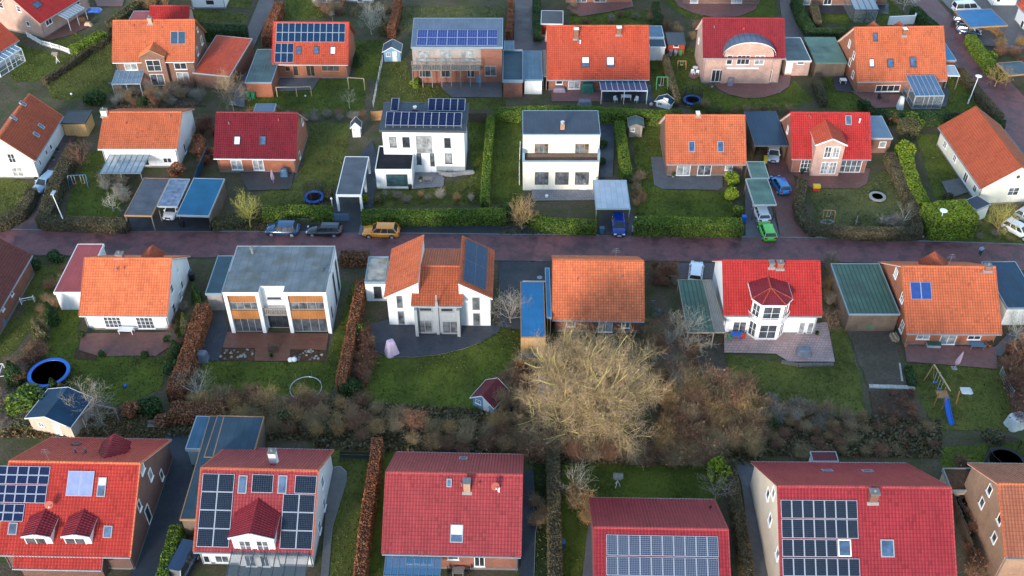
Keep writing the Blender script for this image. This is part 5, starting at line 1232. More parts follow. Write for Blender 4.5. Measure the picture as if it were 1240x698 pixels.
# white twin block with wooden facade panels
z=solvez(None,(265,355),(390,355),405,4,9)
class Obj: pass
def twin():
    f=Flat('house','white flat roofed house with two wood panelled bays above a red timber deck',None,(277,330),(399.5,330),(290.5,298),z,'roof_modern','wall_white',edge='trim_grey',cat='house',over=.0,thick=.35)
    zz=f.z; q=lambda x,y:f.hit(None,x,y,(0,0,zz),(0,0,1)); yf=q(330,354.5).y; yc=q(330,347).y; W=f.W
    # centre part runs forward to yc, bays to yf
    def blk(x0,x1,y0,name):
        mb=MB(); mb.face([(x0,y0,zz+.036),(x1,y0,zz+.036),(x1,.12,zz+.036),(x0,.12,zz+.036)]); 
        for a,b in (((x0,y0),(x1,y0)),((x1,y0),(x1,0)),((x0,0),(x0,y0))): mb.face([(*a,zz-.4),(*b,zz-.4),(*b,zz+.04),(*a,zz+.04)],1)
        part(f.root,name,mb,['roof_modern','trim_white'])
    X=lambda x,y,yy:f.hit(None,x,y,(0,yy,0),(0,-1,0))
    xs=[0.0,X(313,356,yf).x,X(343,356,yf).x,W]
    blk(xs[0],xs[1],yf,'bay_roof'); blk(xs[2],xs[3],yf,'bay_roof'); blk(xs[1]+.002,xs[2]-.002,yc,'centre_roof')
    mb=MB(); mb.box(xs[1],yc+.01,0,xs[2],0,zz-.4); part(f.root,'centre_wall',mb,'wall_white')
    for x0,x1 in ((xs[0],xs[1]),(xs[2],xs[3])):
        t=.42; mb=MB(); mb.box(x0,yf,0,x0+t,-.01,zz-.41); mb.box(x1-t,yf,0,x1,-.01,zz-.41); mb.box(x0+t,yf,zz-.5,x1-t,yf+.9,zz-.41); part(f.root,'bay_fin',mb,'wall_white')
        yr=yf+.22; h=zz-.5
        mb=MB(); mb.box(x0+t,yr,h*.80,x1-t,yr+.2,h); mb.box(x0+t,yr-.1,h*.38,x1-t,yr+.1,h*.60); part(f.root,'wood_panel',mb,'wood_clad')
        nb=5
        for za,zb_,nx in ((h*.60+.03,h*.80-.03,4),(.12,h*.38-.03,4)):
            win_at(f.root,planebox(Vector(((x0+x1)/2,yr+.1,(za+zb_)/2)),Vector((1,0,0)),Vector((0,0,1)),Vector((0,-1,0))),x1-x0-2*t-.05,zb_-za,nx,1,'frame_grey','glass_blind' if za>1 else 'glass_mid',sill=False)
    pb=lambda x,y:f.hit(None,x,y,(0,yc,0),(0,-1,0))
    a,b=pb(323,359.5),pb(341,363); win_at(f.root,planebox((a+b)/2,Vector((1,0,0)),Vector((0,0,1)),Vector((0,-1,0))),abs(b.x-a.x),abs(a.z-b.z)*.9,1,1,'frame_grey','glass_dark')
    win_at(f.root,planebox(Vector(((xs[1]+xs[2])/2,yc,1.25)),Vector((1,0,0)),Vector((0,0,1)),Vector((0,-1,0))),xs[2]-xs[1]-.4,2.3,3,1,'frame_dark','glass_dark',sill=False)
    mb=MB(); zb_=2.75; mb.box(xs[1],yf+.3,zb_-.15,xs[2],yc,zb_); mb.box(xs[1],yf+.3,zb_,xs[2],yf+.38,zb_+.1); mb.box(xs[1],yf+.3,zb_+.9,xs[2],yf+.38,zb_+1.0)
    for i in range(14): xx=xs[1]+(xs[2]-xs[1])*(i+.5)/14; mb.box(xx-.06,yf+.32,zb_+.1,xx+.06,yf+.36,zb_+.9)
    part(f.root,'balcony',mb,'wood_grey')
    # roof notch at the back and two vents
    mb=MB(); c=q(306,307); mb.tube((c.x,c.y,zz),(c.x,c.y,zz+.7),.16,.16,10); mb.lathe([(.26,0),(.26,.2),(0,.3)],(c.x,c.y,zz+.7),10); part(f.root,'vent_pipe',mb,'cap_grey')
    mb=MB(); c=q(392,327); mb.lathe([(.14,0),(.14,.3),(0,.35)],(c.x,c.y,zz),8); part(f.root,'roof_outlet',mb,'trim_dark')
    for yy,zc,hh in ((.8,2.9,4.6),(3.2,2.9,4.6)): win_at(f.root,planebox(Vector((W,yy+.4,zc)),Vector((0,1,0)),Vector((0,0,1)),Vector((1,0,0))),.7,hh,1,3,'frame_dark','glass_mid',sill=False)
    win_at(f.root,planebox(Vector((W,yf+1.4,2.2)),Vector((0,1,0)),Vector((0,0,1)),Vector((1,0,0))),.35,1.6,1,1,'frame_dark','glass_dark',sill=False)
    return f
ft=twin()
# two wings leaning on a low middle
hc=House('house','white house of two leaning orange roofed wings joined by a grey glazed middle','b2',(768,119),(1005,121),(770,-69),base=252,back=(768,-149),wm='wall_grey',rm='tile_deep',trim='trim_grey',ov=.15)
def wing(h,t,fl,fr,br,bl,zl,zr,basey,nm):
    L=lambda p,z:h.I@Z(t,*p,z)
    a,b,c,d=L(fl,zl),L(fr,zr),L(br,zr),L(bl,zl)
    yf=(a.y+b.y)/2; yb=(c.y+d.y)/2; x0=(a.x+d.x)/2; x1=(b.x+c.x)/2
    mb=MB(); th=.18; A,B,C_,D_=(x0,yf,zl),(x1,yf,zr),(x1,yb,zr),(x0,yb,zl)
    if zr>zl: tilegrid(mb,D_,A,B,C_,0,lift=.01)
    else: tilegrid(mb,B,C_,D_,A,0,lift=.01)
    lo=lambda p:(p[0],p[1],p[2]-th)
    for p,q_ in ((A,B),(B,C_),(C_,D_),(D_,A)): mb.face([lo(p),lo(q_),q_,p],1)
    mb.face([lo(D_),lo(C_),lo(B),lo(A)],1); part(h.root,'wing_roof',mb,['tile_deep','trim_white'])
    s_=.25; sl=(zr-zl)/(x1-x0); xa,xb=x0+(.3 if zr>zl else .05),x1-(.05 if zr>zl else .3); ya,yb_=yf+.25,yb-.25; zA=zl+(xa-x0)*sl-th-.01; zB=zl+(xb-x0)*sl-th-.01
    quadprism(h.root,'wing_wall',[(xa,ya,zA),(xb,ya,zB),(xb,yb_,zB),(xa,yb_,zA)],0,'wall_white')
    return x0,x1,yf,yb,ya
def wwin(h,t,yy,q,nx,ny,pane=None,fm='frame_grey'):
    a=h.hit(t,q[0],q[1],(0,yy,0),(0,-1,0)); b=h.hit(t,q[2],q[3],(0,yy,0),(0,-1,0)); c=(a+b)/2
    hh=abs(a.z-b.z); 
    if c.z-hh/2<.1: t_=c.z+hh/2; hh=t_-.1; c.z=.1+hh/2
    win_at(h.root,planebox(c,Vector((1,0,0)),Vector((0,0,1)),Vector((0,-1,0))),abs(b.x-a.x),hh,nx,ny,fm,pane)
w1=wing(hc,None,(464.5,360),(505.5,344),(514,285),(475,300.5),4.6,6.9,393,'l')
w2=wing(hc,None,(553,344),(596,362),(599.5,303),(560.5,286),6.9,4.6,395,'r')
for q in ((695,70,730,128),(702,143,738,205)): wwin(hc,'b2',w1[4],q,1,1,'glass_blind')
for q in ((1052,78,1090,138),(1056,152,1092,215)): wwin(hc,'b2',w2[4],q,1,1,'glass_blind')
for q in ((803,126,865,143),(905,128,965,146)): wwin(hc,'b2',0,q,1,1,'glass_dark')
for q in ((795,186,868,242),(912,190,990,246)): wwin(hc,'b2',0,q,2,1,'glass_blind')
mb=MB(); mb.box(hc.W/2-.15,-.2,0,hc.W/2+.15,-.01,hc.ze+.5); mb.tube((hc.W/2,-.12,hc.ze+.4),(hc.W/2,-.12,hc.ze+1.6),.1,None,8); part(hc.root,'chimney',mb,'alu')
for xa in (0,hc.W-.35): mb=MB(); mb.box(xa,-.55,0,xa+.35,-.01,hc.ze*.93); part(hc.root,'pier',mb,'wall_grey')
# collector on the right wing
x0,x1,yf,yb,_=w2; sl=(4.6-6.9)/(x1-x0); th=math.atan(-sl); cx=x0+(x1-x0)*.47; M=planebox(Vector((cx,(yf+yb)/2+.2,6.9+(cx-x0)*sl+.16)),Vector((0,1,0)),Vector((-math.cos(th),0,math.sin(th))),Vector((math.sin(th),0,math.cos(th)))); pvgrid(hc.root,M,(yb-yf)*.86,(x1-x0)/math.cos(th)*.66,2,2,'pv_steel',fr='trim_dark',gap=.01)
fa=Flat('annex','small white annex with a pale stained flat roof beside the leaning wings','b1',(548,668),(645,668),(572,548),3.0,'flat_pale','wall_white',edge='trim_blue',cat='annex',over=.02,thick=.25,parapet=.12); fa.win(592,28,628,80,1,1,t='b2',fm='frame_dark',over=.02,pane='glass_dark')
# terrace house with the blue panel roof and timber gallery
z=solvez('b0',(765,222),(1197,222),390,4,9)
f=Flat('house','timber galleried house with a zinc roof and sixteen bright blue solar panels','b0',(765,222),(1197,222),(768,118),z,'roof_zinc','wood_clad_grey',edge='trim_blue',cat='house',over=.15,thick=.3,fall=1.2)
mb=MB(); a=f.hit('b0',1095,300,(0,.1,0),(0,-1,0)); mb.box(a.x,.05,0,f.W-.14,.148,f.z-.3); part(f.root,'brick_wall',mb,'brick_red')
a=f.hit('b0',765,320,(0,.1,0),(0,-1,0)); mb=MB(); mb.box(.16,.06,0,f.W*.76,.148,f.z*.42); part(f.root,'brick_wall',mb,'brick_red')
th=math.atan2(1.2,f.D); o=Vector((0,0,f.z+.12)); ax,ay,nn=Vector((1,0,0)),Vector((0,math.cos(th),math.sin(th))),Vector((0,-math.sin(th),math.cos(th)))
h_=lambda x,y:f.hit('b0',x,y,o,nn); c=h_(983,177); pvgrid(f.root,planebox(c,ax,ay,nn),abs(h_(1172,177).x-h_(795,177).x),(h_(983,140)-h_(983,213)).length,8,2,'pv_blue')
for q in ((800,238,852,288),(903,236,956,290),(1003,238,1060,288)): f.win(*q,2,1,fm='frame_grey',pane='glass_curtain',over=.15)
for q in ((1112,310,1166,356),(806,325,860,362),(905,325,950,362),(1030,325,1065,362)): f.win(*q,2,1,fm='frame_grey',over=.05)
yg=-1.5; zg=f.z*.50; xe=f.W*.75; mb=MB(); mb.box(.1,yg,zg-.15,xe,.04,zg); part(f.root,'gallery_floor',mb,'wood_grey')
for i in range(8): xx=.15+(xe-.2)*i/7; mb=MB(); mb.box(xx-.06,yg,0,xx+.06,yg+.12,zg+1.5); part(f.root,'gallery_post',mb,'wood_grey')
mb=MB(); mb.box(.1,yg-.01,zg+1.42,xe,yg+.1,zg+1.54); mb.box(.1,yg-.01,zg+.9,xe,yg+.04,zg+.98)
for i in range(40): xx=.15+(xe-.2)*i/39; mb.box(xx-.03,yg+.0,zg,xx+.03,yg+.03,zg+.9)
part(f.root,'railing',mb,'wood_grey')
# bay tower of the white house with twin chimneys
def bay(h):
    t='d2'; yb0=-1.15
    H=lambda x,y,yy=yb0:h.hit(t,x,y,(0,yy,0),(0,-1,0))
    xl,xr=H(0,150).x,H(105,150).x; zt=H(50,108,yb0).z; cx=(xl+xr)/2+.1; w=(xr-xl)/2*.98; d=1.0
    pl=[(cx-w-d*.85,.0),(cx-w-d*.85,yb0+d),(cx-w,yb0),(cx+w,yb0),(cx+w+d*.85,yb0+d),(cx+w+d*.85,.0)]
    b=empty('bay',(0,0,0)); b.parent=h.root
    mb=MB()
    for p,q in zip(pl,pl[1:]): mb.face([(*p,0),(*q,0),(*q,zt),(*p,zt)])
    part(b,'bay_wall',mb,'wall_white')
    mb=MB(); zf=zt*.50; big=[((x-cx)*1.12+cx,y*1.14-.1 if y<0 else 0) for x,y in pl]; mb.prism(big,zf-.12,zf); part(b,'balcony_floor',mb,'trim_white')
    mb=MB()
    for p,q in zip(big,big[1:]):
        mb.bar((*p,zf+.85),(*q,zf+.85),.06)
        n=int((Vector(q)-Vector(p)).length/.18)
        for i in range(n+1): c=Vector(p).lerp(Vector(q),i/max(n,1)); mb.bar((c.x,c.y,zf),(c.x,c.y,zf+.85),.025)
    part(b,'railing',mb,'trim_white')
    for p,q in zip(pl[1:-1],pl[2:]):
        P_,Q_=Vector((*p,0)),Vector((*q,0)); ax=(Q_-P_).normalized(); nn=Vector((ax.y,-ax.x,0)); L=(Q_-P_).length; c=(P_+Q_)/2
        for zc,hh in ((zf*.5,zf*.74),(zf+(zt-zf)*.48,(zt-zf)*.70)): win_at(b,planebox(Vector((c.x,c.y,zc)),ax,Vector((0,0,1)),nn),L*.8,hh,2,2,'frame_white','glass_blind' if hh<2 else 'glass_mid',sill=False)
    # hipped roof running back to the main slope
    o=[((x-cx)*1.10+cx,y*1.12-.12 if y<0 else 0) for x,y in pl]; po,_,_,pn=h.plane('s'); A=h.hit(t,50,-20,po,pn); za=A.z; apx=Vector((cx,yb0+2.2,za)); back=Vector((cx,min((za-h.ze)/h.tan-h.ov,h.yr),za)); yroof=(zt-h.ze)/h.tan-h.ov
    mb=MB(); e=[Vector((x,y,zt)) for x,y in o]; e[0]=Vector((e[0].x,max(yroof,.0)+.1,zt)); e[-1]=Vector((e[-1].x,max(yroof,.0)+.1,zt))
    def tri(a,b_,c): 
        u=(b_-a).normalized(); v=(c-a); v=(v-u*v.dot(u)).normalized(); mb.face([a,b_,c],0,[((p-a).dot(u),(p-a).dot(v)) for p in (a,b_,c)])
    tri(e[1],e[2],apx); tri(e[2],e[3],apx); tri(e[3],e[4],apx)
    for q in ((e[0],e[1],apx,back),(e[4],e[5],back,apx)):
        u=(q[1]-q[0]).normalized(); mb.face(list(q),0,[((p-q[0]).dot(u),((p-q[0])-u*(p-q[0]).dot(u)).length) for p in q])
    mb.bar(e[2],apx,.12,.1,2); mb.bar(e[3],apx,.12,.1,2); mb.bar(e[1],apx,.12,.1,2); mb.bar(e[4],apx,.12,.1,2); mb.bar(apx,back,.14,.14,2)
    for p,q in zip(e,e[1:]): mb.bar(p+Vector((0,0,-.1)),q+Vector((0,0,-.1)),.1,.16,1)
    part(b,'bay_roof',mb,['tile_crimson','trim_white','tile_redorange'])
bay(h22)
# rear cross gables whose tops show above the ridges
def rear_gable(h,t,xl,xr,xa,ya,rm='tile_redorange',wm=None,dz=.1,slope=.85):
    """a back gable: far end of its ridge at photo point (xa,ya), width xl..xr"""
    za=h.zr-dz; A=h.hit(t,xa,ya,(0,0,za),(0,0,1)); y1=max(A.y,h.yr+dz/h.tan+.8); L=h.hit(t,xl,ya,(0,y1,0),(0,-1,0)); R_=h.hit(t,xr,ya,(0,y1,0),(0,-1,0)); xc,hw=(L.x+R_.x)/2,(R_.x-L.x)/2; ze=za-hw*slope
    d=empty('rear_dormer',(0,0,0)); d.parent=h.root; mb=MB(); yb=lambda zz:h.D-(zz-h.ze)/h.tan+h.ov
    pA,pL,pR=(xc,y1,za),(xc-hw,y1,ze),(xc+hw,y1,ze); qA,qL,qR=(xc,yb(za)-.2,za),(xc-hw,yb(ze)-.2,ze),(xc+hw,yb(ze)-.2,ze)
    qL=(qL[0],min(qL[1],y1-.05),ze); qR=(qR[0],min(qR[1],y1-.05),ze)
    tilegrid(mb,pL,qL,qA,pA,0,lift=.01); tilegrid(mb,qR,pR,pA,qA,0,lift=.01); mb.bar(Vector(qA),Vector(pA),.14,.12,0); part(d,'dormer_roof',mb,rm)
    mb=MB(); zb=h.ze; mb.face([(xc+hw-.2,y1-.2,zb),(xc-hw+.2,y1-.2,zb),(xc-hw+.2,y1-.2,ze),(xc,y1-.2,za-.2),(xc+hw-.2,y1-.2,ze)])
    part(d,'dormer_wall',mb,wm or h.wm)
rear_gable(h18,'a1',665,765,690,492,'tile_rust'); rear_gable(h23,'d1',755,890,825,522,'tile_rust'); rear_gable(h10,'d0',490,580,535,100,'tile_rust'); rear_gable(h10,'d0',610,700,655,100,'tile_rust'); rear_gable(h24,'a3',470,603,540,28,'tile_crimson',dz=.7)
# ================================================================== CARPORTS, GARAGES, ANNEXES
def port(label,t,FL,FR,BL,z,rm,wm=None,post=None,name='carport',cat='carport',**k): return Flat(name,label,t,FL,FR,BL,z,rm,wm,post=post,cat=cat,**k)
# orange annex beside the collector house, sloping
a=port('orange tiled lean-to garage roof beside the brown brick house',  'a0',(902,342),(1078,360),(975,195),2.5,'tile_redorange','brick_brown',edge='trim_grey',fall=1.3,name='garage',cat='garage',thick=.18)
port('brick garage with a dull green flat roof left of the panelled brick house','b0',(-15,388),(112,388),(30,232),2.7,'roof_dullgreen','brick_orange',edge='trim_blue',name='garage',cat='garage')
g=port('white fronted garage with a blue seamed roof right of the timber gallery','c0',(132,376),(222,376),(134,240),2.6,'roof_bluegrey','wood_clad_white',edge='trim_blue',name='garage',cat='garage')
port('blue walled flat roofed store between the timber gallery and the white garage','c0',(33,384),(130,384),(44,240),2.9,'flat_teal','brick_red',edge='trim_blue',name='garage',cat='garage',parapet=.3)
port('small blue flat roof behind the blue walled store','c0',(40,235),(88,235),(42,192),2.6,'roof_bluegrey','brick_red',edge='trim_blue',name='store_room',cat='annex')
port('narrow polycarbonate side roof against the wide red-orange house','c0',(223,360),(243,360),(222,236),2.5,'roof_grey_corr',None,'wood_grey',edge='wood_grey',name='side_canopy',cat='canopy',thick=.1)
port('blue roofed garage at the right gable of the wide red-orange house','c0',(718,176),(792,176),(718,122),2.7,'roof_bluegrey','wall_white',edge='trim_white',name='garage',cat='garage')
port('white walled annex with a dark blue roof in front of the blue roofed garage','c0',(722,222),(800,222),(722,184),2.5,'flat_teal','wall_white',edge='trim_white',name='store_room',cat='annex')
g=port('brick garage with a grey green roof right of the crimson roofed house','d0',(125,288),(244,287),(128,178),2.7,'roof_greyteal','brick_rosy',edge='trim_white',name='garage',cat='garage'); g.win(175,290,208,302,1,1); g.win(121,292,152,345,1,1,pane='glass_white')
port('large mossy green flat carport left of the four skylight house','d0',(262,295),(412,295),(228,182),2.6,'roof_greenflat','wood_clad_dark',edge='roof_greenflat',BR=(392,168))
port('blue metal roof tucked against the right gable of the four skylight house','d0',(872,284),(924,284),(868,166),2.5,'roof_blue','brick_orange',edge='trim_blue',name='side_canopy',cat='canopy')
g=empty('side_patio',Z('d0',905,412)); 
port('white slatted glass canopy on posts right of the four skylight house','d0',(882,356),(940,358),(878,306),2.4,'roof_poly',None,'wood_grey',edge='trim_white',name='side_canopy',cat='canopy',thick=.1); bpy.data.objects.remove(g)
port('blue flat carport sheltering dark cars by the winding lane','d0',(988,130),(1165,120),(925,52),2.7,'roof_blue',None,'wood_dark',edge='trim_wood',BR=(1110,38),wallback=None)
port('grey flat carport roof by the right edge beside the winding lane','d0',(1170,355),(1290,345),(1132,295),2.6,'roof_greyteal',None,'wood_dark',edge='trim_wood')
# row north of the road
port('black roofed bay of the triple carport, left','a1',(582,352),(712,355),(662,178),2.7,'flat_slate',None,'steel',edge='trim_wood',BR=(800,178))
port('pale grey middle bay of the triple carport','a1',(735,310),(832,312),(795,180),2.72,'flat_lichen',None,'steel',edge='trim_grey')
port('petrol blue right bay of the triple carport with a grey side wall','a1',(826,352),(980,356),(893,178),2.75,'roof_petrol','wood_clad_dark',None,edge='trim_grey',BR=(1042,180),wallback=(1,2),thick=.25)
port('slate roofed white carport above the slatted blue gate','b1',(413,256),(532,257),(452,76),2.9,'flat_slate',None,'wall_white',edge='trim_white',npost=3,postw=.3,BR=(575,78),thick=.35)
port('glass roofed carport over the royal blue car','c1',(470,322),(634,322),(470,188),2.6,'roof_poly',None,'wood_grey',edge='trim_blue',npost=2,BR=(622,186),thick=.16)
port('navy flat carport with a silver car beneath, left of the scarlet house','d0',(-25,684),(134,684),(-38,522),2.8,'roof_navy','wood_clad_dark',edge='trim_dark',wallback=(1,2,3),BR=(92,522))
port('green flat roof above the green and white cars','d1',(-28,304),(80,303),(-50,180),2.7,'roof_greenflat',None,'wood_dark',edge='trim_grey',BR=(48,180),npost=2)
port('shorter green roof behind the one above the green car','d1',(-40,178),(46,178),(-42,100),2.65,'roof_greenflat',None,'wood_dark',edge='trim_grey',BR=(24,100),npost=2)
g=port('brick garage with a slate blue roof right of the scarlet house','d0',(520,650),(626,650),(514,545),2.6,'roof_steelblue','brick_brown',edge='trim_grey',name='garage',cat='garage',BR=(590,545)); g.win(560,665,592,692,1,1,t='d0')
port('grey roofed white hut at the corner of the cream house','d1',(1018,330),(1086,300),(996,268),2.3,'roof_slate','wood_clad_white',edge='trim_grey',name='garden_hut',cat='shed')
# row south of the road
g=port('white annex with a flat red roof left of the white house','a2',(250,56),(382,56),(365,-172),2.9,'roof_redflat','wood_clad_white',edge='trim_white',BR=(560-70,-172),name='garage',cat='garage',thick=.35)
port('grey walled garage with a dull blue flat roof left of the wood panelled bays','a1',(962,720),(1040,720),(1028,542),2.8,'flat_teal','wood_clad_grey',edge='trim_blue',BR=(1108,542),name='garage',cat='garage',thick=.3)
port('bright blue flat carport with a golden wood front','c2',(118,266),(236,266),(127,5),3.0,'roof_blue','wood_clad_warm',edge='trim_wood',name='garage',cat='garage',thick=.12,over=.03)
port('narrow bright blue roof beside the blue carport','c2',(240,174),(264,174),(240,-60),2.9,'roof_blue',None,'wood_pale',edge='trim_blue',name='side_canopy',cat='canopy')
port('green ribbed carport roof left of the twin chimney house','c2',(900,244),(1030,244),(870,-5),2.8,'roof_green',None,'wood_grey',edge='wood_grey',BR=(1005,-5),thick=.15)
port('weathered grey ribbed roof between the green carport and the white gable','c2',(1032,244),(1080,243),(1007,-5),2.78,'roof_grey_corr','wood_clad_dark',edge='wood_grey',wallback=(2,),BR=(1045,-5),thick=.12)
port('big green ribbed carport with a weathered timber front','d2',(418,158),(660,158),(355,-80),2.9,'roof_green','wood_clad_dark',edge='trim_blue',BR=(588,-80),thick=.2)
port('petrol blue flat garage roof at the right edge beside the collector house','d2',(1160,130),(1330,128),(1112,-90),2.8,'roof_navy','wood_clad_white',edge='trim_blue',BR=(1290,-90),name='garage',cat='garage')
# southern row
port('long slate blue garage roof left of the dotted panel house','a3',(842,432),(920,432),(985,-55),3.0,'roof_dusk','wood_clad_dark',edge='trim_wood',BR=(1208,-55),name='garage',cat='garage')
port('wide slate blue roof behind the dotted panel house','a3',(955,140),(1185,146),(985,-55),3.02,'roof_dusk','wood_clad_dark',edge='trim_wood',BR=(1208,-55),name='garage',cat='garage')
port('small grey roof behind the dark crimson house ridge','b0',(20,540),(118,540),(42,488),4.5,'roof_zinc','brick_red',edge='trim_grey',name='annex',cat='annex')
port('teal glazed pavilion roof behind the long slate blue garage','a3',(868,100),(948,102),(845,-55),2.8,'roof_bluegrey','trim_blue',edge='trim_grey',name='pavilion',cat='pavilion',BR=(985,-55),thick=.4)
port('planter roofed bin store of pale wood left of the tan brick house','d3',(898,298),(1036,298),(878,192),1.9,'mulch','wood_clad_beige',edge='stone_grey',name='bin_store',cat='shed',thick=.35,parapet=.12,BR=(1005,192))
g=Flat('garage','flat black roofed garage behind the orange chimney house','a0',(285,578),(398,578),(300,520),2.4,'flat_black','wood_clad_warm',edge='trim_dark',cat='garage')
# ---- houses cut by the top picture edge (their fronts show, their roofs are out of frame)
def topwall(label,t,xl,xr,yb,wins,wm,rm='tile_red',ze=3.0,th=42,covers=None):
    """place by the foot of the front wall"""
    a,b=Z(t,xl,yb),Z(t,xr,yb); u=(b-a).normalized(); inn=Vector((-u.y,u.x,0)); eL=proj(a-inn*.45-u*.28+Vector((0,0,ze))); eR=proj(b-inn*.45+u*.28+Vector((0,0,ze))); m=(a+b)/2+inn*4.5+Vector((0,0,ze+4.95*math.tan(R(th))))
    h=House('house',label,None,eL,eR,proj(m),ze=ze,th=th,wm=wm,rm=rm)
    for q in wins: h.win(*q[:4],*(q[4:6] or (2,1)),t=t,pane=q[6] if len(q)>6 else None)
    return h
topwall('white house with dark glazing cut by the top edge, near the birch','b0',305,590,13,[(330,-8,370,12,2,1),(400,-8,445,12,2,1),(515,-8,540,12,1,1)],'wall_white')
topwall('brick house with light windows above the rusty terrace, cut by the top edge','c0',330,640,14,[(378,-22,428,18,2,1,'glass_blind'),(462,-22,520,12,2,1)],'brick_orange')
topwall('brick house with a shallow porch above the curved paved terrace, cut by the top edge','c0',880,1235,20,[(915,-18,952,15,1,1,'glass_curtain'),(1108,-18,1158,15,2,1,'glass_curtain')],'brick_brown')
hh=topwall('brick house with a dark glazed veranda, cut by the top edge','d0',205,590,28,[(208,-12,238,22,1,1),(300,-12,338,22,2,1),(512,-12,545,24,2,1)],'brick_brown')
hh.cover(400,512,-25,48,4,2.5,'trim_dark','glass_roof_pale',t='d0',front=True,zt=2.9)
topwall('white house in the top right corner behind the white car','d0',1085,1200,32,[(1110,-5,1130,10,1,1)],'wall_white')
topwall('white house cut by the top edge near the shaded lane, left half','a0',905,1060,42,[(965,0,1005,24,1,1,'glass_dark')],'wall_white')
hr=House('house','white house with an orange roof in the top right corner, beside the blue carport','d0',(1205,20),(1330,160),(1330,-60),ze=3.0,th=40,wm='wall_white',rm='tile_redorange'); hr.win(1222,90,1238,150,1,1)
hp=House('house','house whose red hipped roof shows just behind the brown brick house','a0',(700,92),(885,92),(740,28),ze=3.0,th=36,wm='brick_rosy',rm='tile_red')
port('raspberry red flat roof behind the brown brick house','a0',(600,100),(705,100),(625,52),3.0,'roof_redflat','brick_rosy',edge='trim_grey',name='garage',cat='garage')
# ================================================================== GROUND
_z=[.004]
def G(name,m,pts,layer=0,t='',jit=0.0,**k):
    _z[0]+=.0009; return ground(name,m,pts,_z[0]+layer,t,jit=jit,**k)
mb=MB(); mb.face([(-1500,-800,0),(1500,-800,0),(1500,3200,0),(-1500,3200,0)]); tag(mb.build('ground',MATS['soil']),kind='structure')
LAWNS=[('lawn',[(57,103),(125,52),(137,50),(137,75),(140,110),(118,122),(64,122)]),('lawn_rich',[(12,92),(22,54),(52,62),(92,70),(50,98),(20,100)]),('lawn',[(50,47),(92,38),(110,46),(82,62)]),
('lawn',[(225,10),(300,18),(296,28),(232,26)]),('lawn_rich',[(345,0),(380,0),(395,22),(343,25)]),('lawn_dry',[(487,8),(612,8),(610,30),(500,38),(483,40)]),('lawn_rich',[(300,122),(345,97),(430,95),(445,100),(440,137),(400,139),(300,140)]),
('lawn_rich',[(430,50),(465,48),(458,96),(430,96)]),('lawn',[(460,80),(492,72),(498,100),(545,107),(552,120),(612,118),(612,132),(455,132)]),('lawn_rich',[(568,148),(592,148),(590,246),(574,246),(572,225)]),('lawn_rich',[(598,146),(633,148),(632,248),(595,248)]),
('lawn',[(455,228),(500,230),(538,226),(572,212),(582,248),(445,252)]),('lawn',[(375,150),(425,150),(420,190),(408,240),(318,252),(312,236),(360,220),(372,180)]),('lawn_rich',[(690,13),(795,13),(800,30),(690,31)]),('lawn_rich',[(788,70),(808,70),(822,120),(788,124)]),
('lawn_rich',[(812,60),(845,58),(850,100),(872,114),(920,119),(950,112),(962,98),(986,122),(930,137),(840,137),(815,112)]),('lawn_rich',[(766,148),(802,150),(806,230),(884,232),(888,264),(770,264)]),('lawn_rich',[(998,92),(1032,92),(1052,126),(1120,136),(1150,127),(1135,112),(1160,75),(1205,132),(1170,136),(1000,134)]),
('lawn_dry',[(978,226),(1045,226),(1072,206),(1102,245),(1110,276),(992,276)]),('lawn_rich',[(1108,163),(1135,163),(1168,222),(1140,222),(1150,246),(1132,240)]),('lawn',[(1120,287),(1180,262),(1215,262),(1240,290),(1236,295),(1130,292)]),
('lawn_rich',[(78,262),(105,188),(125,178),(152,214),(146,262),(100,264)]),('lawn',[(-10,212),(40,222),(26,252),(-10,260)]),('lawn',[(-20,420),(30,375),(34,345),(44,322),(80,318),(68,350),(50,382),(15,428),(-20,440)]),
('lawn_rich',[(70,368),(98,372),(92,432),(200,432),(215,378),(230,383),(205,442),(195,472),(140,492),(85,472),(52,430)]),('lawn_rich',[(245,438),(395,438),(426,345),(440,345),(416,450),(395,482),(330,487),(240,487)]),('lawn_rich',[(440,430),(475,434),(500,434),(562,424),(606,398),(632,395),(625,440),(580,502),(520,502),(450,492),(436,460)]),
('lawn_dark',[(779,390),(804,400),(802,440),(790,450)]),('lawn',[(876,428),(955,440),(1012,440),(1005,398),(1025,395),(1052,512),(950,517),(890,492)]),('lawn',[(1098,440),(1212,444),(1228,522),(1130,522)]),
('lawn',[(403,546),(450,544),(430,700),(394,700)]),('lawn_rich',[(457,552),(482,546),(466,580),(464,700),(438,700)]),('lawn_rich',[(680,560),(870,558),(872,607),(722,607),(714,640),(706,700),(680,700)]),('lawn_dark',[(645,558),(664,558),(664,700),(645,700)]),
('lawn_rich',[(1138,543),(1260,533),(1260,562),(1140,567)]),('lawn_rich',[(1166,622),(1185,622),(1202,700),(1180,700)]),('lawn_rich',[(1000,-5),(1075,-5),(1105,28),(1060,32),(995,28)]),('lawn',[(230,-10),(310,-10),(302,10),(240,8)]),('lawn_rich',[(802,0),(940,0),(940,20),(900,26),(830,22)])]
for m,p in LAWNS: G('lawn',m,p,.0,jit=.16)
SOILS=[('soil_bare',[(1026,402),(1078,402),(1102,468),(1052,468)]),('compost',[(1052,474),(1105,472),(1118,520),(1060,525)]),('soil_bare',[(838,400),(877,420),(882,462),(840,455)]),('mulch',[(610,275),(615,285),(722,285),(722,276)]),('mulch',[(288,268),(322,266),(345,283),(285,282)]),('mulch',[(268,421),(309,421),(308,437),(266,437)]),('mulch',[(352,423),(396,424),(392,438),(350,438)]),('soil_bare',[(140,103),(238,100),(250,128),(132,130)]),('mulch',[(90,425),(118,428),(116,437),(90,434)])]
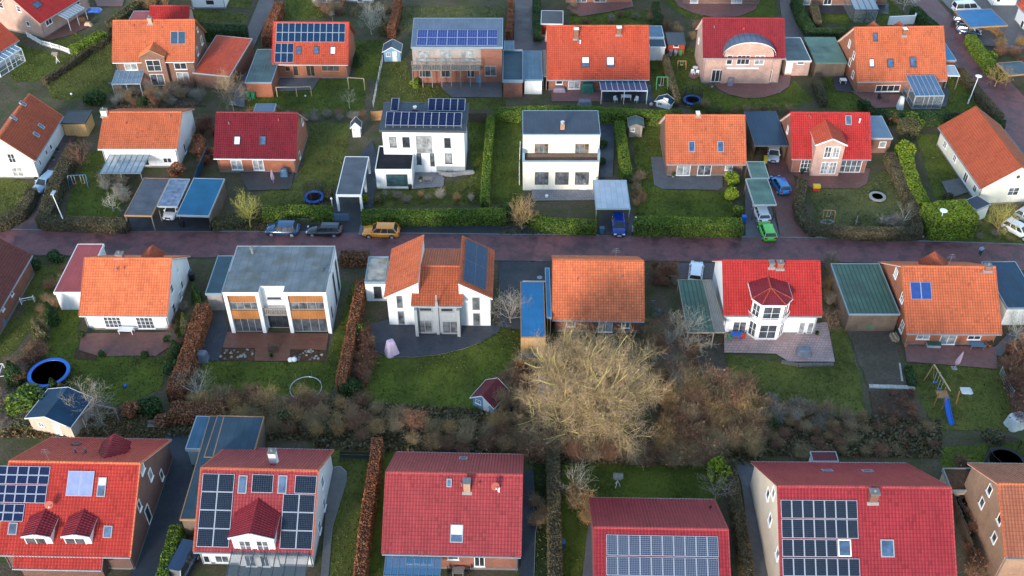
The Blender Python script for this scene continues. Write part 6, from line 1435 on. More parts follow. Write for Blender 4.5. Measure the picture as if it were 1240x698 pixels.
for m,p in SOILS: G('flower_bed',m,p,.05,jit=.12)
PAVES=[('terrace','pave_red',[(52,47),(96,20),(112,30),(85,43),(60,49)]),('terrace','pave_red',[(112,-6),(152,-6),(148,8),(118,8)]),('terrace','pave_grey',[(130,100),(176,98),(175,112),(140,108)]),('terrace','pave_grey',[(335,96),(388,94),(378,109),(337,111)]),('terrace','pave_grey',[(532,97),(608,97),(608,118),(548,118),(535,108)]),
('terrace','pave_rose',[(667,104),(730,103),(730,123),(668,123)]),('terrace','pave_slate',[(730,103),(788,101),(792,124),(730,123)]),('terrace','pave_rose',[(834,88),(838,84),(846,86),(848,92),(840,96),(834,93)]),('terrace','pave_rose',[(686,10),(692,2),(765,-3),(767,8),(740,14),(702,20)]),('terrace','pave_rose',[(812,-8),(925,-8),(914,12),(895,20),(865,21),(840,16),(822,8)]),
('terrace','pave_rose',[(864,100),(958,90),(956,104),(945,112),(925,118),(903,119),(882,114),(870,108)]),('terrace','pave_rose',[(1030,110),(1092,115),(1088,130),(1060,131),(1047,122)]),('terrace','pave_slate',[(1130,108),(1145,99),(1150,112),(1146,129),(1128,131)]),('terrace','pave_slate',[(1008,93),(1028,92),(1032,112),(1012,110)]),('terrace','asphalt_blue',[(990,4),(1076,4),(1076,17),(990,17)]),
('terrace','deck_grey',[(290,208),(357,206),(352,229),(300,231)]),('terrace','pave_slab',[(500,203),(532,206),(538,216),(537,226),(500,229)]),('terrace','pave_slab',[(643,223),(722,222),(722,242),(645,243)]),('terrace','pave_grey',[(788,190),(806,190),(808,214),(875,213),(875,227),(870,230),(802,229),(792,224)]),
('terrace','pave_red',[(938,206),(1054,204),(1050,222),(1040,228),(982,228),(966,214)]),('driveway','pave_red',[(924,168),(956,168),(958,200),(966,238),(982,287),(945,289),(936,240)]),('driveway','pave_grey',[(1140,220),(1166,215),(1175,232),(1150,240)]),
('terrace','pave_red',[(98,404),(207,402),(205,420),(190,430),(118,431),(96,424)]),('deck','deck_red',[(272,402),(398,404),(395,424),(309,422),(270,421)]),('deck','deck_red',[(309,421),(352,423),(350,437.5),(308,437)]),('terrace','pave_slate',[(240,378),(272,378),(276,400),(264,437),(243,437)]),
('terrace','pave_slate',[(446,394),(468,387),(606,394),(604,402),(582,415),(560,423),(530,430),(500,432.5),(475,432),(455,425),(446,410)]),('terrace','pave_pink',[(877,404),(1002,390),(1011,438),(955,438),(940,428),(877,427)]),('terrace','pave_rose',[(1095,418),(1206,420),(1208,447),(1150,442),(1098,438)]),('path','pave_grey',[(1205,420),(1222,403),(1236,395),(1240,405),(1225,415),(1212,432),(1206,430)]),
('driveway','asphalt',[(604,317),(670,317),(670,345),(632,346),(632,400),(604,396)]),('driveway','pave_lane',[(818,319),(872,319),(870,338),(824,338)]),('driveway','asphalt_blue',[(155,700),(180,640),(203,560),(200,528),(225,525),(240,560),(228,625),(212,640),(198,700)]),('path','gravel',[(388,700),(398,575),(404,567),(412,566),(419,572),(419,584),(402,640),(397,700)]),
('terrace','asphalt_blue',[(632,570),(646,570),(648,610),(654,620),(648,645),(646,700),(630,700)]),('path','pave_grey',[(888,559),(925,559),(935,640),(945,700),(915,700),(905,640),(898,585)]),('path','pave_grey',[(712,638),(722,618),(722,700),(705,700)]),('path','gravel',[(1183,622),(1192,618),(1215,700),(1202,700)]),('terrace','pave_lane',[(1140,570),(1160,570),(1168,600),(1150,605)]),
('path','pave_lane',[(6,279),(46,279),(52,250),(62,228),(76,192),(100,152),(86,150),(64,190),(46,228),(28,256)]),('path','pave_lane',[(317,-8),(332,-8),(332,4),(306,60),(289,60)]),('driveway','pave_grey',[(240,60),(300,52),(300,60),(296,130),(282,128),(285,90)]),('path','pave_lane',[(623,-6),(647,-6),(647,60),(622,62)]),('driveway','pave_lane',[(618,50),(662,50),(662,62),(618,64)]),('path','pave_lane',[(943,-6),(972,-6),(980,44),(950,48)]),('driveway','pave_grey',[(946,44),(982,44),(984,60),(948,60)]),
('road','road_brick',[(1098,-10),(1126,-10),(1250,128),(1330,230),(1300,260),(1240,185),(1180,110)]),('driveway','pave_grey',[(1140,0),(1240,0),(1240,60),(1190,55)]),
('driveway','asphalt',[(152,262),(255,262),(258,280),(152,280)]),('driveway','asphalt',[(404,232),(436,200),(450,215),(436,282),(404,282)]),('driveway','asphalt_blue',[(434,190),(450,170),(460,200),(452,252),(440,252)]),('driveway','asphalt',[(725,258),(768,256),(767,286),(725,285)]),('driveway','pave_grey',[(902,225),(926,225),(945,289),(903,288)]),('driveway','pave_slate',[(727,150),(745,150),(742,215),(727,215)]),('driveway','asphalt',[(1070,262),(1085,262),(1085,266),(1070,266)])]
for nm,m,p in PAVES: G(nm,m,p,.075)
# street: parking strip, carriageway, kerbs
G('parking_strip','asphalt',[(346,271),(420,272),(620,274),(726,276),(726,286),(620,285.3),(346,284)],.06)
G('parking_strip','pave_slab',[(437,271),(453,271.5),(453,284.4),(434,284.2)],.11)
up=[(-120,278),(0,279),(300,281.5),(620,285),(920,288),(1020,290),(1120,293),(1240,297),(1400,303)]; lw=[(1400,336),(1240,326),(1120,320),(1000,317),(920,316),(620,315.5),(300,312),(0,308),(-120,307)]
G('road','road_brick',up+lw,.09)
def ribbon(name,pts,m,w=.15,h=.1,t=''):
    mb=MB(); W=[Z(t,x,y,0) for x,y in pts]
    for a,b in zip(W,W[1:]): mb.bar(a+Vector((0,0,h/2)),b+Vector((0,0,h/2)),w,h) if False else mb.bar(a+Vector((0,0,.09+h/2)),b+Vector((0,0,.09+h/2)),h,w)
    tag(mb.build(name,MATS[m]),kind='structure')
def ribbon2(name,pts,m,w,h):
    """kerb or gutter strip along a line"""
    W=[Z('',x,y,0) for x,y in pts]; mb=MB()
    for a,b in zip(W,W[1:]):
        d=(b-a).normalized(); n=Vector((-d.y,d.x,0))*w/2; q=[a-n,b-n,b+n,a+n]; mb.face([(p.x,p.y,h) for p in q]); 
        for i in range(4): p,r=q[i],q[(i+1)%4]; mb.face([(p.x,p.y,0),(r.x,r.y,0),(r.x,r.y,h),(p.x,p.y,h)])
    tag(mb.build(name,MATS[m]),kind='structure')
ribbon2('kerb',up,'kerb_stone',.22,.16); ribbon2('kerb',lw,'kerb_stone',.45,.15)
ribbon2('kerb',[(1126,-6),(1250,132),(1330,230)],'kerb_stone',.15,.16); ribbon2('kerb',[(1098,-6),(1180,112),(1240,188)],'kerb_stone',.15,.16)
for p in ([(877,427),(940,428),(955,438),(1011,438)],[(446,410),(455,425),(475,432),(500,432.5),(530,430),(560,423),(582,415)],[(404,567),(412,566),(419,572),(419,584),(402,640),(397,700)],[(648,610),(654,620),(648,645),(646,700)],[(864,100),(870,108),(882,114),(903,119),(925,118),(945,112)],[(645,243),(722,242)],[(97,424),(118,431),(190,430)]): ribbon2('edging',p,'stone_grey',.12,.13)
# ================================================================== HEDGES
hg='hedge'
H_=hedge
H_('broad brown clipped hedge along the left lane, right side','twig',[(88,176),(76,200),(64,225),(57,248),(50,264)],1.8,1.9)
H_('brown clipped hedge along the road below the swing garden','twig',[(50,264),(90,266),(153,268)],1.7,1.6)
H_('curved olive hedge round the small lawn at the left edge','twig',[(37,228),(33,242),(22,256),(4,266),(-12,270)],1.5,1.5)
H_('yellow green hedge between two gardens at the upper left','lime',[(88,58),(104,50),(124,38)],1.7,2.0); H_('dark hedge climbing to the top edge beside the upper left terrace','mixed',[(132,28),(150,14),(166,2)],1.8,1.8)
H_('tall dark green hedge above the grey garage of the brown brick house','dark',[(232,30),(262,33),(297,34)],2.3,2.4); H_('low thin hedge left of the big upper left lawn','twig',[(52,96),(80,78),(104,60),(128,46)],1.1,.8)
H_('russet beech hedge along the lane left of the panelled brick house','beech',[(338,2),(332,16),(326,30),(322,44)],2.0,1.7); H_('narrow red beech hedge left of the pale lawn','beech',[(482,-4),(478,16),(473,34)],2.0,1.3)
H_('red beech hedge left of the short lane by the zinc roofed house','beech',[(619,-4),(618,20),(616,38)],2.0,1.0); H_('green hedge right of the short lane above the wide red-orange roof','dark',[(650,-4),(650,18),(651,40)],1.8,1.3)
H_('green hedge behind the right end of the wide red-orange roof','dark',[(794,2),(798,26)],1.6,1.2); H_('thin brown hedge between the trampoline garden and the conservatory garden','twig',[(806,66),(814,94),(821,118)],1.7,.8)
H_('long uneven green hedge behind the white cube house','laurel',[(598,134),(640,132),(700,131),(745,134),(800,137),(826,136)],1.9,1.7)
H_('light green hedge running down to the road, right of the white cube house','laurel',[(750,146),(753,165),(757,190),(760,210)],1.6,1.4); H_('slim green hedge left of the white cube house lawn','laurel',[(594,140),(591,180),(588,215),(587,240)],1.9,1.1)
H_('long green hedge behind the orange car','laurel',[(438,257),(500,258),(560,257),(612,256)],1.8,1.7); H_('green hedge in front of the white cube house','laurel',[(645,262),(670,268),(722,270)],1.7,1.6); H_('dark green hedge left of the little roadside tree','dark',[(604,252),(624,254),(650,262)],1.7,1.5)
H_('dense bright green hedge in front of the orange roofed bungalow','laurel',[(769,267),(800,267),(840,268),(899,269)],2.1,1.9); H_('ragged green shrub hedge above the stone wall','mixed',[(256,268),(280,263),(300,257),(316,254)],1.4,1.7); H_('green hedge behind the two cars parked by the stone wall','laurel',[(318,254),(355,252),(402,253)],1.7,1.5)
H_('U shaped brown clipped hedge round the trampoline lawn','twig',[(973,216),(968,240),(971,258),(984,273),(1030,278),(1080,279),(1112,278),(1110,255),(1096,222),(1078,185)],1.5,1.35)
H_('giant yellow green hedge block left of the grey roofed hut','lime',[(1126,256),(1150,254),(1177,251)],3.4,4.3,taper=.85)
H_('loose bright green shrubs in a line right of the brown clipped hedge','lime',[(1094,176),(1100,200),(1108,225),(1120,246)],1.6,2.0); H_('long dark hedge behind the cream house and the glazed garden room','dark',[(1052,134),(1090,137),(1140,139),(1190,143),(1218,149)],1.7,1.8); H_('round topped olive hedge end at the left of the long dark hedge','mixed',[(1092,148),(1112,148)],2.2,2.6)
H_('green hedge along the winding lane below the blue carport','laurel',[(1176,42),(1188,60),(1206,82)],1.8,1.7); H_('dark green hedge at the top of the winding lane','dark',[(1108,8),(1120,20),(1134,32)],1.7,1.6); H_('brown verge hedge along the lower winding lane','twig',[(1164,82),(1186,110),(1212,140)],1.3,1.3); H_('dark angular hedge above the green carport','dark',[(964,-4),(972,18),(984,36),(1010,37),(1028,34)],1.8,1.6); H_('brown bare hedge beside the dark glazed veranda','twig',[(986,4),(991,26)],1.6,1.3); H_('narrow brown hedge between the crimson roofed garden and the green carport garden','twig',[(988,92),(992,104),(999,120)],1.5,1.0)
H_('rust brown beech hedge left of the wood panelled house','beech',[(246,368),(240,385),(232,410),(222,440),(208,472)],2.0,1.7); H_('rusty beech hedge at the foot of the wood panelled house lawn','rust',[(206,494),(235,495),(268,496)],1.8,2.0)
H_('tall rust beech hedge between the wood panelled house and the winged house','beech',[(438,338),(430,375),(422,415),(412,462)],2.0,1.2); H_('low russet hedge along the road behind the wood panelled house','rust',[(412,308),(446,308)],1.5,1.7)
H_('narrow rust beech hedge running down to the bottom edge','beech',[(457,530),(450,580),(441,640),(434,704)],1.9,1.1); H_('straight olive brown hedge right of the rosy roofed house','twig',[(670,548),(671,600),(673,704)],1.7,1.25); H_('olive brown hedge left of the lower right path','twig',[(884,556),(891,600),(900,650),(909,704)],1.7,1.1); H_('leafy green hedge beside the dark van','laurel',[(213,636),(206,662),(194,704)],1.7,1.2)
H_('low green box hedge beside the vegetable bed','dark',[(1100,443),(1104,455),(1106,464)],.7,.9)
# ================================================================== SHRUBS AND TREES
B_=bush; N_=bare
for q in (('round bright green shrub at the right end of the bungalow garden, top','lime',887,224,1.25,2.0),('bright green shrub below the top one at the bungalow garden corner','lime',884,240,1.1,1.6),('green shrub touching the roadside hedge at the bungalow corner','laurel',893,262,1.0,1.7),
 ('round green shrub beside the round topped hedge end','laurel',1104,155,1.9,2.2),('tall yellow green shrub at the head of the brown clipped hedge','lime',1094,190,1.5,2.2),('small leafy shrub on the timber gallery lawn','lime',503,104,.9,1.1),('clipped green bush in the beech hedge by the dark terrace','laurel',436,408,.95,2.0),('lower clipped green bush in the beech hedge above the shrub belt','dark',426,476,1.2,1.9),
 ('yellow leafed bush at the end of the olive brown hedge','lime',869,580,1.3,2.6),('small dark bush left of the beech hedge by the red terrace','dark',211,452,1.1,1.6),('bluish bush beside the white annex garden','mixed',460,246,.9,1.5),('yellow green shrub at the white annex corner','lime',441,246,.7,1.3),('round box bush at the left end of the red brick terrace','dark',100,408,.5,.9),('round box bush at the right end of the red brick terrace','dark',205,413,.55,.9),('clipped box ball at the front left of the red brick terrace','dark',124,431,.45,.75),('clipped box ball at the front right of the red brick terrace','dark',176,432,.48,.75),
 ('dark rounded evergreen behind the green hut roof','dark',62,493,1.7,2.2),('broad laurel bush left of the blue roofed garden hut','laurel',30,492,2.2,1.9),('dark evergreen shrub right of the blue trampoline','dark',86,487,1.2,2.1),('black green rounded shrub between the russet bushes','dark',183,500,1.4,1.9),('low green clump in front of the blue roofed hut','mixed',35,515,1.4,1.0),('grey green shrub beside the lower left fence','mixed',6,500,1.3,1.3),('dark green shrub above the glazed garden room','dark',1046,133,1.3,1.6),
 ('dark bush among bare shrubs in front of the brown brick house','dark',174,128,1.0,1.3),('big dark bush left of the white chimney','dark',118,126,1.6,2.1),('green shrub at the west wall of the white cube house carport','dark',728,178,.8,1.1),('round green shrub below the first by the carport','dark',728,198,.7,1.0),('yellow green tuft at the lower left of the beige house','lime',930,668,.6,.7),('round blue green shrub under the top right lawn','mixed',1200,533,1.1,1.0),('yellow green shrub in the belt above the crimson roof','lime',1026,508,.7,.7),('small juniper at the carport corner of the pergola garden','mixed',397,240,.9,1.3),('dark shrub strip against the brown brick gable','dark',43,325,.9,1.2),('low evergreen beside the bare lilac at the brown house','dark',68,314,1.1,1.1),('reddish green shrub at the white wall of the cream house','mixed',1147,242,.8,1.0),('green shrub right of the blue carport hedge','lime',1200,72,1.0,1.3),('rounded green shrub on the corner below the blue carport hedge','laurel',1213,96,1.2,1.4)):
    B_(q[0],q[1],q[2],q[3],q[4],q[5])
for q in (('russet bush at the left of the black green shrub','rust',160,502,1.2,1.8),('russet rounded bush by the path of the white house with the patio roof','rust',216,212,1.5,2.0),('rust brown shrub beside the wall of the same white house, upper','rust',243,178,1.0,2.2),('small rusty bush below the beech hedge','rust',200,515,1.1,1.2),('rust bush at the left end of the blue lichen roof','rust',632,458,.7,2.6),('rusty shrub left of the glazed garden room','rust',1078,150,1.0,1.8)): B_(*q[:6])
for q in (('slim dark thuja at the head of the white house garden, upper','dark',66,392,3.4,.75),('slim dark thuja left of the lawn, middle','mixed',52,412,3.8,.8),('dark thuja beside the right gable of the white house','dark',240,366,3.0,.6),('olive thuja beside the beech hedge','mixed',228,405,3.4,.65),('dark thuja near the round green bush below the beech hedge','dark',215,432,2.6,.7),('pair standing conifer right of the blue trampoline, left one','dark',70,480,2.8,.7),('pair standing conifer right of the blue trampoline, right one','mixed',80,484,2.6,.7),('dark narrow conifer by the blue hut path','dark',433,80,2.6,.7),('broad dark conifer right of the same narrow one','mixed',465,42,3.0,.8),('dark conifer at the left of the trampoline','dark',20,462,3.2,.9)): conifer(q[0],q[2],q[3],q[4],q[5],kind=q[1])
# big bare tree
tree('huge spreading bare tree with olive limbs and rosy twigs above a lichen covered roof',715,506,7.2,6.4,seed=4,kind='olive',levels=4,nb=(8,6,6,8,16),r0=.42,trunk=.14,twig=.016,fine='rosy',limb=.42,wig=.14,up=.22)
tree('small bare tree with yellow green twigs beside the stone wall',304,276,5.4,1.9,seed=5,kind='yellow',levels=3,nb=(5,5,4,8),r0=.09,trunk=.3,twig=.016,fine='yellow',limb=.95,up=.5)
tree('small bare golden tree standing in the roadside bed before the white cube house',632,279,5.0,2.0,seed=6,kind='golden',levels=3,nb=(5,5,4,9),r0=.09,trunk=.26,twig=.016,fine='golden',limb=.95,up=.5)
tree('small bare golden tree on the verge near the walking person',1207,283,4.6,2.3,seed=7,kind='golden',levels=3,nb=(5,5,4,8),r0=.09,trunk=.2,twig=.015,fine='yellow',limb=.8,up=.4)
tree('little bare sapling on the lawn of the panelled brick house',424,132,3.6,1.4,seed=8,kind='pale',levels=2,nb=(5,5,6),r0=.05,trunk=.35,twig=.014,fine='grey',limb=.9,up=.4)
tree('white stemmed bare birch behind the blue hut',450,42,5.6,2.6,seed=9,kind='pale',levels=3,nb=(5,5,4,7),r0=.09,trunk=.2,twig=.016,fine='pale',limb=.9,up=.5)
tree('bare grey tree between the brown brick house garage and the lane',281,128,5.0,2.6,seed=10,kind='grey',levels=3,nb=(6,5,4,8),r0=.09,trunk=.12,twig=.016,fine='rosy',limb=.9,up=.4)
tree('bare spreading fruit tree on the lawn below the beech hedge',240,482,3.4,2.8,seed=12,kind='pale',levels=2,nb=(6,5,7),r0=.08,trunk=.22,twig=.018,fine='grey',limb=.7,up=.2)
tree('grey bare tree right of the blue roofed garden hut',112,508,4.0,3.0,seed=13,kind='grey',levels=3,nb=(5,5,4,6),r0=.1,trunk=.2,twig=.018,fine='grey',limb=.7,up=.2)
tree('white twigged bare tree at the right gable of the collector house',1228,412,4.6,2.4,seed=14,kind='pale',levels=2,nb=(6,5,7),r0=.08,trunk=.25,twig=.018,fine='pale',limb=.8)
tree('small bare crown of pale branches in the trampoline lawn bed, right',1093,271,2.7,1.9,seed=15,kind='pale',levels=2,nb=(5,5,6),r0=.07,trunk=.2,twig=.02,fine='grey',limb=.8)
tree('smaller bare shrub tree in the trampoline lawn bed, left',1070,274,1.7,1.2,seed=16,kind='grey',levels=2,nb=(4,4,6),r0=.05,trunk=.2,twig=.016,fine='grey',limb=.8)
tree('leafless white twigged tree on the swing garden lawn',138,256,2.6,1.6,seed=17,kind='pale',levels=2,nb=(5,5,6),r0=.06,trunk=.2,twig=.018,fine='pale',limb=.8)
tree('leafless red brown tree leaning over the clipped hedge at the lane',100,205,4.2,2.0,seed=18,kind='red',levels=3,nb=(5,4,4,6),r0=.07,trunk=.3,twig=.016,fine='red',limb=.9)
tree('pruned bare tree beside the dark glazed veranda',1094,12,3.6,2.2,seed=19,kind='pale',levels=2,nb=(5,4,6),r0=.08,trunk=.25,twig=.022,fine='pale',limb=.7)
tree('bare grey tree at the end of the olive brown hedge',866,604,3.4,2.2,seed=20,kind='grey',levels=2,nb=(5,5,7),r0=.06,trunk=.2,twig=.016,fine='grey',limb=.8)
tree('low pale bare tree left of the bird table lawn',697,594,3.0,2.4,seed=21,kind='pale',levels=2,nb=(6,5,7),r0=.07,trunk=.15,twig=.018,fine='grey',limb=.7)
tree('bare dark twigged tree between the green carport and the orange house',825,425,5.2,2.6,seed=22,kind='grey',levels=3,nb=(6,5,4,7),r0=.08,trunk=.15,twig=.016,fine='grey',limb=.9)
tree('bare winter tree on the lane verge right of the winding road',1204,106,4.0,1.7,seed=23,kind='golden',levels=3,nb=(5,4,4,6),r0=.07,trunk=.3,twig=.015,fine='golden',limb=.9)
tree('ghostly grey bare tree at the parking court of the blue carport',618,392,4.6,2.2,seed=24,kind='grey',levels=3,nb=(5,5,4,7),r0=.07,trunk=.2,twig=.014,fine='grey',limb=.8)
tree('bare wisteria stems between the twin chimney house and the green barn',1004,402,3.8,1.3,seed=25,kind='brown',levels=2,nb=(6,5,7),r0=.07,trunk=.2,twig=.018,fine='brown',limb=1.0)
tree('bare tree by the brick gable at the right bottom edge of the gravel',1240,440,5.0,3.0,seed=26,kind='brown',levels=3,nb=(5,5,4,7),r0=.1,trunk=.2,twig=.018,fine='brown',limb=.8)
# shrub belts : every bush its own object
THICK=[]
def belt(poly,n,kinds,r,h,label,group,mind=.9,leafy=.2):
    def f(w):
        k=random.choice(kinds); rr=random.uniform(*r)
        if n>12 and random.random()<.55: THICK.append((k,random.randrange(3),w,rr,random.uniform(*h),leafy)); return
        bare(label,k,0,0,rr,random.uniform(*h),group=group,leafy=leafy,w=w,cat='shrub')
    scatter(poly,n,f,mind)
belt([(232,490),(300,478),(345,487),(385,478),(395,520),(330,528),(262,520)],28,['golden','brown','tan'],(.9,1.4),(1.3,2.2),'tawny bare bush in the belt below the wood panelled house','bare bushes below the wood panelled house',1.1)
belt([(376,497),(395,482),(440,488),(500,510),(560,516),(600,516),(636,508),(640,546),(560,550),(470,534),(380,530)],56,['tan','brown','rosy','golden'],(.9,1.5),(1.0,2.1),'bare brown bush in the thicket left of the big tree','bare bushes left of the big tree',1.45)
belt([(805,490),(830,470),(868,466),(905,480),(922,510),(915,552),(840,560),(790,552)],52,['tan','golden','rosy','brown'],(1.1,1.6),(1.9,3.0),'tall tawny bare bush in the thicket right of the big tree','bare bushes right of the big tree',1.25)
belt([(640,530),(700,545),(790,548),(870,553),(870,562),(760,562),(640,556)],46,['tan','rosy','brown'],(1.0,1.5),(1.4,2.4),'bare bush along the foot of the big tree','bare bushes under the big tree',1.0)
belt([(606,470),(632,440),(640,470),(640,510),(606,500)],14,['rosy','brown'],(.9,1.4),(1.6,2.6),'bare rosy bush between the red hut and the lichen roof','bare bushes beside the red hut',.9)
belt([(780,400),(838,395),(842,470),(812,480),(795,440)],26,['brown','rosy','grey'],(.9,1.4),(1.4,2.6),'bare bush in the strip between the brick house and the green carport','bare bushes by the green carport',1.0)
belt([(915,520),(1060,518),(1140,515),(1132,548),(1000,552),(930,552)],26,['brown','tan','brown'],(.5,1.0),(.4,1.0),'low dark bush in the rough strip above the beige house','low bushes above the beige house',1.1)
belt([(922,480),(960,492),(1050,508),(1055,520),(925,520)],16,['rosy','grey','tan'],(.7,1.1),(1.0,1.8),'pale bare bush at the lower rim of the bay tower lawn','bare bushes on the bay tower lawn rim',1.3)
belt([(142,112),(168,114),(236,108),(246,124),(200,130),(140,128)],24,['brown','grey','rosy'],(.7,1.2),(1.0,2.2),'bare bush in the bed before the brown brick house','bare bushes before the brown brick house',1.0)
belt([(240,150),(262,150),(258,195),(246,205),(238,190)],9,['brown','red'],(.7,1.1),(1.2,2.2),'bare reddish bush behind the white gable','bare bushes behind the white gable',.9)
belt([(1215,430),(1240,425),(1245,520),(1228,515)],12,['red','brown'],(.9,1.3),(1.4,2.4),'dark red bare bush along the right edge','bare bushes on the right edge',1.0)
belt([(445,400),(452,425),(444,470),(432,468),(438,425)],12,['red','brown'],(.7,1.0),(1.2,2.0),'bare reddish bush beside the tall rust hedge','bare bushes beside the tall rust hedge',.8)
belt([(48,420),(54,432),(36,446),(18,470),(16,450)],7,['brown','grey'],(.8,1.2),(1.2,1.9),'bare brown bush behind the blue trampoline','bare bushes behind the blue trampoline',.9)
belt([(690,600),(715,610),(712,635),(695,620)],6,['tan','golden'],(.8,1.1),(1.2,2.2),'straw coloured bush left of the raspberry roof','bushes left of the raspberry roof',.9)
belt([(1085,262),(1105,262),(1106,274),(1060,276)],9,['grey'],(.5,.8),(.5,.9),'dark heather like bush in the trampoline lawn bed','low bushes in the trampoline lawn bed',.6)
belt([(136,220),(154,225),(152,245),(130,232),(122,222)],7,['pale','grey'],(.8,1.1),(1.0,1.6),'pale grey bush in the swing garden','pale bushes in the swing garden',.9)
belt([(1165,560),(1175,600),(1190,700),(1178,700),(1160,640)],9,['red','brown'],(.8,1.2),(1.0,1.8),'bare dark bush along the fence left of the tan brick house','bare bushes by the tan brick house fence',1.2)
belt([(-5,485),(30,492),(40,515),(0,520)],8,['grey','brown'],(.9,1.3),(1.0,1.6),'bare grey bush at the lower left edge','bare bushes at the lower left edge',.9)
belt([(770,20),(800,22),(845,34),(840,50),(812,52),(800,40)],8,['tan','brown'],(.8,1.1),(1.2,2.0),'tawny bush behind the dark red hut','tawny bushes behind the dark red hut',1.0)
belt([(170,2),(200,0),(204,10),(176,12)],6,['golden','tan'],(1.0,1.4),(1.4,2.2),'golden bush at the upper left edge','golden bushes at the upper left edge',1.0)
belt([(385,8),(440,6),(470,12),(470,24),(395,24)],12,['brown','rosy','grey'],(.8,1.2),(1.0,2.0),'bare brown bush below the white house at the top edge','bare bushes below the top white house',1.1)
belt([(1190,30),(1240,58),(1240,78),(1210,70)],9,['golden','brown'],(.8,1.2),(1.0,1.8),'straw brown bush right of the winding lane','straw brown bushes by the winding lane',1.1)
def thicket():
    for kind in sorted({q[0] for q in THICK}):
        V=[]
        for k,sd,w,rr,hh,lf in THICK:
            if k!=kind: continue
            me=proto_bare(k,sd,leafy=lf)[0]; a=np.empty(len(me.vertices)*3,dtype=np.float32); me.vertices.foreach_get('co',a); a=a.reshape(-1,3)*np.array([rr,rr,hh/2.0]); t=rng.random()*6.28; c,s_=math.cos(t),math.sin(t)
            V.append(np.c_[a[:,0]*c-a[:,1]*s_+w.x,a[:,0]*s_+a[:,1]*c+w.y,a[:,2]])
        tag(link('undergrowth',quadmesh('undergrowth',np.concatenate(V),MATS['bark_'+kind])),kind='stuff')
conifer('small dark conifer standing in the rough strip above the beige house',934,521,1.9,.7,kind='dark')
B_('dark evergreen bush inside the belt below the wood panelled house','dark',352,512,1.3,1.7); B_('dark green bush in the belt left of the rusty bottom hedge','mixed',404,520,1.2,1.4); B_('low grey green juniper in the rough strip','mixed',990,515,1.3,.7); B_('green bush at the strip between brick house and green carport','dark',800,408,1.2,1.4); B_('low green bush beneath it towards the bottom','mixed',795,425,1.1,1.0)
belt([(462,236),(470,248),(580,246),(585,236)],8,['golden','pale','grey'],(.4,.8),(.8,1.5),'thin bare bush on the lawn of the white house with tilted panels','bare bushes on the tilted panel house lawn',1.5)
belt([(768,215),(776,215),(778,250),(770,250)],6,['rosy','brown'],(.6,.9),(1.0,1.8),'bare bush beside the glass roofed carport','bare bushes beside the glass roofed carport',1.0)
belt([(300,138),(440,138),(440,148),(380,148),(300,146)],14,['brown','grey','rosy'],(.6,1.0),(.8,1.6),'bare bush along the border behind the dark crimson house','bare bushes behind the dark crimson house',1.2)
belt([(480,34),(610,32),(610,46),(480,48)],8,['brown','tan'],(.5,.8),(.8,1.2),'bare bush behind the zinc roofed house','bare bushes behind the zinc roofed house',1.4)
belt([(830,130),(940,134),(960,138),(840,138)],10,['tan','brown','green'],(.5,.9),(.8,1.4),'bare bush in the border above the bungalow','bare bushes above the bungalow',1.3)
belt([(690,6),(770,22),(795,30),(690,31)],8,['rosy','brown','grey'],(.5,.9),(.7,1.3),'bare bush on the lawn below the rusty terrace','bare bushes below the rusty terrace',1.5)
belt([(880,492),(1000,500),(1030,512),(900,512)],10,['rosy','grey','pale'],(.7,1.1),(1.2,2.0),'feathery pale bush at the foot of the twin chimney lawn','feathery bushes on the twin chimney lawn',1.5)
belt([(1055,478),(1105,476),(1116,518),(1062,522)],12,['red','brown'],(.4,.7),(.4,.9),'low dead bush in the compost bed','low bushes in the compost bed',1.0)
belt([(60,350),(78,325),(82,335),(70,372),(48,400),(45,385)],9,['brown','rosy'],(.6,.9),(.8,1.5),'bare bush between the thujas of the white house','bare bushes between the thujas',1.0)
belt([(206,380),(222,372),(226,395),(215,430),(206,425)],8,['brown','grey'],(.5,.8),(.8,1.3),'bare bush on the strip left of the beech hedge','bare bushes left of the beech hedge',.9)
belt([(645,600),(664,600),(664,640),(648,640)],3,['grey','rosy'],(.8,1.1),(1.0,1.6),'bare grey bush beside the blue paved path','bare bushes beside the blue paved path',1.2)
belt([(1120,285),(1180,270),(1235,292)],5,['tan','grey'],(.4,.7),(.4,.9),'thin dry bush on the verge by the road','dry bushes on the verge',1.5)
belt([(1000,320),(1012,318),(1020,345),(1008,372),(998,360)],9,['golden','brown','grey'],(.6,.9),(1.2,2.2),'bare bush in the gap left of the green ribbed carport','bare bushes left of the green ribbed carport',.9)
belt([(785,322),(815,322),(820,345),(790,350)],9,['brown','grey','red'],(.7,1.1),(1.0,1.9),'dark bare bush between the brick house and the road','dark bushes at the road by the brick house',.9)
thicket()
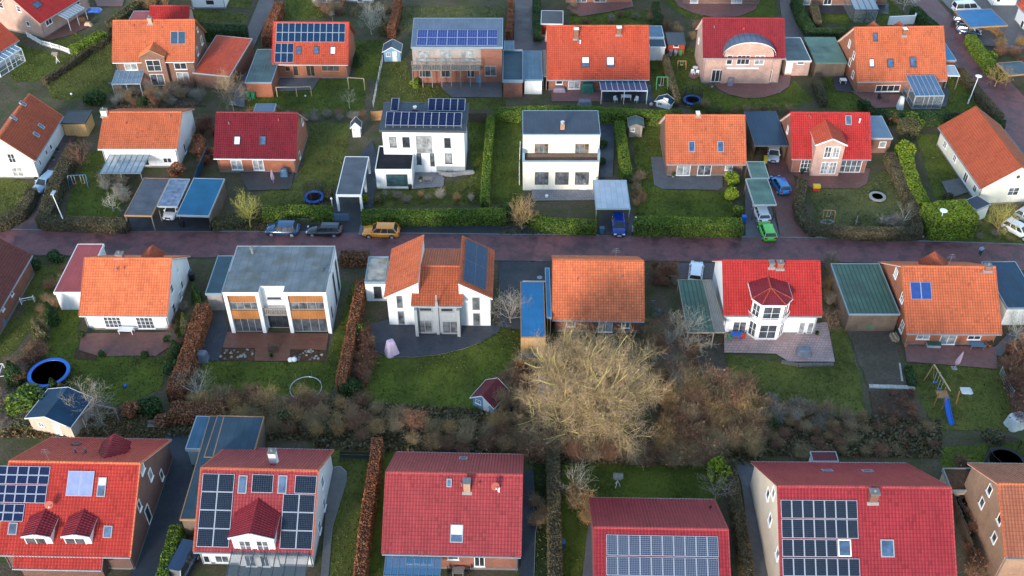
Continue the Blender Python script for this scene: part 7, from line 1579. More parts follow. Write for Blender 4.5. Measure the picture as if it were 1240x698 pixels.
# leaf litter and tufts : nobody could count them
def litter(name,polys,n,m,size,zr=(.01,.12)):
    P_=[]
    for poly,k in polys:
        w=[Z('',*p) for p in poly]; w=[(a.x,a.y) for a in w]; xs=[p[0] for p in w]; ys=[p[1] for p in w]; c=0; need=int(n*k)
        X=rng.uniform(min(xs),max(xs),need*3); Y=rng.uniform(min(ys),max(ys),need*3)
        for x,y in zip(X,Y):
            if inpoly(x,y,w): P_.append((x,y,rng.uniform(*zr))); c+=1
            if c>=need: break
    tag(link(name,quadmesh(name,leafV(np.array(P_),size,1.5),MATS[m])),kind='stuff')
beds=[([(376,485),(640,500),(640,552),(380,545)],1.6),([(640,535),(920,545),(920,565),(640,562)],1.2),([(232,478),(395,482),(395,535),(200,530)],1.0),([(915,500),(1140,510),(1140,555),(925,552)],1.5),([(800,465),(925,475),(920,550),(800,548)],.8),([(140,103),(238,100),(250,130),(132,132)],.5),([(780,395),(842,395),(842,480),(790,470)],.5),([(604,275),(722,276),(722,286),(604,285)],.3),([(0,480),(200,500),(200,535),(0,530)],.8),([(288,268),(345,266),(345,283),(285,282)],.2)]
litter('leaf_litter',beds,4200,'leaf_rust',.16); litter('ground_cover',beds,2600,'leaf_mixed',.2,(.02,.25)); litter('bramble_cover',beds[:5],2200,'leaf_twig',.24,(.05,.45))
# grass blades catching the light on every lawn
def blades():
    V=[]
    for m,p in LAWNS:
        w=[Z('',*q) for q in p]; w=[(a.x,a.y) for a in w]; xs=[q[0] for q in w]; ys=[q[1] for q in w]; A=(max(xs)-min(xs))*(max(ys)-min(ys)); n=int(min(A*16,9000))
        X=rng.uniform(min(xs),max(xs),n); Y=rng.uniform(min(ys),max(ys),n); keep=np.array([inpoly(x,y,w) for x,y in zip(X,Y)])
        X,Y=X[keep],Y[keep]; c=np.stack([X,Y,np.full(len(X),.05)],axis=1); h=.06+.07*rng.random((len(X),1))*(1+wob(X*.6,Y*.6)[:,None]*.6); a=rng.random(len(X))*6.28; s=np.stack([np.cos(a),np.sin(a),np.zeros(len(X))],axis=1)*(.05+.06*rng.random((len(X),1))); up=np.c_[rng.normal(size=(len(X),2))*.05,h]
        c[:,2]=.02; V.append(np.stack([c-s,c+s,c+s*.4+up,c-s*.4+up],axis=1).reshape(-1,3))
    tag(link('grass',quadmesh('grass',np.concatenate(V),MATS['leaf_grass'])),kind='stuff')
foliage('leaf_grass',(.06,.078,.013),(.10,.115,.020),(.17,.14,.05)); blades()
# ================================================================== CARS
K_=car
K_('blue compact SUV by the stone wall',343,282,180,'car_blue','suv',4.4,''); K_('black estate car in front of the slatted blue gate',393,283,180,'car_black','wagon',4.7); K_('orange SUV parked before the long green hedge',462,284.5,180,'car_orange','suv',4.9)
K_('royal blue car nosing out of the glass roofed carport',749,277,-90,'car_royal','hatch',4.4); K_('white car behind the green carport',842,334,80,'car_white','hatch',4.2); K_('silver car under the navy carport',936,190,-100,'car_silver','hatch',4.1,z=.0)
K_('azure blue hatchback on the red driveway',944,228,102,'car_azure','hatch',4.2); K_('bright lime green hatchback at the road',928,284,95,'car_green','hatch',4.0); K_('white car mostly hidden under the green roof',921,262,95,'car_white','hatch',4.1)
K_('white car parked nose down by the right edge',1232,283,-50,'car_white','hatch',4.4); K_('pale blue car behind the white one at the right edge',1247,270,-50,'car_silver','hatch',4.4); K_('silver blue car in the shaded lane beside the white gable house',56,226,-106,'car_skyblue','wagon',4.5); K_('white car deep under the triple carport',211,258,-95,'car_white','hatch',4.2)
K_('dark navy van between the leafy hedge and the dotted panel house',221,692,-100,'car_navy','van',4.9); K_('white van by the blue carport at the top right',1169,14,8,'car_white','van',5.0); K_('dark blue car under the blue carport, upper','' or 1168,30,-20,'car_navy','hatch',4.2); K_('dark blue car under the blue carport, lower',1172,41,-20,'car_blue','hatch',4.2)
# ================================================================== SHEDS
S_=gable_shed
S_('blue garden hut with a dark roof and a white door','b0',(680,290),2.7,2.3,1.9,2.7,2,'roof_navy','wood_clad_blue','trim_white',dm='trim_white')
S_('beige garden hut with white trim and a navy roof in the lower left garden','a2',(255,722),5.0,3.9,2.1,3.0,-12,'roof_navy','wood_clad_beige','trim_white')
h_=S_('light blue playhouse with a dark red roof on the wide lawn','b2',(1105,608),2.7,2.7,1.4,2.4,-30,'roof_darkred','wood_clad_blue','trim_white')
S_('white doll sized playhouse tower beside the slate roofed carport','b0',(512,645),1.2,1.2,1.9,2.6,5,'roof_slate','wood_clad_white')
S_('narrow grey hut with a dull green roof behind the bungalow','c0',(655,645),1.9,1.9,2.0,2.4,0,'roof_dullgreen','wood_clad_grey','wood_grey')
S_('tiny pale hut with a dark roof at the foot of the swing frame','c0',(785,508),2.3,1.3,1.0,1.6,-25,'roof_navy','wood_clad_white')
f=Flat('shed','red hut with a flat dark roof beside the wheeled bins','c0',(808,207),(893,208),(800,152),2.0,'flat_black','wood_clad_red',edge='trim_dark',cat='shed'); f.win(835,210,860,222,1,1)
f=Flat('shed','small white edged shed with a dark arched roof above the wide red-orange roof','c0',(212,112),(318,114),(222,50),2.0,'flat_black','wood_clad_red',edge='trim_white',cat='shed')
f=Flat('shed','flat shed with a blue lichen roof under the big bare tree','c2',(198,565),(338,568),(205,448),2.3,'flat_lichen','wood_clad_warm',edge='wood_grey',cat='shed',thick=.1)
f=Flat('shed','small dark red roofed store above the beige walled house','d3',(248,160),(372,160),(243,112),1.9,'roof_darkred','wood_clad_white',edge='trim_grey',cat='shed',BR=(352,112))
# ================================================================== TRAMPOLINES, PLAY
trampoline('large blue ringed trampoline in the lower left garden',62,458,2.3,ring='blue_plastic',h=.9); trampoline('small blue trampoline with a dark net beside the round terrace',838,125,1.45,ring='blue_plastic',net=True,matm='blue_dull',h=.6)
trampoline('dark sunken looking trampoline on the hedged lawn',1062,240,1.15,ring='stone_grey',h=.3,matm='cover_grey'); trampoline('dark netted trampoline behind the hedge by the carport',381,244,1.4,ring='blue_plastic',net=True,h=.8); trampoline('big dark netted trampoline at the tan brick house, right edge',1216,566,2.1,ring='rubber',net=True,h=.8); trampoline('black covered round pool beside the planter roofed store',1170,617,1.1,ring='rubber',h=1.1)
def frame_ring(label,x,y,r):
    o=thing('trampoline_hoop',label,'trampoline frame',Z('',x,y,0)); mb=MB(); n=28
    for i in range(n): a,b=i*2*math.pi/n,(i+1)*2*math.pi/n; mb.tube((math.cos(a)*r,math.sin(a)*r,.5),(math.cos(b)*r,math.sin(b)*r,.5),.05,None,6)
    part(o,'ring',mb,'alu')
    for i in range(6): a=i*math.pi/3+.3; mb=MB(); mb.tube((math.cos(a)*r,math.sin(a)*r,0),(math.cos(a)*r,math.sin(a)*r,1.5),.035,None,6); part(o,'pole',mb,'green_plastic' if i%2 else 'steel')
frame_ring('bare steel trampoline frame with upright poles on the panelled house lawn',371,474,1.75)
swing('blue legged swing set with two red seats in the swing garden',97,226,'',2.4,1.9,8,'metal_blue'); swing('green metal swing beside the conservatory garden','' or 801,107,'',1.7,2.0,0,'green_plastic',1,'blue_plastic'); swing('small orange climbing bar on the trampoline garden lawn',825,82,'',1.3,1.2,0,'wood_warm',1,'yellow_plastic'); swing('wooden swing frame on the hedged lawn',1002,266,'',1.5,1.5,0,'wood_warm',1,'wood_warm')
def pergola(label,t,pts,h,m='wood_pale',name='pergola'):
    W=[Z(t,x,y,0) for x,y in pts]; o=empty(name,W[0],0,label,name)
    for a in W: mb=MB(); p=a-W[0]; mb.bar(p,p+Vector((0,0,h)),.14); part(o,'post',mb,m)
    for a,b in zip(W,W[1:]): mb=MB(); mb.bar(a-W[0]+Vector((0,0,h)),b-W[0]+Vector((0,0,h)),.14,.1); part(o,'beam',mb,m)
    return o
pergola('timber frame pergola on the lawn of the panelled brick house','b0',[(140,455),(232,455),(300,452)],1.7,'wood_pale')
pergola('light wooden frame in the lower left border','a2',[(405,690),(470,640),(560,660)],2.0,'wood_grey')
pergola('open timber posts in the white framed corner garden','b0',[(475,420),(550,425)],2.1,'wood_pale')
def slide():
    o=empty('play_tower',Z('d2',840,585),R(0),'wooden play tower with a blue slide and a long swing beam','play tower'); m='wood_warm'; L=lambda x,y,z=0:Z('d2',x,y,z)-Z('d2',840,585)
    for x,y in ((815,590),(850,560),(855,605),(920,580)): mb=MB(); p=L(x,y); mb.bar(p,Vector((p.x*.9,p.y*.9,2.1)),.1); part(o,'post',mb,m)
    mb=MB(); a=L(838,575); mb.box(a.x-.5,a.y-.5,1.3,a.x+.7,a.y+.6,1.38); part(o,'platform',mb,m)
    mb=MB(); p,q=L(858,585,0)+Vector((0,0,1.35)),L(900,678,0); d=(q-p); s_=Vector((d.y,-d.x,0)).normalized()*.27
    n=10
    for i in range(n):
        f=lambda k:p+d*k+Vector((0,0,-.25*math.sin(k*math.pi)*.6+.04*(k>.9)))
        A,B=f(i/n),f((i+1)/n); mb.face([A-s_,B-s_,B+s_,A+s_]); mb.face([A+s_-Vector((0,0,.03)),B+s_-Vector((0,0,.03)),B-s_-Vector((0,0,.03)),A-s_-Vector((0,0,.03))])
        for g in (-1,1): mb.bar(A+s_*g+Vector((0,0,.05)),B+s_*g+Vector((0,0,.05)),.05,.14)
    part(o,'slide',mb,'blue_plastic')
    mb=MB(); a,b=L(795,455,0)+Vector((0,0,2.1)),L(870,580,0)+Vector((0,0,2.1)); mb.bar(a,b,.12); part(o,'swing_beam',mb,'wood_pale')
    for x,y in ((770,470),(815,462)): mb=MB(); mb.bar(L(x,y),a,.1); part(o,'post',mb,m)
    for k in (.3,.55): c=a.lerp(b,k); mb=MB(); mb.box(c.x-.2,c.y-.08,.45,c.x+.2,c.y+.08,.5); s2=part(o,'swing_seat',mb,'blue_plastic'); mb=MB(); mb.bar((c.x-.18,c.y,.5),(c.x-.18,c.y,2.1),.02); mb.bar((c.x+.18,c.y,.5),(c.x+.18,c.y,2.1),.02); part(s2,'rope',mb,'white_plastic')
slide()
def goal(label,x,y,t,w=2.4,h=1.6,rot=0,d=1.0):
    o=thing('football_goal',label,'goal',Z(t,x,y,0),rot); mb=MB()
    for s_ in (-w/2,w/2): mb.tube((s_,0,0),(s_,0,h),.05,None,7); mb.tube((s_,0,h),(s_,d*.4,h),.04,None,7); mb.tube((s_,d*.4,h),(s_,d,0),.04,None,7); mb.tube((s_,0,0),(s_,d,0),.04,None,7)
    mb.tube((-w/2,0,h),(w/2,0,h),.05,None,7); mb.tube((-w/2,d,0),(w/2,d,0),.04,None,7); part(o,'frame',mb,'white_plastic'); mb=MB(); mb.face([(-w/2,d*.4,h),(w/2,d*.4,h),(w/2,d,0),(-w/2,d,0)]); part(o,'net',mb,'glass_clear')
goal('white football goal at the left edge of the lower garden',25,488,'a2',2.8,1.9,100); goal('small white goal lying on the left garden lawn',133,108,'a2',1.5,.9,20,.7)
# ================================================================== GARDEN FURNITURE
table('white bench table in front of the white house on the red terrace',597,248,1.7,.8,'a2'); rtable('white round table on the small round paving',936,335,.45,'c0'); rtable('green round table beside the weathered timber barn',500,225,.75,'d2','green_plastic',.9)
for i,(x,y,r) in enumerate(((925,352,20),(948,350,160))): chair(('white chair in front of the white round table','white chair right of the white round table')[i],x,y,'c0',rot=r)
table('dark blue table by the right end of the red paved terrace',1012,318,1.6,.9,'d2','cover_blue'); table('blue table with chairs before the white gabled bay house',1125,270,1.2,.8,'c2','blue_plastic'); chair('red chair beside the blue table on the pink terrace',1155,275,'c2','red_plastic',200); chair('green chair left of the blue table on the pink terrace',1095,280,'c2','green_plastic',90)
covered('covered_grill','grey covered barbecue on the grey timber deck','grill',173,152+17,1.1,.8,1.2,'cover_blue','b1'); covered('covered_furniture','mauve covered seating before the wide red-orange roofed house','covered furniture',300,432,2.0,1.0,.8,'cover_mauve','c0'); covered('covered_furniture','dark green covered swing seat beside the white conservatory','covered furniture',432,432,2.1,1.3,1.5,'cover_green','c0'); covered('covered_box','black covered chest below the green covered swing seat','covered furniture',418,498,2.3,1.3,1.0,'cover_grey','c0')
covered('covered_furniture','slate grey covered lounge on the pink terrace','covered furniture',204,345,1.8,1.2,.9,'cover_grey','d2'); covered('covered_chair','pale lilac covered hanging chair on the dark curved terrace','covered furniture',676,340,1.5,1.4,1.9,'cover_pink','b2',30,top=.55); covered('covered_chair','white covered beach chair on the white cube house terrace','covered furniture',411,228,1.2,.9,1.3,'cover_white','c1'); covered('covered_chair','lilac covered beach chair before the pale rose brick house','covered furniture',1100,402,.95,.8,1.3,'cover_mauve','c0')
covered('covered_box','tall brown grey covered box at the end of the slate strip','covered furniture',955,372,1.3,1.1,1.2,'cover_grey','a2'); covered('tarpaulin_bundle','white tarpaulin cube on the lawn at the right edge','tarpaulin',1195,680,1.9,1.5,1.5,'cover_white','d2',20,top=.9); covered('garden_pillow','large pale covered mound beside the glazed garden room','covered furniture',655,510,.9,1.3,2.0,'cover_white','d0',0,top=.6)
covered('rain_barrel','blue rain barrel by the dotted brick gable at the left edge','barrel',14,210,.8,.8,1.1,'cover_blue','a2'); covered('blue_tarpaulin','royal blue tarpaulin on the ground at the top left terrace','tarpaulin',440,52,2.6,1.6,.4,'blue_plastic','a0')
parasol('closed lilac parasol on the grey timber deck',122,205,'b1'); parasol('closed lilac parasol on the right red paved terrace',912,412,'d2',h=2.6,lean=.12); bench('dark wooden table bench on the red timber deck','' or 331,425,'','wood_dark',0,1.2); bench('grey bench under the black green shrub',190,519,'','wood_grey',0,1.8); bench('brown bench at the wall of the white cube house',311,205,'c1','wood_warm',0,1.4)
for i,(x,y) in enumerate(((800,385),(835,360))): pass
chair('dark garden chair on the gallery terrace, left',966,383,'b0','rubber',20); chair('dark garden chair on the gallery terrace, right',1003,380,'b0','rubber',200); table('dark table behind the chairs on the gallery terrace',985,372,1.3,.8,'b0','rubber')
chair('white chair under the long white conservatory, left',562,478,'c0',rot=30); chair('white chair under the long white conservatory, right',660,480,'c0',rot=-30); table('white table under the long white conservatory',612,470,1.6,.8,'c0')
table('low grey table before the rosy pantile roof house',988,690,1.1,.7,'b3','wood_grey'); chair('grey chair at the low grey table, left',950,688,'b3','rubber',90); chair('grey chair at the low grey table, right',1030,688,'b3','rubber',-90)
table('white slatted table beside the four skylight house gable',388,392,1.0,.8,'d0'); 
for i,(lab,x,y,t,m,pl) in enumerate((('terracotta pot with a shrub left of the round terrace',1016,410,'c0','stone_pale','twig'),('white planter at the lane end of the brown brick house',175,195,'a1','white_plastic','dark'),('grey planter beside the white lane house, upper',275,58,'a1','stone_grey','dark'),('grey planter beside the white lane house, lower',254,98,'a1','stone_pale','dark'),('terracotta pot by the right garden doors of the twin chimney house',265,262,'d2','terracotta','dark'),('terracotta pot left of the dark blue table',682,310,'d2','terracotta',None),('big terracotta pot right of the dark blue table',1055,310,'d2','terracotta','twig'),('second terracotta pot right of the dark blue table',1078,310,'d2','terracotta','twig'),('black pot on the timber deck edge',113,358,'b2','rubber','dark'),('stone pot by the round green bush on the terrace corner',478,342,'a2','stone_pale',None),('white pot on the grey garden path under the cube house',240,270,'c1','white_plastic',None),('potted plant at the door of the gabled scarlet house, left',196,158,'d1','rubber','dark'),('potted plant at the door of the gabled scarlet house, right',258,158,'d1','terracotta','dark'))): pot(lab,x,y,t,m=m,plant=pl)
for lab,x,y,t,m in (('grey bin left of the green bin beside the red hut',820,262,'c0','stone_grey'),('second grey bin beside the red hut',843,262,'c0','stone_grey'),('green bin beside the red hut',866,260,'c0','green_plastic'),('teal bin at the corner of the panelled brick garage',6,460,'b0','green_plastic'),('second teal bin at the panelled brick garage',28,462,'b0','green_plastic'),('dark blue bin at the gate of the royal blue car carport',498,440,'c1','blue_dull'),('blue bin at the white gable side path',895,640,'a1','metal_blue'),('black bin at the white gable side path',905,655,'a1','rubber'),('blue bin on the driveway of the green car',1163,385,'c1','blue_plastic'),('black bin under the petrol blue carport',858,408,'a1','rubber'),('black bin right of the red playhouse',80,615,'c2','rubber'),('yellow blue recycling box by the navy carport',25,105,'d1','yellow_plastic')): bin_(lab,x,y,t,m)
for i,(x,y) in enumerate(((202,380),(220,378))):
    mb=MB(); mb.blob((0,0,.28),(.32,.32,.3),0,14,10); o=mb.build('garden_globe',MATS['white_plastic'],None,Z('b2',x,y)); tag(o,('left white garden globe at the edge of the timber deck','right white garden globe at the edge of the timber deck')[i],'garden globe','white garden globes')
mat('stone_dull',(.16,.14,.12),.9,.3,3)
# stones in the deck beds
rr=random.Random(5)
for poly,lab in (([(268,422),(308,423),(307,436),(267,436)],'rounded stone in the left gravel bed by the timber deck'),([(353,424),(394,425),(391,437),(351,437)],'rounded stone in the right gravel bed by the timber deck')):
    W=[Z('',*p) for p in poly]
    for i in range(20):
        u,v=rr.random(),rr.random(); p=W[0].lerp(W[1],u).lerp(W[3].lerp(W[2],u),v); s_=rr.uniform(.10,.27); mb=MB(); mb.blob((0,0,s_*.25),(s_,s_*rr.uniform(.6,1),s_*.5),0,8,5,.18,i); tag(mb.build('stone',MATS[rr.choice(('stone_grey','stone_dull','stone_wall'))],None,p+Vector((0,0,.08)),rr.random()*6),lab,'stone','stones in the deck beds')
for i in range(16):
    a=i/15; x=1008+(a*128); 
    p=Z('d1',315-40*math.cos(a*6.28)*.7,385+10*math.sin(a*6.28)*.9); mb=MB(); s_=rr.uniform(.12,.24); mb.blob((0,0,s_*.3),(s_,s_*.8,s_*.5),0,8,5,.15,i); tag(mb.build('stone',MATS['stone_grey'],None,p),'grey stone in the ring under the wooden swing frame','stone','stones under the wooden swing')
# ================================================================== WALLS, FENCES, GATES
lowwall('pale dry stone wall curving below the ragged shrub hedge',[(988,415),(1040,420),(1080,408),(1120,385),(1160,372),(1240,366)],.6,.4,'a1'); lowwall('dry stone wall behind the blue and black cars',[(0,372),(120,374),(260,378),(400,378)],.55,.35,'b1'); lowwall('low stone edge below the U shaped brown hedge',[(262,458),(400,464),(620,470),(700,465),(768,455)],.3,.3,'d1'); lowwall('low curved stone wall at the white two storey house terrace',[(890,150),(905,165),(960,170),(1015,160),(1060,158)],.6,.3,'b1','wood_grey' if False else 'stone_grey')
lowwall('low stone base under the golden wood garage front',[(118,352),(235,354)],.5,.3,'c2','stone_pale'); lowwall('pale flat stone step across the vegetable bed',[(512,498),(728,505)],.18,.5,'d2','stone_pale'); lowwall('low kerb of stones before the wide red-orange roof lane',[(185,178),(240,178)],.5,.3,'c0','stone_wall'); lowwall('low stone border beside the crimson house garage path',[(655,390),(668,475)],.15,.2,'d2','stone_pale')
def wl(label,pts,h,w,t,m): # rendered wall
    W=[Z(t,x,y,0) for x,y in pts]; mb=MB(); o0=W[0]
    for a,b in zip(W,W[1:]): mb.bar(a-o0+Vector((0,0,h/2)),b-o0+Vector((0,0,h/2)),w,h)
    mb2=MB()
    for a,b in zip(W,W[1:]): mb2.bar(a-o0+Vector((0,0,h+.035)),b-o0+Vector((0,0,h+.035)),w+.08,.06)
    o=mb.build('garden_wall',MATS[m],None,o0); tag(o,label,'wall'); part(o,'coping',mb2,'trim_white')
for a in MATS.values(): pass
wl('white stepped patio wall behind the orange four skylight roof',[(600,118),(720,112),(735,75),(770,122)],1.5,.25,'d0','wall_white'); wl('dark grey low wall of the parking court beside the blue carport',[(128,690),(240,690)],.9,.15,'c1','wall_grey')
FN=fence
FN('white picket fence in the top left garden',[(130,175),(200,215),(285,238),(365,268)],1.0,'a0','white_plastic','rail'); FN('brown board fence along the big upper left lawn',[(205,400),(300,330),(420,250),(530,185)],1.0,'a0','wood_dark'); FN('thin light fence beside the blue garden hut',[(634,290),(610,400),(590,505)],1.1,'b0','alu','wire'); FN('dark fence right of the beige walled house',[(882,330),(925,450),(985,600),(1015,700)],1.5,'d3','wood_dark'); FN('dark slatted fence behind the triple carport',[(905,260),(935,170),(985,60)],1.5,'a1','metal_blue'); FN('brown fence panels behind the white two storey house',[(1040,575),(1120,575)],1.6,'b0','wood_dark'); FN('orange brown fence panels beside the slate roofed carport',[(583,570),(640,565)],1.7,'b0','wood_warm'); FN('low white fence left of the blue tiled lawn edge of the cube house',[(112,210),(112,120),(116,30)],.8,'c1','white_plastic','rail')
FN('grey fence along the dark red edge garden on the right',[(1125,440),(1150,500),(1180,550)],1.1,'d2','alu','wire'); FN('light metal fence between the shrub bed and the barn on the right',[(355,30),(380,130),(410,220)],1.1,'d2','alu','wire'); FN('thin pole fence in front of the dark bushes by the green carport',[(700,205),(770,222),(845,240)],.8,'c2','wood_pale','wire'); FN('metal fence left of the tan brick house lawn',[(925,395),(945,450),(975,520)],.9,'d3','alu','wire')
def gate(label,x0,x1,y,t,m,h=1.5):
    a,b=Z(t,x0,y),Z(t,x1,y); o=empty('slatted_gate',a,0,label,'gate'); d=b-a; mb=MB()
    for i in range(8): mb.bar(Vector((0,0,.12+i*(h-.15)/8)),d+Vector((0,0,.12+i*(h-.15)/8)),.04,(h-.15)/8*.8) if False else mb.bar(Vector((0,0,.14+i*(h-.15)/8)),d+Vector((0,0,.14+i*(h-.15)/8)),(h-.15)/8*.85,.03)
    part(o,'gate_leaf',mb,m)
    for p in (Vector((0,0,0)),d): mb=MB(); mb.bar(p,p+Vector((0,0,h)),.1); part(o,'post',mb,m)
gate('slatted blue sliding gate under the slate roofed carport',408,482,384,'b1','metal_blue'); gate('narrow slatted gate beside the bungalow hedge',640,652,435,'c1','stone_pale',1.2)
# ================================================================== LAMPS, PERSON, SMALL THINGS
lamp('white street lamp with a long blue head leaning over the brown hedge',82,279,5.3,arm=(-.7,.6),head='box'); lamp('street lamp with a round white disc head among bins, upper right garden',1172,126,4.6,arm=(.4,.3)); lamp('street lamp with a small white round head in the giant green hedge',1132,287,4.2)
for lab,x,y,t in (('small white ball shaped post lamp at the left driveway hedge',400,330,'b1'),('small white post lamp by the bungalow hedge corner',652,420,'c1')):
    o=thing('post_lamp',lab,'post lamp',Z(t,x,y,0)); mb=MB(); mb.tube((0,0,0),(0,0,1.9),.05,None,8); part(o,'pole',mb,'white_plastic'); mb=MB(); mb.blob((0,0,2.0),(.17,.17,.17)); part(o,'lamp_head',mb,'white_plastic')
for lab,x,y in (('left white parking sign plate on the asphalt strip',(300+880/3.875),279.5),('right white parking sign plate on the asphalt strip',(300+1118/3.875),280)):
    o=thing('parking_marking',lab,'road marking',Z('',x,y,0)+Vector((0,0,.075))); mb=MB(); mb.box(-.25,-.35,0,-.1,.35,.008); mb.box(-.1,.22,0,.2,.35,.008); mb.box(-.1,-.05,0,.2,.08,.008); mb.box(.15,.08,0,.28,.22,.008); part(o,'letter',mb,'white_plastic')
for lab,x,y,t in (('round manhole cover on the carriageway near the winged house',975,508,'b1'),('round manhole cover on the winding lane',1200,590,'d0'),('pale manhole cover in the parking court',207,648,'c1')):
    mb=MB(); mb.lathe([(.34,0),(.34,.02),(.28,.022),(0,.02)],(0,0,0),18); tag(mb.build('manhole_cover',MATS['steel'],None,Z(t,x,y,0)+Vector((0,0,.13))),lab,'manhole cover','manhole covers')
def person():
    o=empty('person',Z('d1',1028,548,0)+Vector((0,0,.12)),R(60),'walking person in a light blue jacket and black trousers on the road','person')
    def skin(name,V,E_,Rr,m,sub=1):
        me=bpy.data.meshes.new(name); me.from_pydata(V,E_,[]); me.materials.append(MATS[m]); ob=link(name,me,o); md=ob.modifiers.new('skin','SKIN'); 
        sv=me.skin_vertices[0].data if me.skin_vertices else None
        if sv is None: return ob
        for i,r in enumerate(Rr): sv[i].radius=(r,r)
        sv[0].use_root=True; ob.modifiers.new('sub','SUBSURF').levels=1; ob.modifiers['sub'].render_levels=1; return ob
    def mk(name,V,E_,Rr,m):
        me=bpy.data.meshes.new(name); me.from_pydata(V,E_,[]); me.materials.append(MATS[m]); ob=link(name,me,o); bpy.context.view_layer.objects.active=ob
        md=ob.modifiers.new('skin','SKIN'); sv=me.skin_vertices[0].data
        for i,r in enumerate(Rr): sv[i].radius=(r,r)
        sv[0].use_root=True; s_=ob.modifiers.new('sub','SUBSURF'); s_.levels=1; s_.render_levels=1; return ob
    V=[(0,0,.95),(0,0,1.15),(0,0,1.38),(0,0,1.5),(.02,0,1.62),(.03,0,1.74),(0,.1,.9),(.24,.1,.5),(.02,.1,.1),(.18,.1,.03),(0,-.1,.9),(-.18,-.1,.5),(-.42,-.1,.16),(-.3,-.1,.04),(0,.2,1.4),(-.14,.24,1.12),(.02,.24,.88),(.08,.24,.8),(0,-.2,1.4),(.14,-.24,1.12),(.3,-.22,.95),(.36,-.22,.88)]
    E_=[(0,1),(1,2),(2,3),(3,4),(4,5),(0,6),(6,7),(7,8),(8,9),(0,10),(10,11),(11,12),(12,13),(2,14),(14,15),(15,16),(16,17),(2,18),(18,19),(19,20),(20,21)]
    Rr=[.15,.14,.16,.06,.09,.10,.1,.07,.05,.05,.1,.07,.05,.05,.07,.05,.04,.035,.07,.05,.04,.035]
    mk('body',V,E_,Rr,'skin')
    mk('jacket',[(0,0,.88),(0,0,1.1),(0,0,1.36),(0,0,1.46),(0,.21,1.38),(-.14,.25,1.12),(.0,.25,.92),(0,-.21,1.38),(.14,-.25,1.12),(.27,-.23,.98)],[(0,1),(1,2),(2,3),(2,4),(4,5),(5,6),(2,7),(7,8),(8,9)],[.18,.17,.2,.09,.095,.07,.06,.095,.07,.06],'jacket')
    mk('trousers',[(0,0,.96),(0,.1,.88),(.24,.1,.5),(.04,.1,.14),(0,-.1,.88),(-.18,-.1,.5),(-.39,-.1,.2)],[(0,1),(1,2),(2,3),(0,4),(4,5),(5,6)],[.17,.12,.09,.07,.12,.09,.07],'trousers')
    mb=MB(); mb.blob((.02,0,1.76),(.115,.105,.10),0,10,8); part(o,'hair',mb,'wood_dark')
    for x,y,z in ((.1,.1,.05),(-.36,-.1,.06)): mb=MB(); mb.blob((x,y,z),(.15,.055,.06),0,10,6); part(o,'shoe',mb,'rubber')
mat('skin',(.5,.3,.22),.6,.05,3); mat('jacket',(.30,.42,.58),.8,.1,5); mat('trousers',(.02,.022,.028),.8,.1,5); person()
def bird(label,x,y,t):
    o=thing('bird_table',label,'bird table',Z(t,x,y,0)); mb=MB()
    for a in (0,2.1,4.2): mb.bar((math.cos(a)*.35,math.sin(a)*.35,0),(0,0,.9),.06)
    mb.bar((0,0,.8),(0,0,1.35),.08); part(o,'stand',mb,'white_plastic'); mb=MB(); mb.box(-.35,-.3,1.35,.35,.3,1.4); part(o,'tray',mb,'wood_pale'); mb=MB(); mb.face([(-.5,-.4,1.65),(.5,-.4,1.65),(.5,0,1.95),(-.5,0,1.95)]); mb.face([(.5,.4,1.65),(-.5,.4,1.65),(-.5,0,1.95),(.5,0,1.95)]); mb.face([(-.3,-.2,1.4),(.3,-.2,1.4),(.3,-.2,1.68),(-.3,-.2,1.68)]); part(o,'roof',mb,'wood_grey')
bird('wooden bird table on white legs on the lower middle lawn',570,275,'c3'); bird('small white bird box post on the top left lawn',272,295,'a0')
def bike(label,x,y,t,rot):
    o=thing('bicycle',label,'bicycle',Z(t,x,y,0),rot)
    for X in (-.52,.52):
        mb=MB(); n=18
        for i in range(n): a,b=i*2*math.pi/n,(i+1)*2*math.pi/n; mb.tube((X+.33*math.cos(a),0,.34+.33*math.sin(a)),(X+.33*math.cos(b),0,.34+.33*math.sin(b)),.025,None,5)
        w=part(o,'wheel',mb,'rubber')
    mb=MB(); 
    for a,b in (((-.52,.34),(-.15,.85)),((-.52,.34),(0,.32)),((0,.32),(-.18,.9)),((0,.32),(.36,.82)),((-.15,.82),(.36,.84)),((.52,.34),(.33,.98))): mb.tube((a[0],0,a[1]),(b[0],0,b[1]),.022,None,6)
    part(o,'frame',mb,'cover_blue'); mb=MB(); mb.box(-.3,-.07,.9,-.05,.07,.96); part(o,'saddle',mb,'rubber'); mb=MB(); mb.bar((.3,-.28,1.0),(.3,.28,1.0),.03); part(o,'handlebar',mb,'steel')
bike('bicycle leaning by the dark bushes right of the tree house gable',755,170,'c2',20); bike('second bicycle beside the post right of the tree house gable',735,130,'c2',80)
def dryer(label,x,y,t):
    o=thing('rotary_dryer',label,'clothes dryer',Z(t,x,y,0)); mb=MB(); mb.tube((0,0,0),(0,0,1.9),.03,None,6); part(o,'pole',mb,'metal_blue')
    for a in range(4): mb=MB(); t_=a*math.pi/2+.4; mb.bar((0,0,1.2),(1.0*math.cos(t_),1.0*math.sin(t_),1.75),.03); part(o,'arm',mb,'metal_blue')
dryer('blue clothes dryer on the dark lawn right of the tree house gable',760,195,'c2')
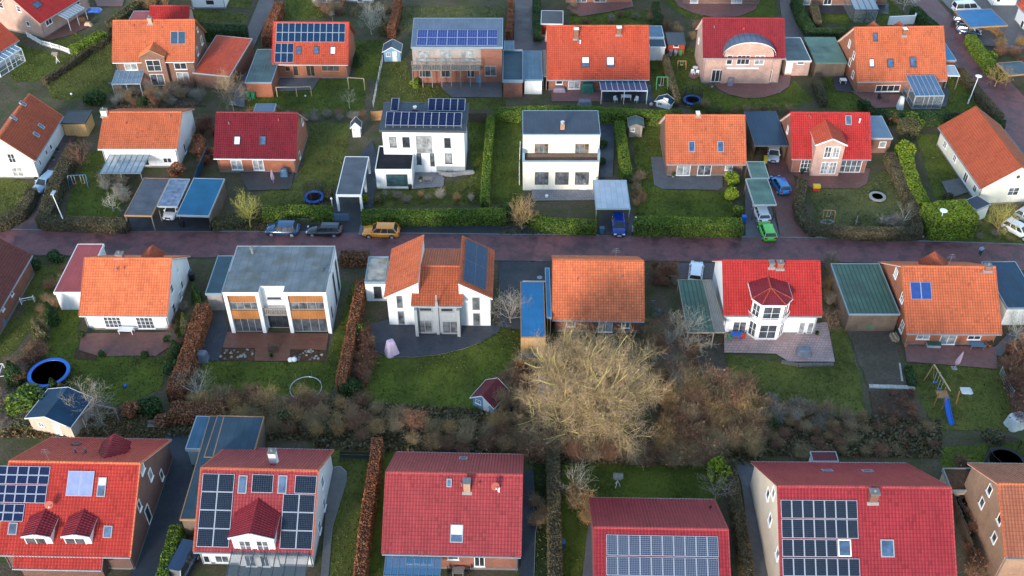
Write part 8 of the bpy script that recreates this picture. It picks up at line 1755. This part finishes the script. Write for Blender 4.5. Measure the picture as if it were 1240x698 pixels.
for lab,x,y,t,m,r in (('small blue ball on the lower left lawn',590,500,'a2','blue_plastic',.22),('yellow green ball on the lower left lawn',415,468,'a2','yellow_plastic',.14),('white ball on the lower left lawn',447,493,'a2','white_plastic',.14),('tiny white ball on the timber frame lawn',271,455,'b0','white_plastic',.15),('pink toy ball by the tiny pale hut',730,498,'c0','cover_pink',.3),('yellow toy on the hedged lawn',660,255,'d1','yellow_plastic',.2),('white ball on the big upper left lawn',336,446,'a0','white_plastic',.18),('orange buoy like ball at the pale rose garden',700,430+60,'c0','red_plastic',.01)):
    if r<.05: continue
    mb=MB(); mb.blob((0,0,r),(r,r,r),0,12,8); tag(mb.build('ball',MATS[m],None,Z(t,x,y)),lab,'ball')
f=thing('sand_box','red and yellow toy kitchen on the hedged lawn corner','toy',Z('d1',263,235)); mb=MB(); mb.box(-.5,-.3,.5,.5,.3,.9); part(f,'bench_top',mb,'yellow_plastic'); mb=MB(); mb.box(-.45,-.28,0,.45,.28,.49); part(f,'cabinet',mb,'red_plastic')
f=thing('seesaw','grey wooden balance beam on the hedged lawn','beam',Z('d1',453,385),R(0)[0] if False else 70); mb=MB(); mb.bar((-.9,0,.15),(.9,0,.35),.12,.2); part(f,'beam',mb,'wood_grey'); mb=MB(); mb.bar((0,-.15,0),(0,.15,.2),.2); part(f,'support',mb,'wood_grey')
f=thing('firewood_stack','stack of firewood and planks by the weathered barn','firewood',Z('d2',640,275),R(0)*0+100)
for i in range(9): mb=MB(); mb.tube((-.5,(i%3)*.3,.12+(i//3)*.22),(.5,(i%3)*.3,.12+(i//3)*.22),.12,None,8); part(f,'log',mb,'wood_pale' if i%2 else 'wood_grey')
f=thing('garden_chest','white green chest against the brick wall of the collector house','chest',Z('d2',812,312)); mb=MB(); mb.box(-.75,-.3,0,.75,.3,.55); part(f,'box',mb,'stone_pale'); mb=MB(); mb.box(-.78,-.33,.55,.78,.33,.62); part(f,'lid',mb,'cover_green')
# small roof fittings on every tiled roof
rv=random.Random(21)
for hh_ in (h3,h8,h9,h10,h11,h12,h15,h16,h18,h21,h23,h26):
    for k in range(2):
        xx=hh_.W*(.12+.76*rv.random()); yy=hh_.yr*(.62+.3*rv.random()); z=hh_.ze+(yy+hh_.ov)*hh_.tan; mb=MB(); mb.lathe([(.09,-.1),(.07,.05),(.07,.32),(.12,.34),(0,.4)],(xx,yy,z),9); part(hh_.roof,'vent_pipe',mb,'cap_grey' if k else 'dish_red')
def mast(h,fx):
    x=h.W*fx; mb=MB(); mb.tube((x,h.yr,h.zr),(x,h.yr,h.zr+1.9),.025,None,6)
    for i,z in enumerate((1.3,1.55,1.8)): mb.bar((x-.5+.1*i,h.yr,h.zr+z),(x+.5-.1*i,h.yr,h.zr+z),.025)
    part(h.roof,'aerial',mb,'steel')
for q in ((h4,.8),(h12,.2),(h21,.7),(h23,.5),(h24,.3)): mast(*q)
pot('round planted tub on the blue paved terrace right of the conservatory',770,405,'c0',m='stone_grey'); chair('dark chair on the red terrace of the four skylight house',560,470,'d0','rubber',30); table('small dark table on the red terrace of the four skylight house',590,478,.9,.7,'d0','wood_dark')
chair('white chair at the right of the round terrace, left one',1205,385,'c0',rot=10); chair('white chair at the right of the round terrace, right one',1228,385,'c0',rot=-10)
for i,(lab,x,y,m) in enumerate((('white bin on the beige house path, top',8,285,'white_plastic'),('black bin on the beige house path',14,350,'rubber'),('teal bin on the beige house path, lower',22,390,'metal_blue'),('grey bin on the beige house path, lowest',30,465,'rubber'))): bin_(lab,x,y,'d3',m)
covered('covered_grill','small dark covered barbecue at the wall of the galleried house','grill',1085,385,1.0,.8,1.3,'cover_blue','b0'); covered('compost_heap','brown compost heap in the top left garden corner','compost',392,95,2.2,1.6,.7,'mulch','a0',seed=4,top=.5); covered('log_pile','pale wood pile beside the top left terrace','wood pile',415,120,1.4,.9,.6,'wood_pale','a0',seed=5,top=.6)
bench('long wooden bench left of the bare trampoline frame',228,508,'b2' if False else 'a3' and '','wood_grey',0,1.6) if False else None
table('grey table with benches on the grey slab terrace of the white tilted panel house',845,195,1.3,.8,'b1','wood_grey'); pot('potted plant on the grey slab terrace',812,195,'b1',m='stone_pale'); pot('tall pot at the black annex window',762,232,'b1',m='rubber')
bench('low black bench frame on the dark lawn beside the rust hedge',505,150,'b3','rubber',0,3.2); covered('sand_pit','white and grey sand pit cover on the play tower lawn','sand pit',970,518,1.3,1.1,.15,'cover_white','d2',seed=6); pot('green round box in a tub by the bungalow terrace',833,175,'c1',m='stone_grey'); bin_('dark bin beside the light blue playhouse',1235,590,'b2','rubber'); bin_('blue water butt behind the olive brown hedge',312,565,'c3','metal_blue')
thing_=lowwall('rough stone border below the lounge on the pink terrace',[(100,385),(180,400),(345,398)],.3,.4,'d2','stone_dull')
for x,y in ((1000,300.5),(560,286.5),(240,283),(860,314)):
    mb=MB(); mb.box(-.25,-.18,0,.25,.18,.02); [mb.box(-.2+i*.1,-.15,.021,-.15+i*.1,.15,.03) for i in range(4)]; tag(mb.build('drain_grate',MATS['steel'],None,Z('',x,y,0)+Vector((0,0,.125))),'iron drain grate at the kerb of the brick street','drain','street drains')
# houses just south of the photograph: they shade the lowest roofs
for i,(x,y,w) in enumerate(((-44,33,12),(-27,31,12),(-9,33,13),(10,30,11),(27,33,13))):
    mb=MB(); mb.box(-w/2,0,0,w/2,9,3.0); o=empty('house',(x,y-12,0),0,'house south of the photographed rows, outside the frame','house','houses outside the frame'); part(o,'wall',mb,'brick_red'); mb=MB(); slab(mb,[(-.5,2.8),(4.5,7.2),(9.5,2.8)],-w/2-.3,w/2+.3,0,.15); part(o,'roof',mb,['tile_red'])
# ================================================================== camera, light
cd=bpy.data.cameras.new('camera'); cam=bpy.data.objects.new('camera',cd); COL.objects.link(cam); cd.sensor_width=36; cd.lens=36*F/1240; cd.clip_start=1; cd.clip_end=6000
cam.location=CAM; cam.rotation_euler=(R(90)-PITCH,0,YAW); SC.camera=cam
EL=R(SUN_EL); AZ=R(SUN_AZ)   # light travels towards compass AZ (east of +y)
dv=Vector((math.sin(AZ)*math.cos(EL),math.cos(AZ)*math.cos(EL),-math.sin(EL)))
sd=bpy.data.lights.new('sun','SUN'); so=bpy.data.objects.new('sun',sd); COL.objects.link(so); sd.energy=SUN_E; sd.angle=R(SUN_A); sd.color=SUN_C; so.rotation_euler=dv.to_track_quat('-Z','Y').to_euler()
w=bpy.data.worlds.new('World'); SC.world=w; w.use_nodes=True; n=w.node_tree.nodes; l=w.node_tree.links
sk=n.new('ShaderNodeTexSky'); sk.sky_type='NISHITA'; sk.sun_disc=False; sk.sun_elevation=EL; sk.sun_rotation=AZ+math.pi; sk.dust_density=SKY_D; sk.air_density=1.0; sk.ozone_density=1.0; sk.altitude=100
l.new(sk.outputs[0],n['Background'].inputs['Color']); n['Background'].inputs['Strength'].default_value=SKY_S
SC.view_settings.view_transform='Standard'; SC.view_settings.look='None'; SC.view_settings.gamma=1; SC.view_settings.exposure=EXPO
SC.render.engine='CYCLES'; SC.cycles.max_bounces=6; SC.cycles.transparent_max_bounces=12; SC.cycles.use_denoising=True
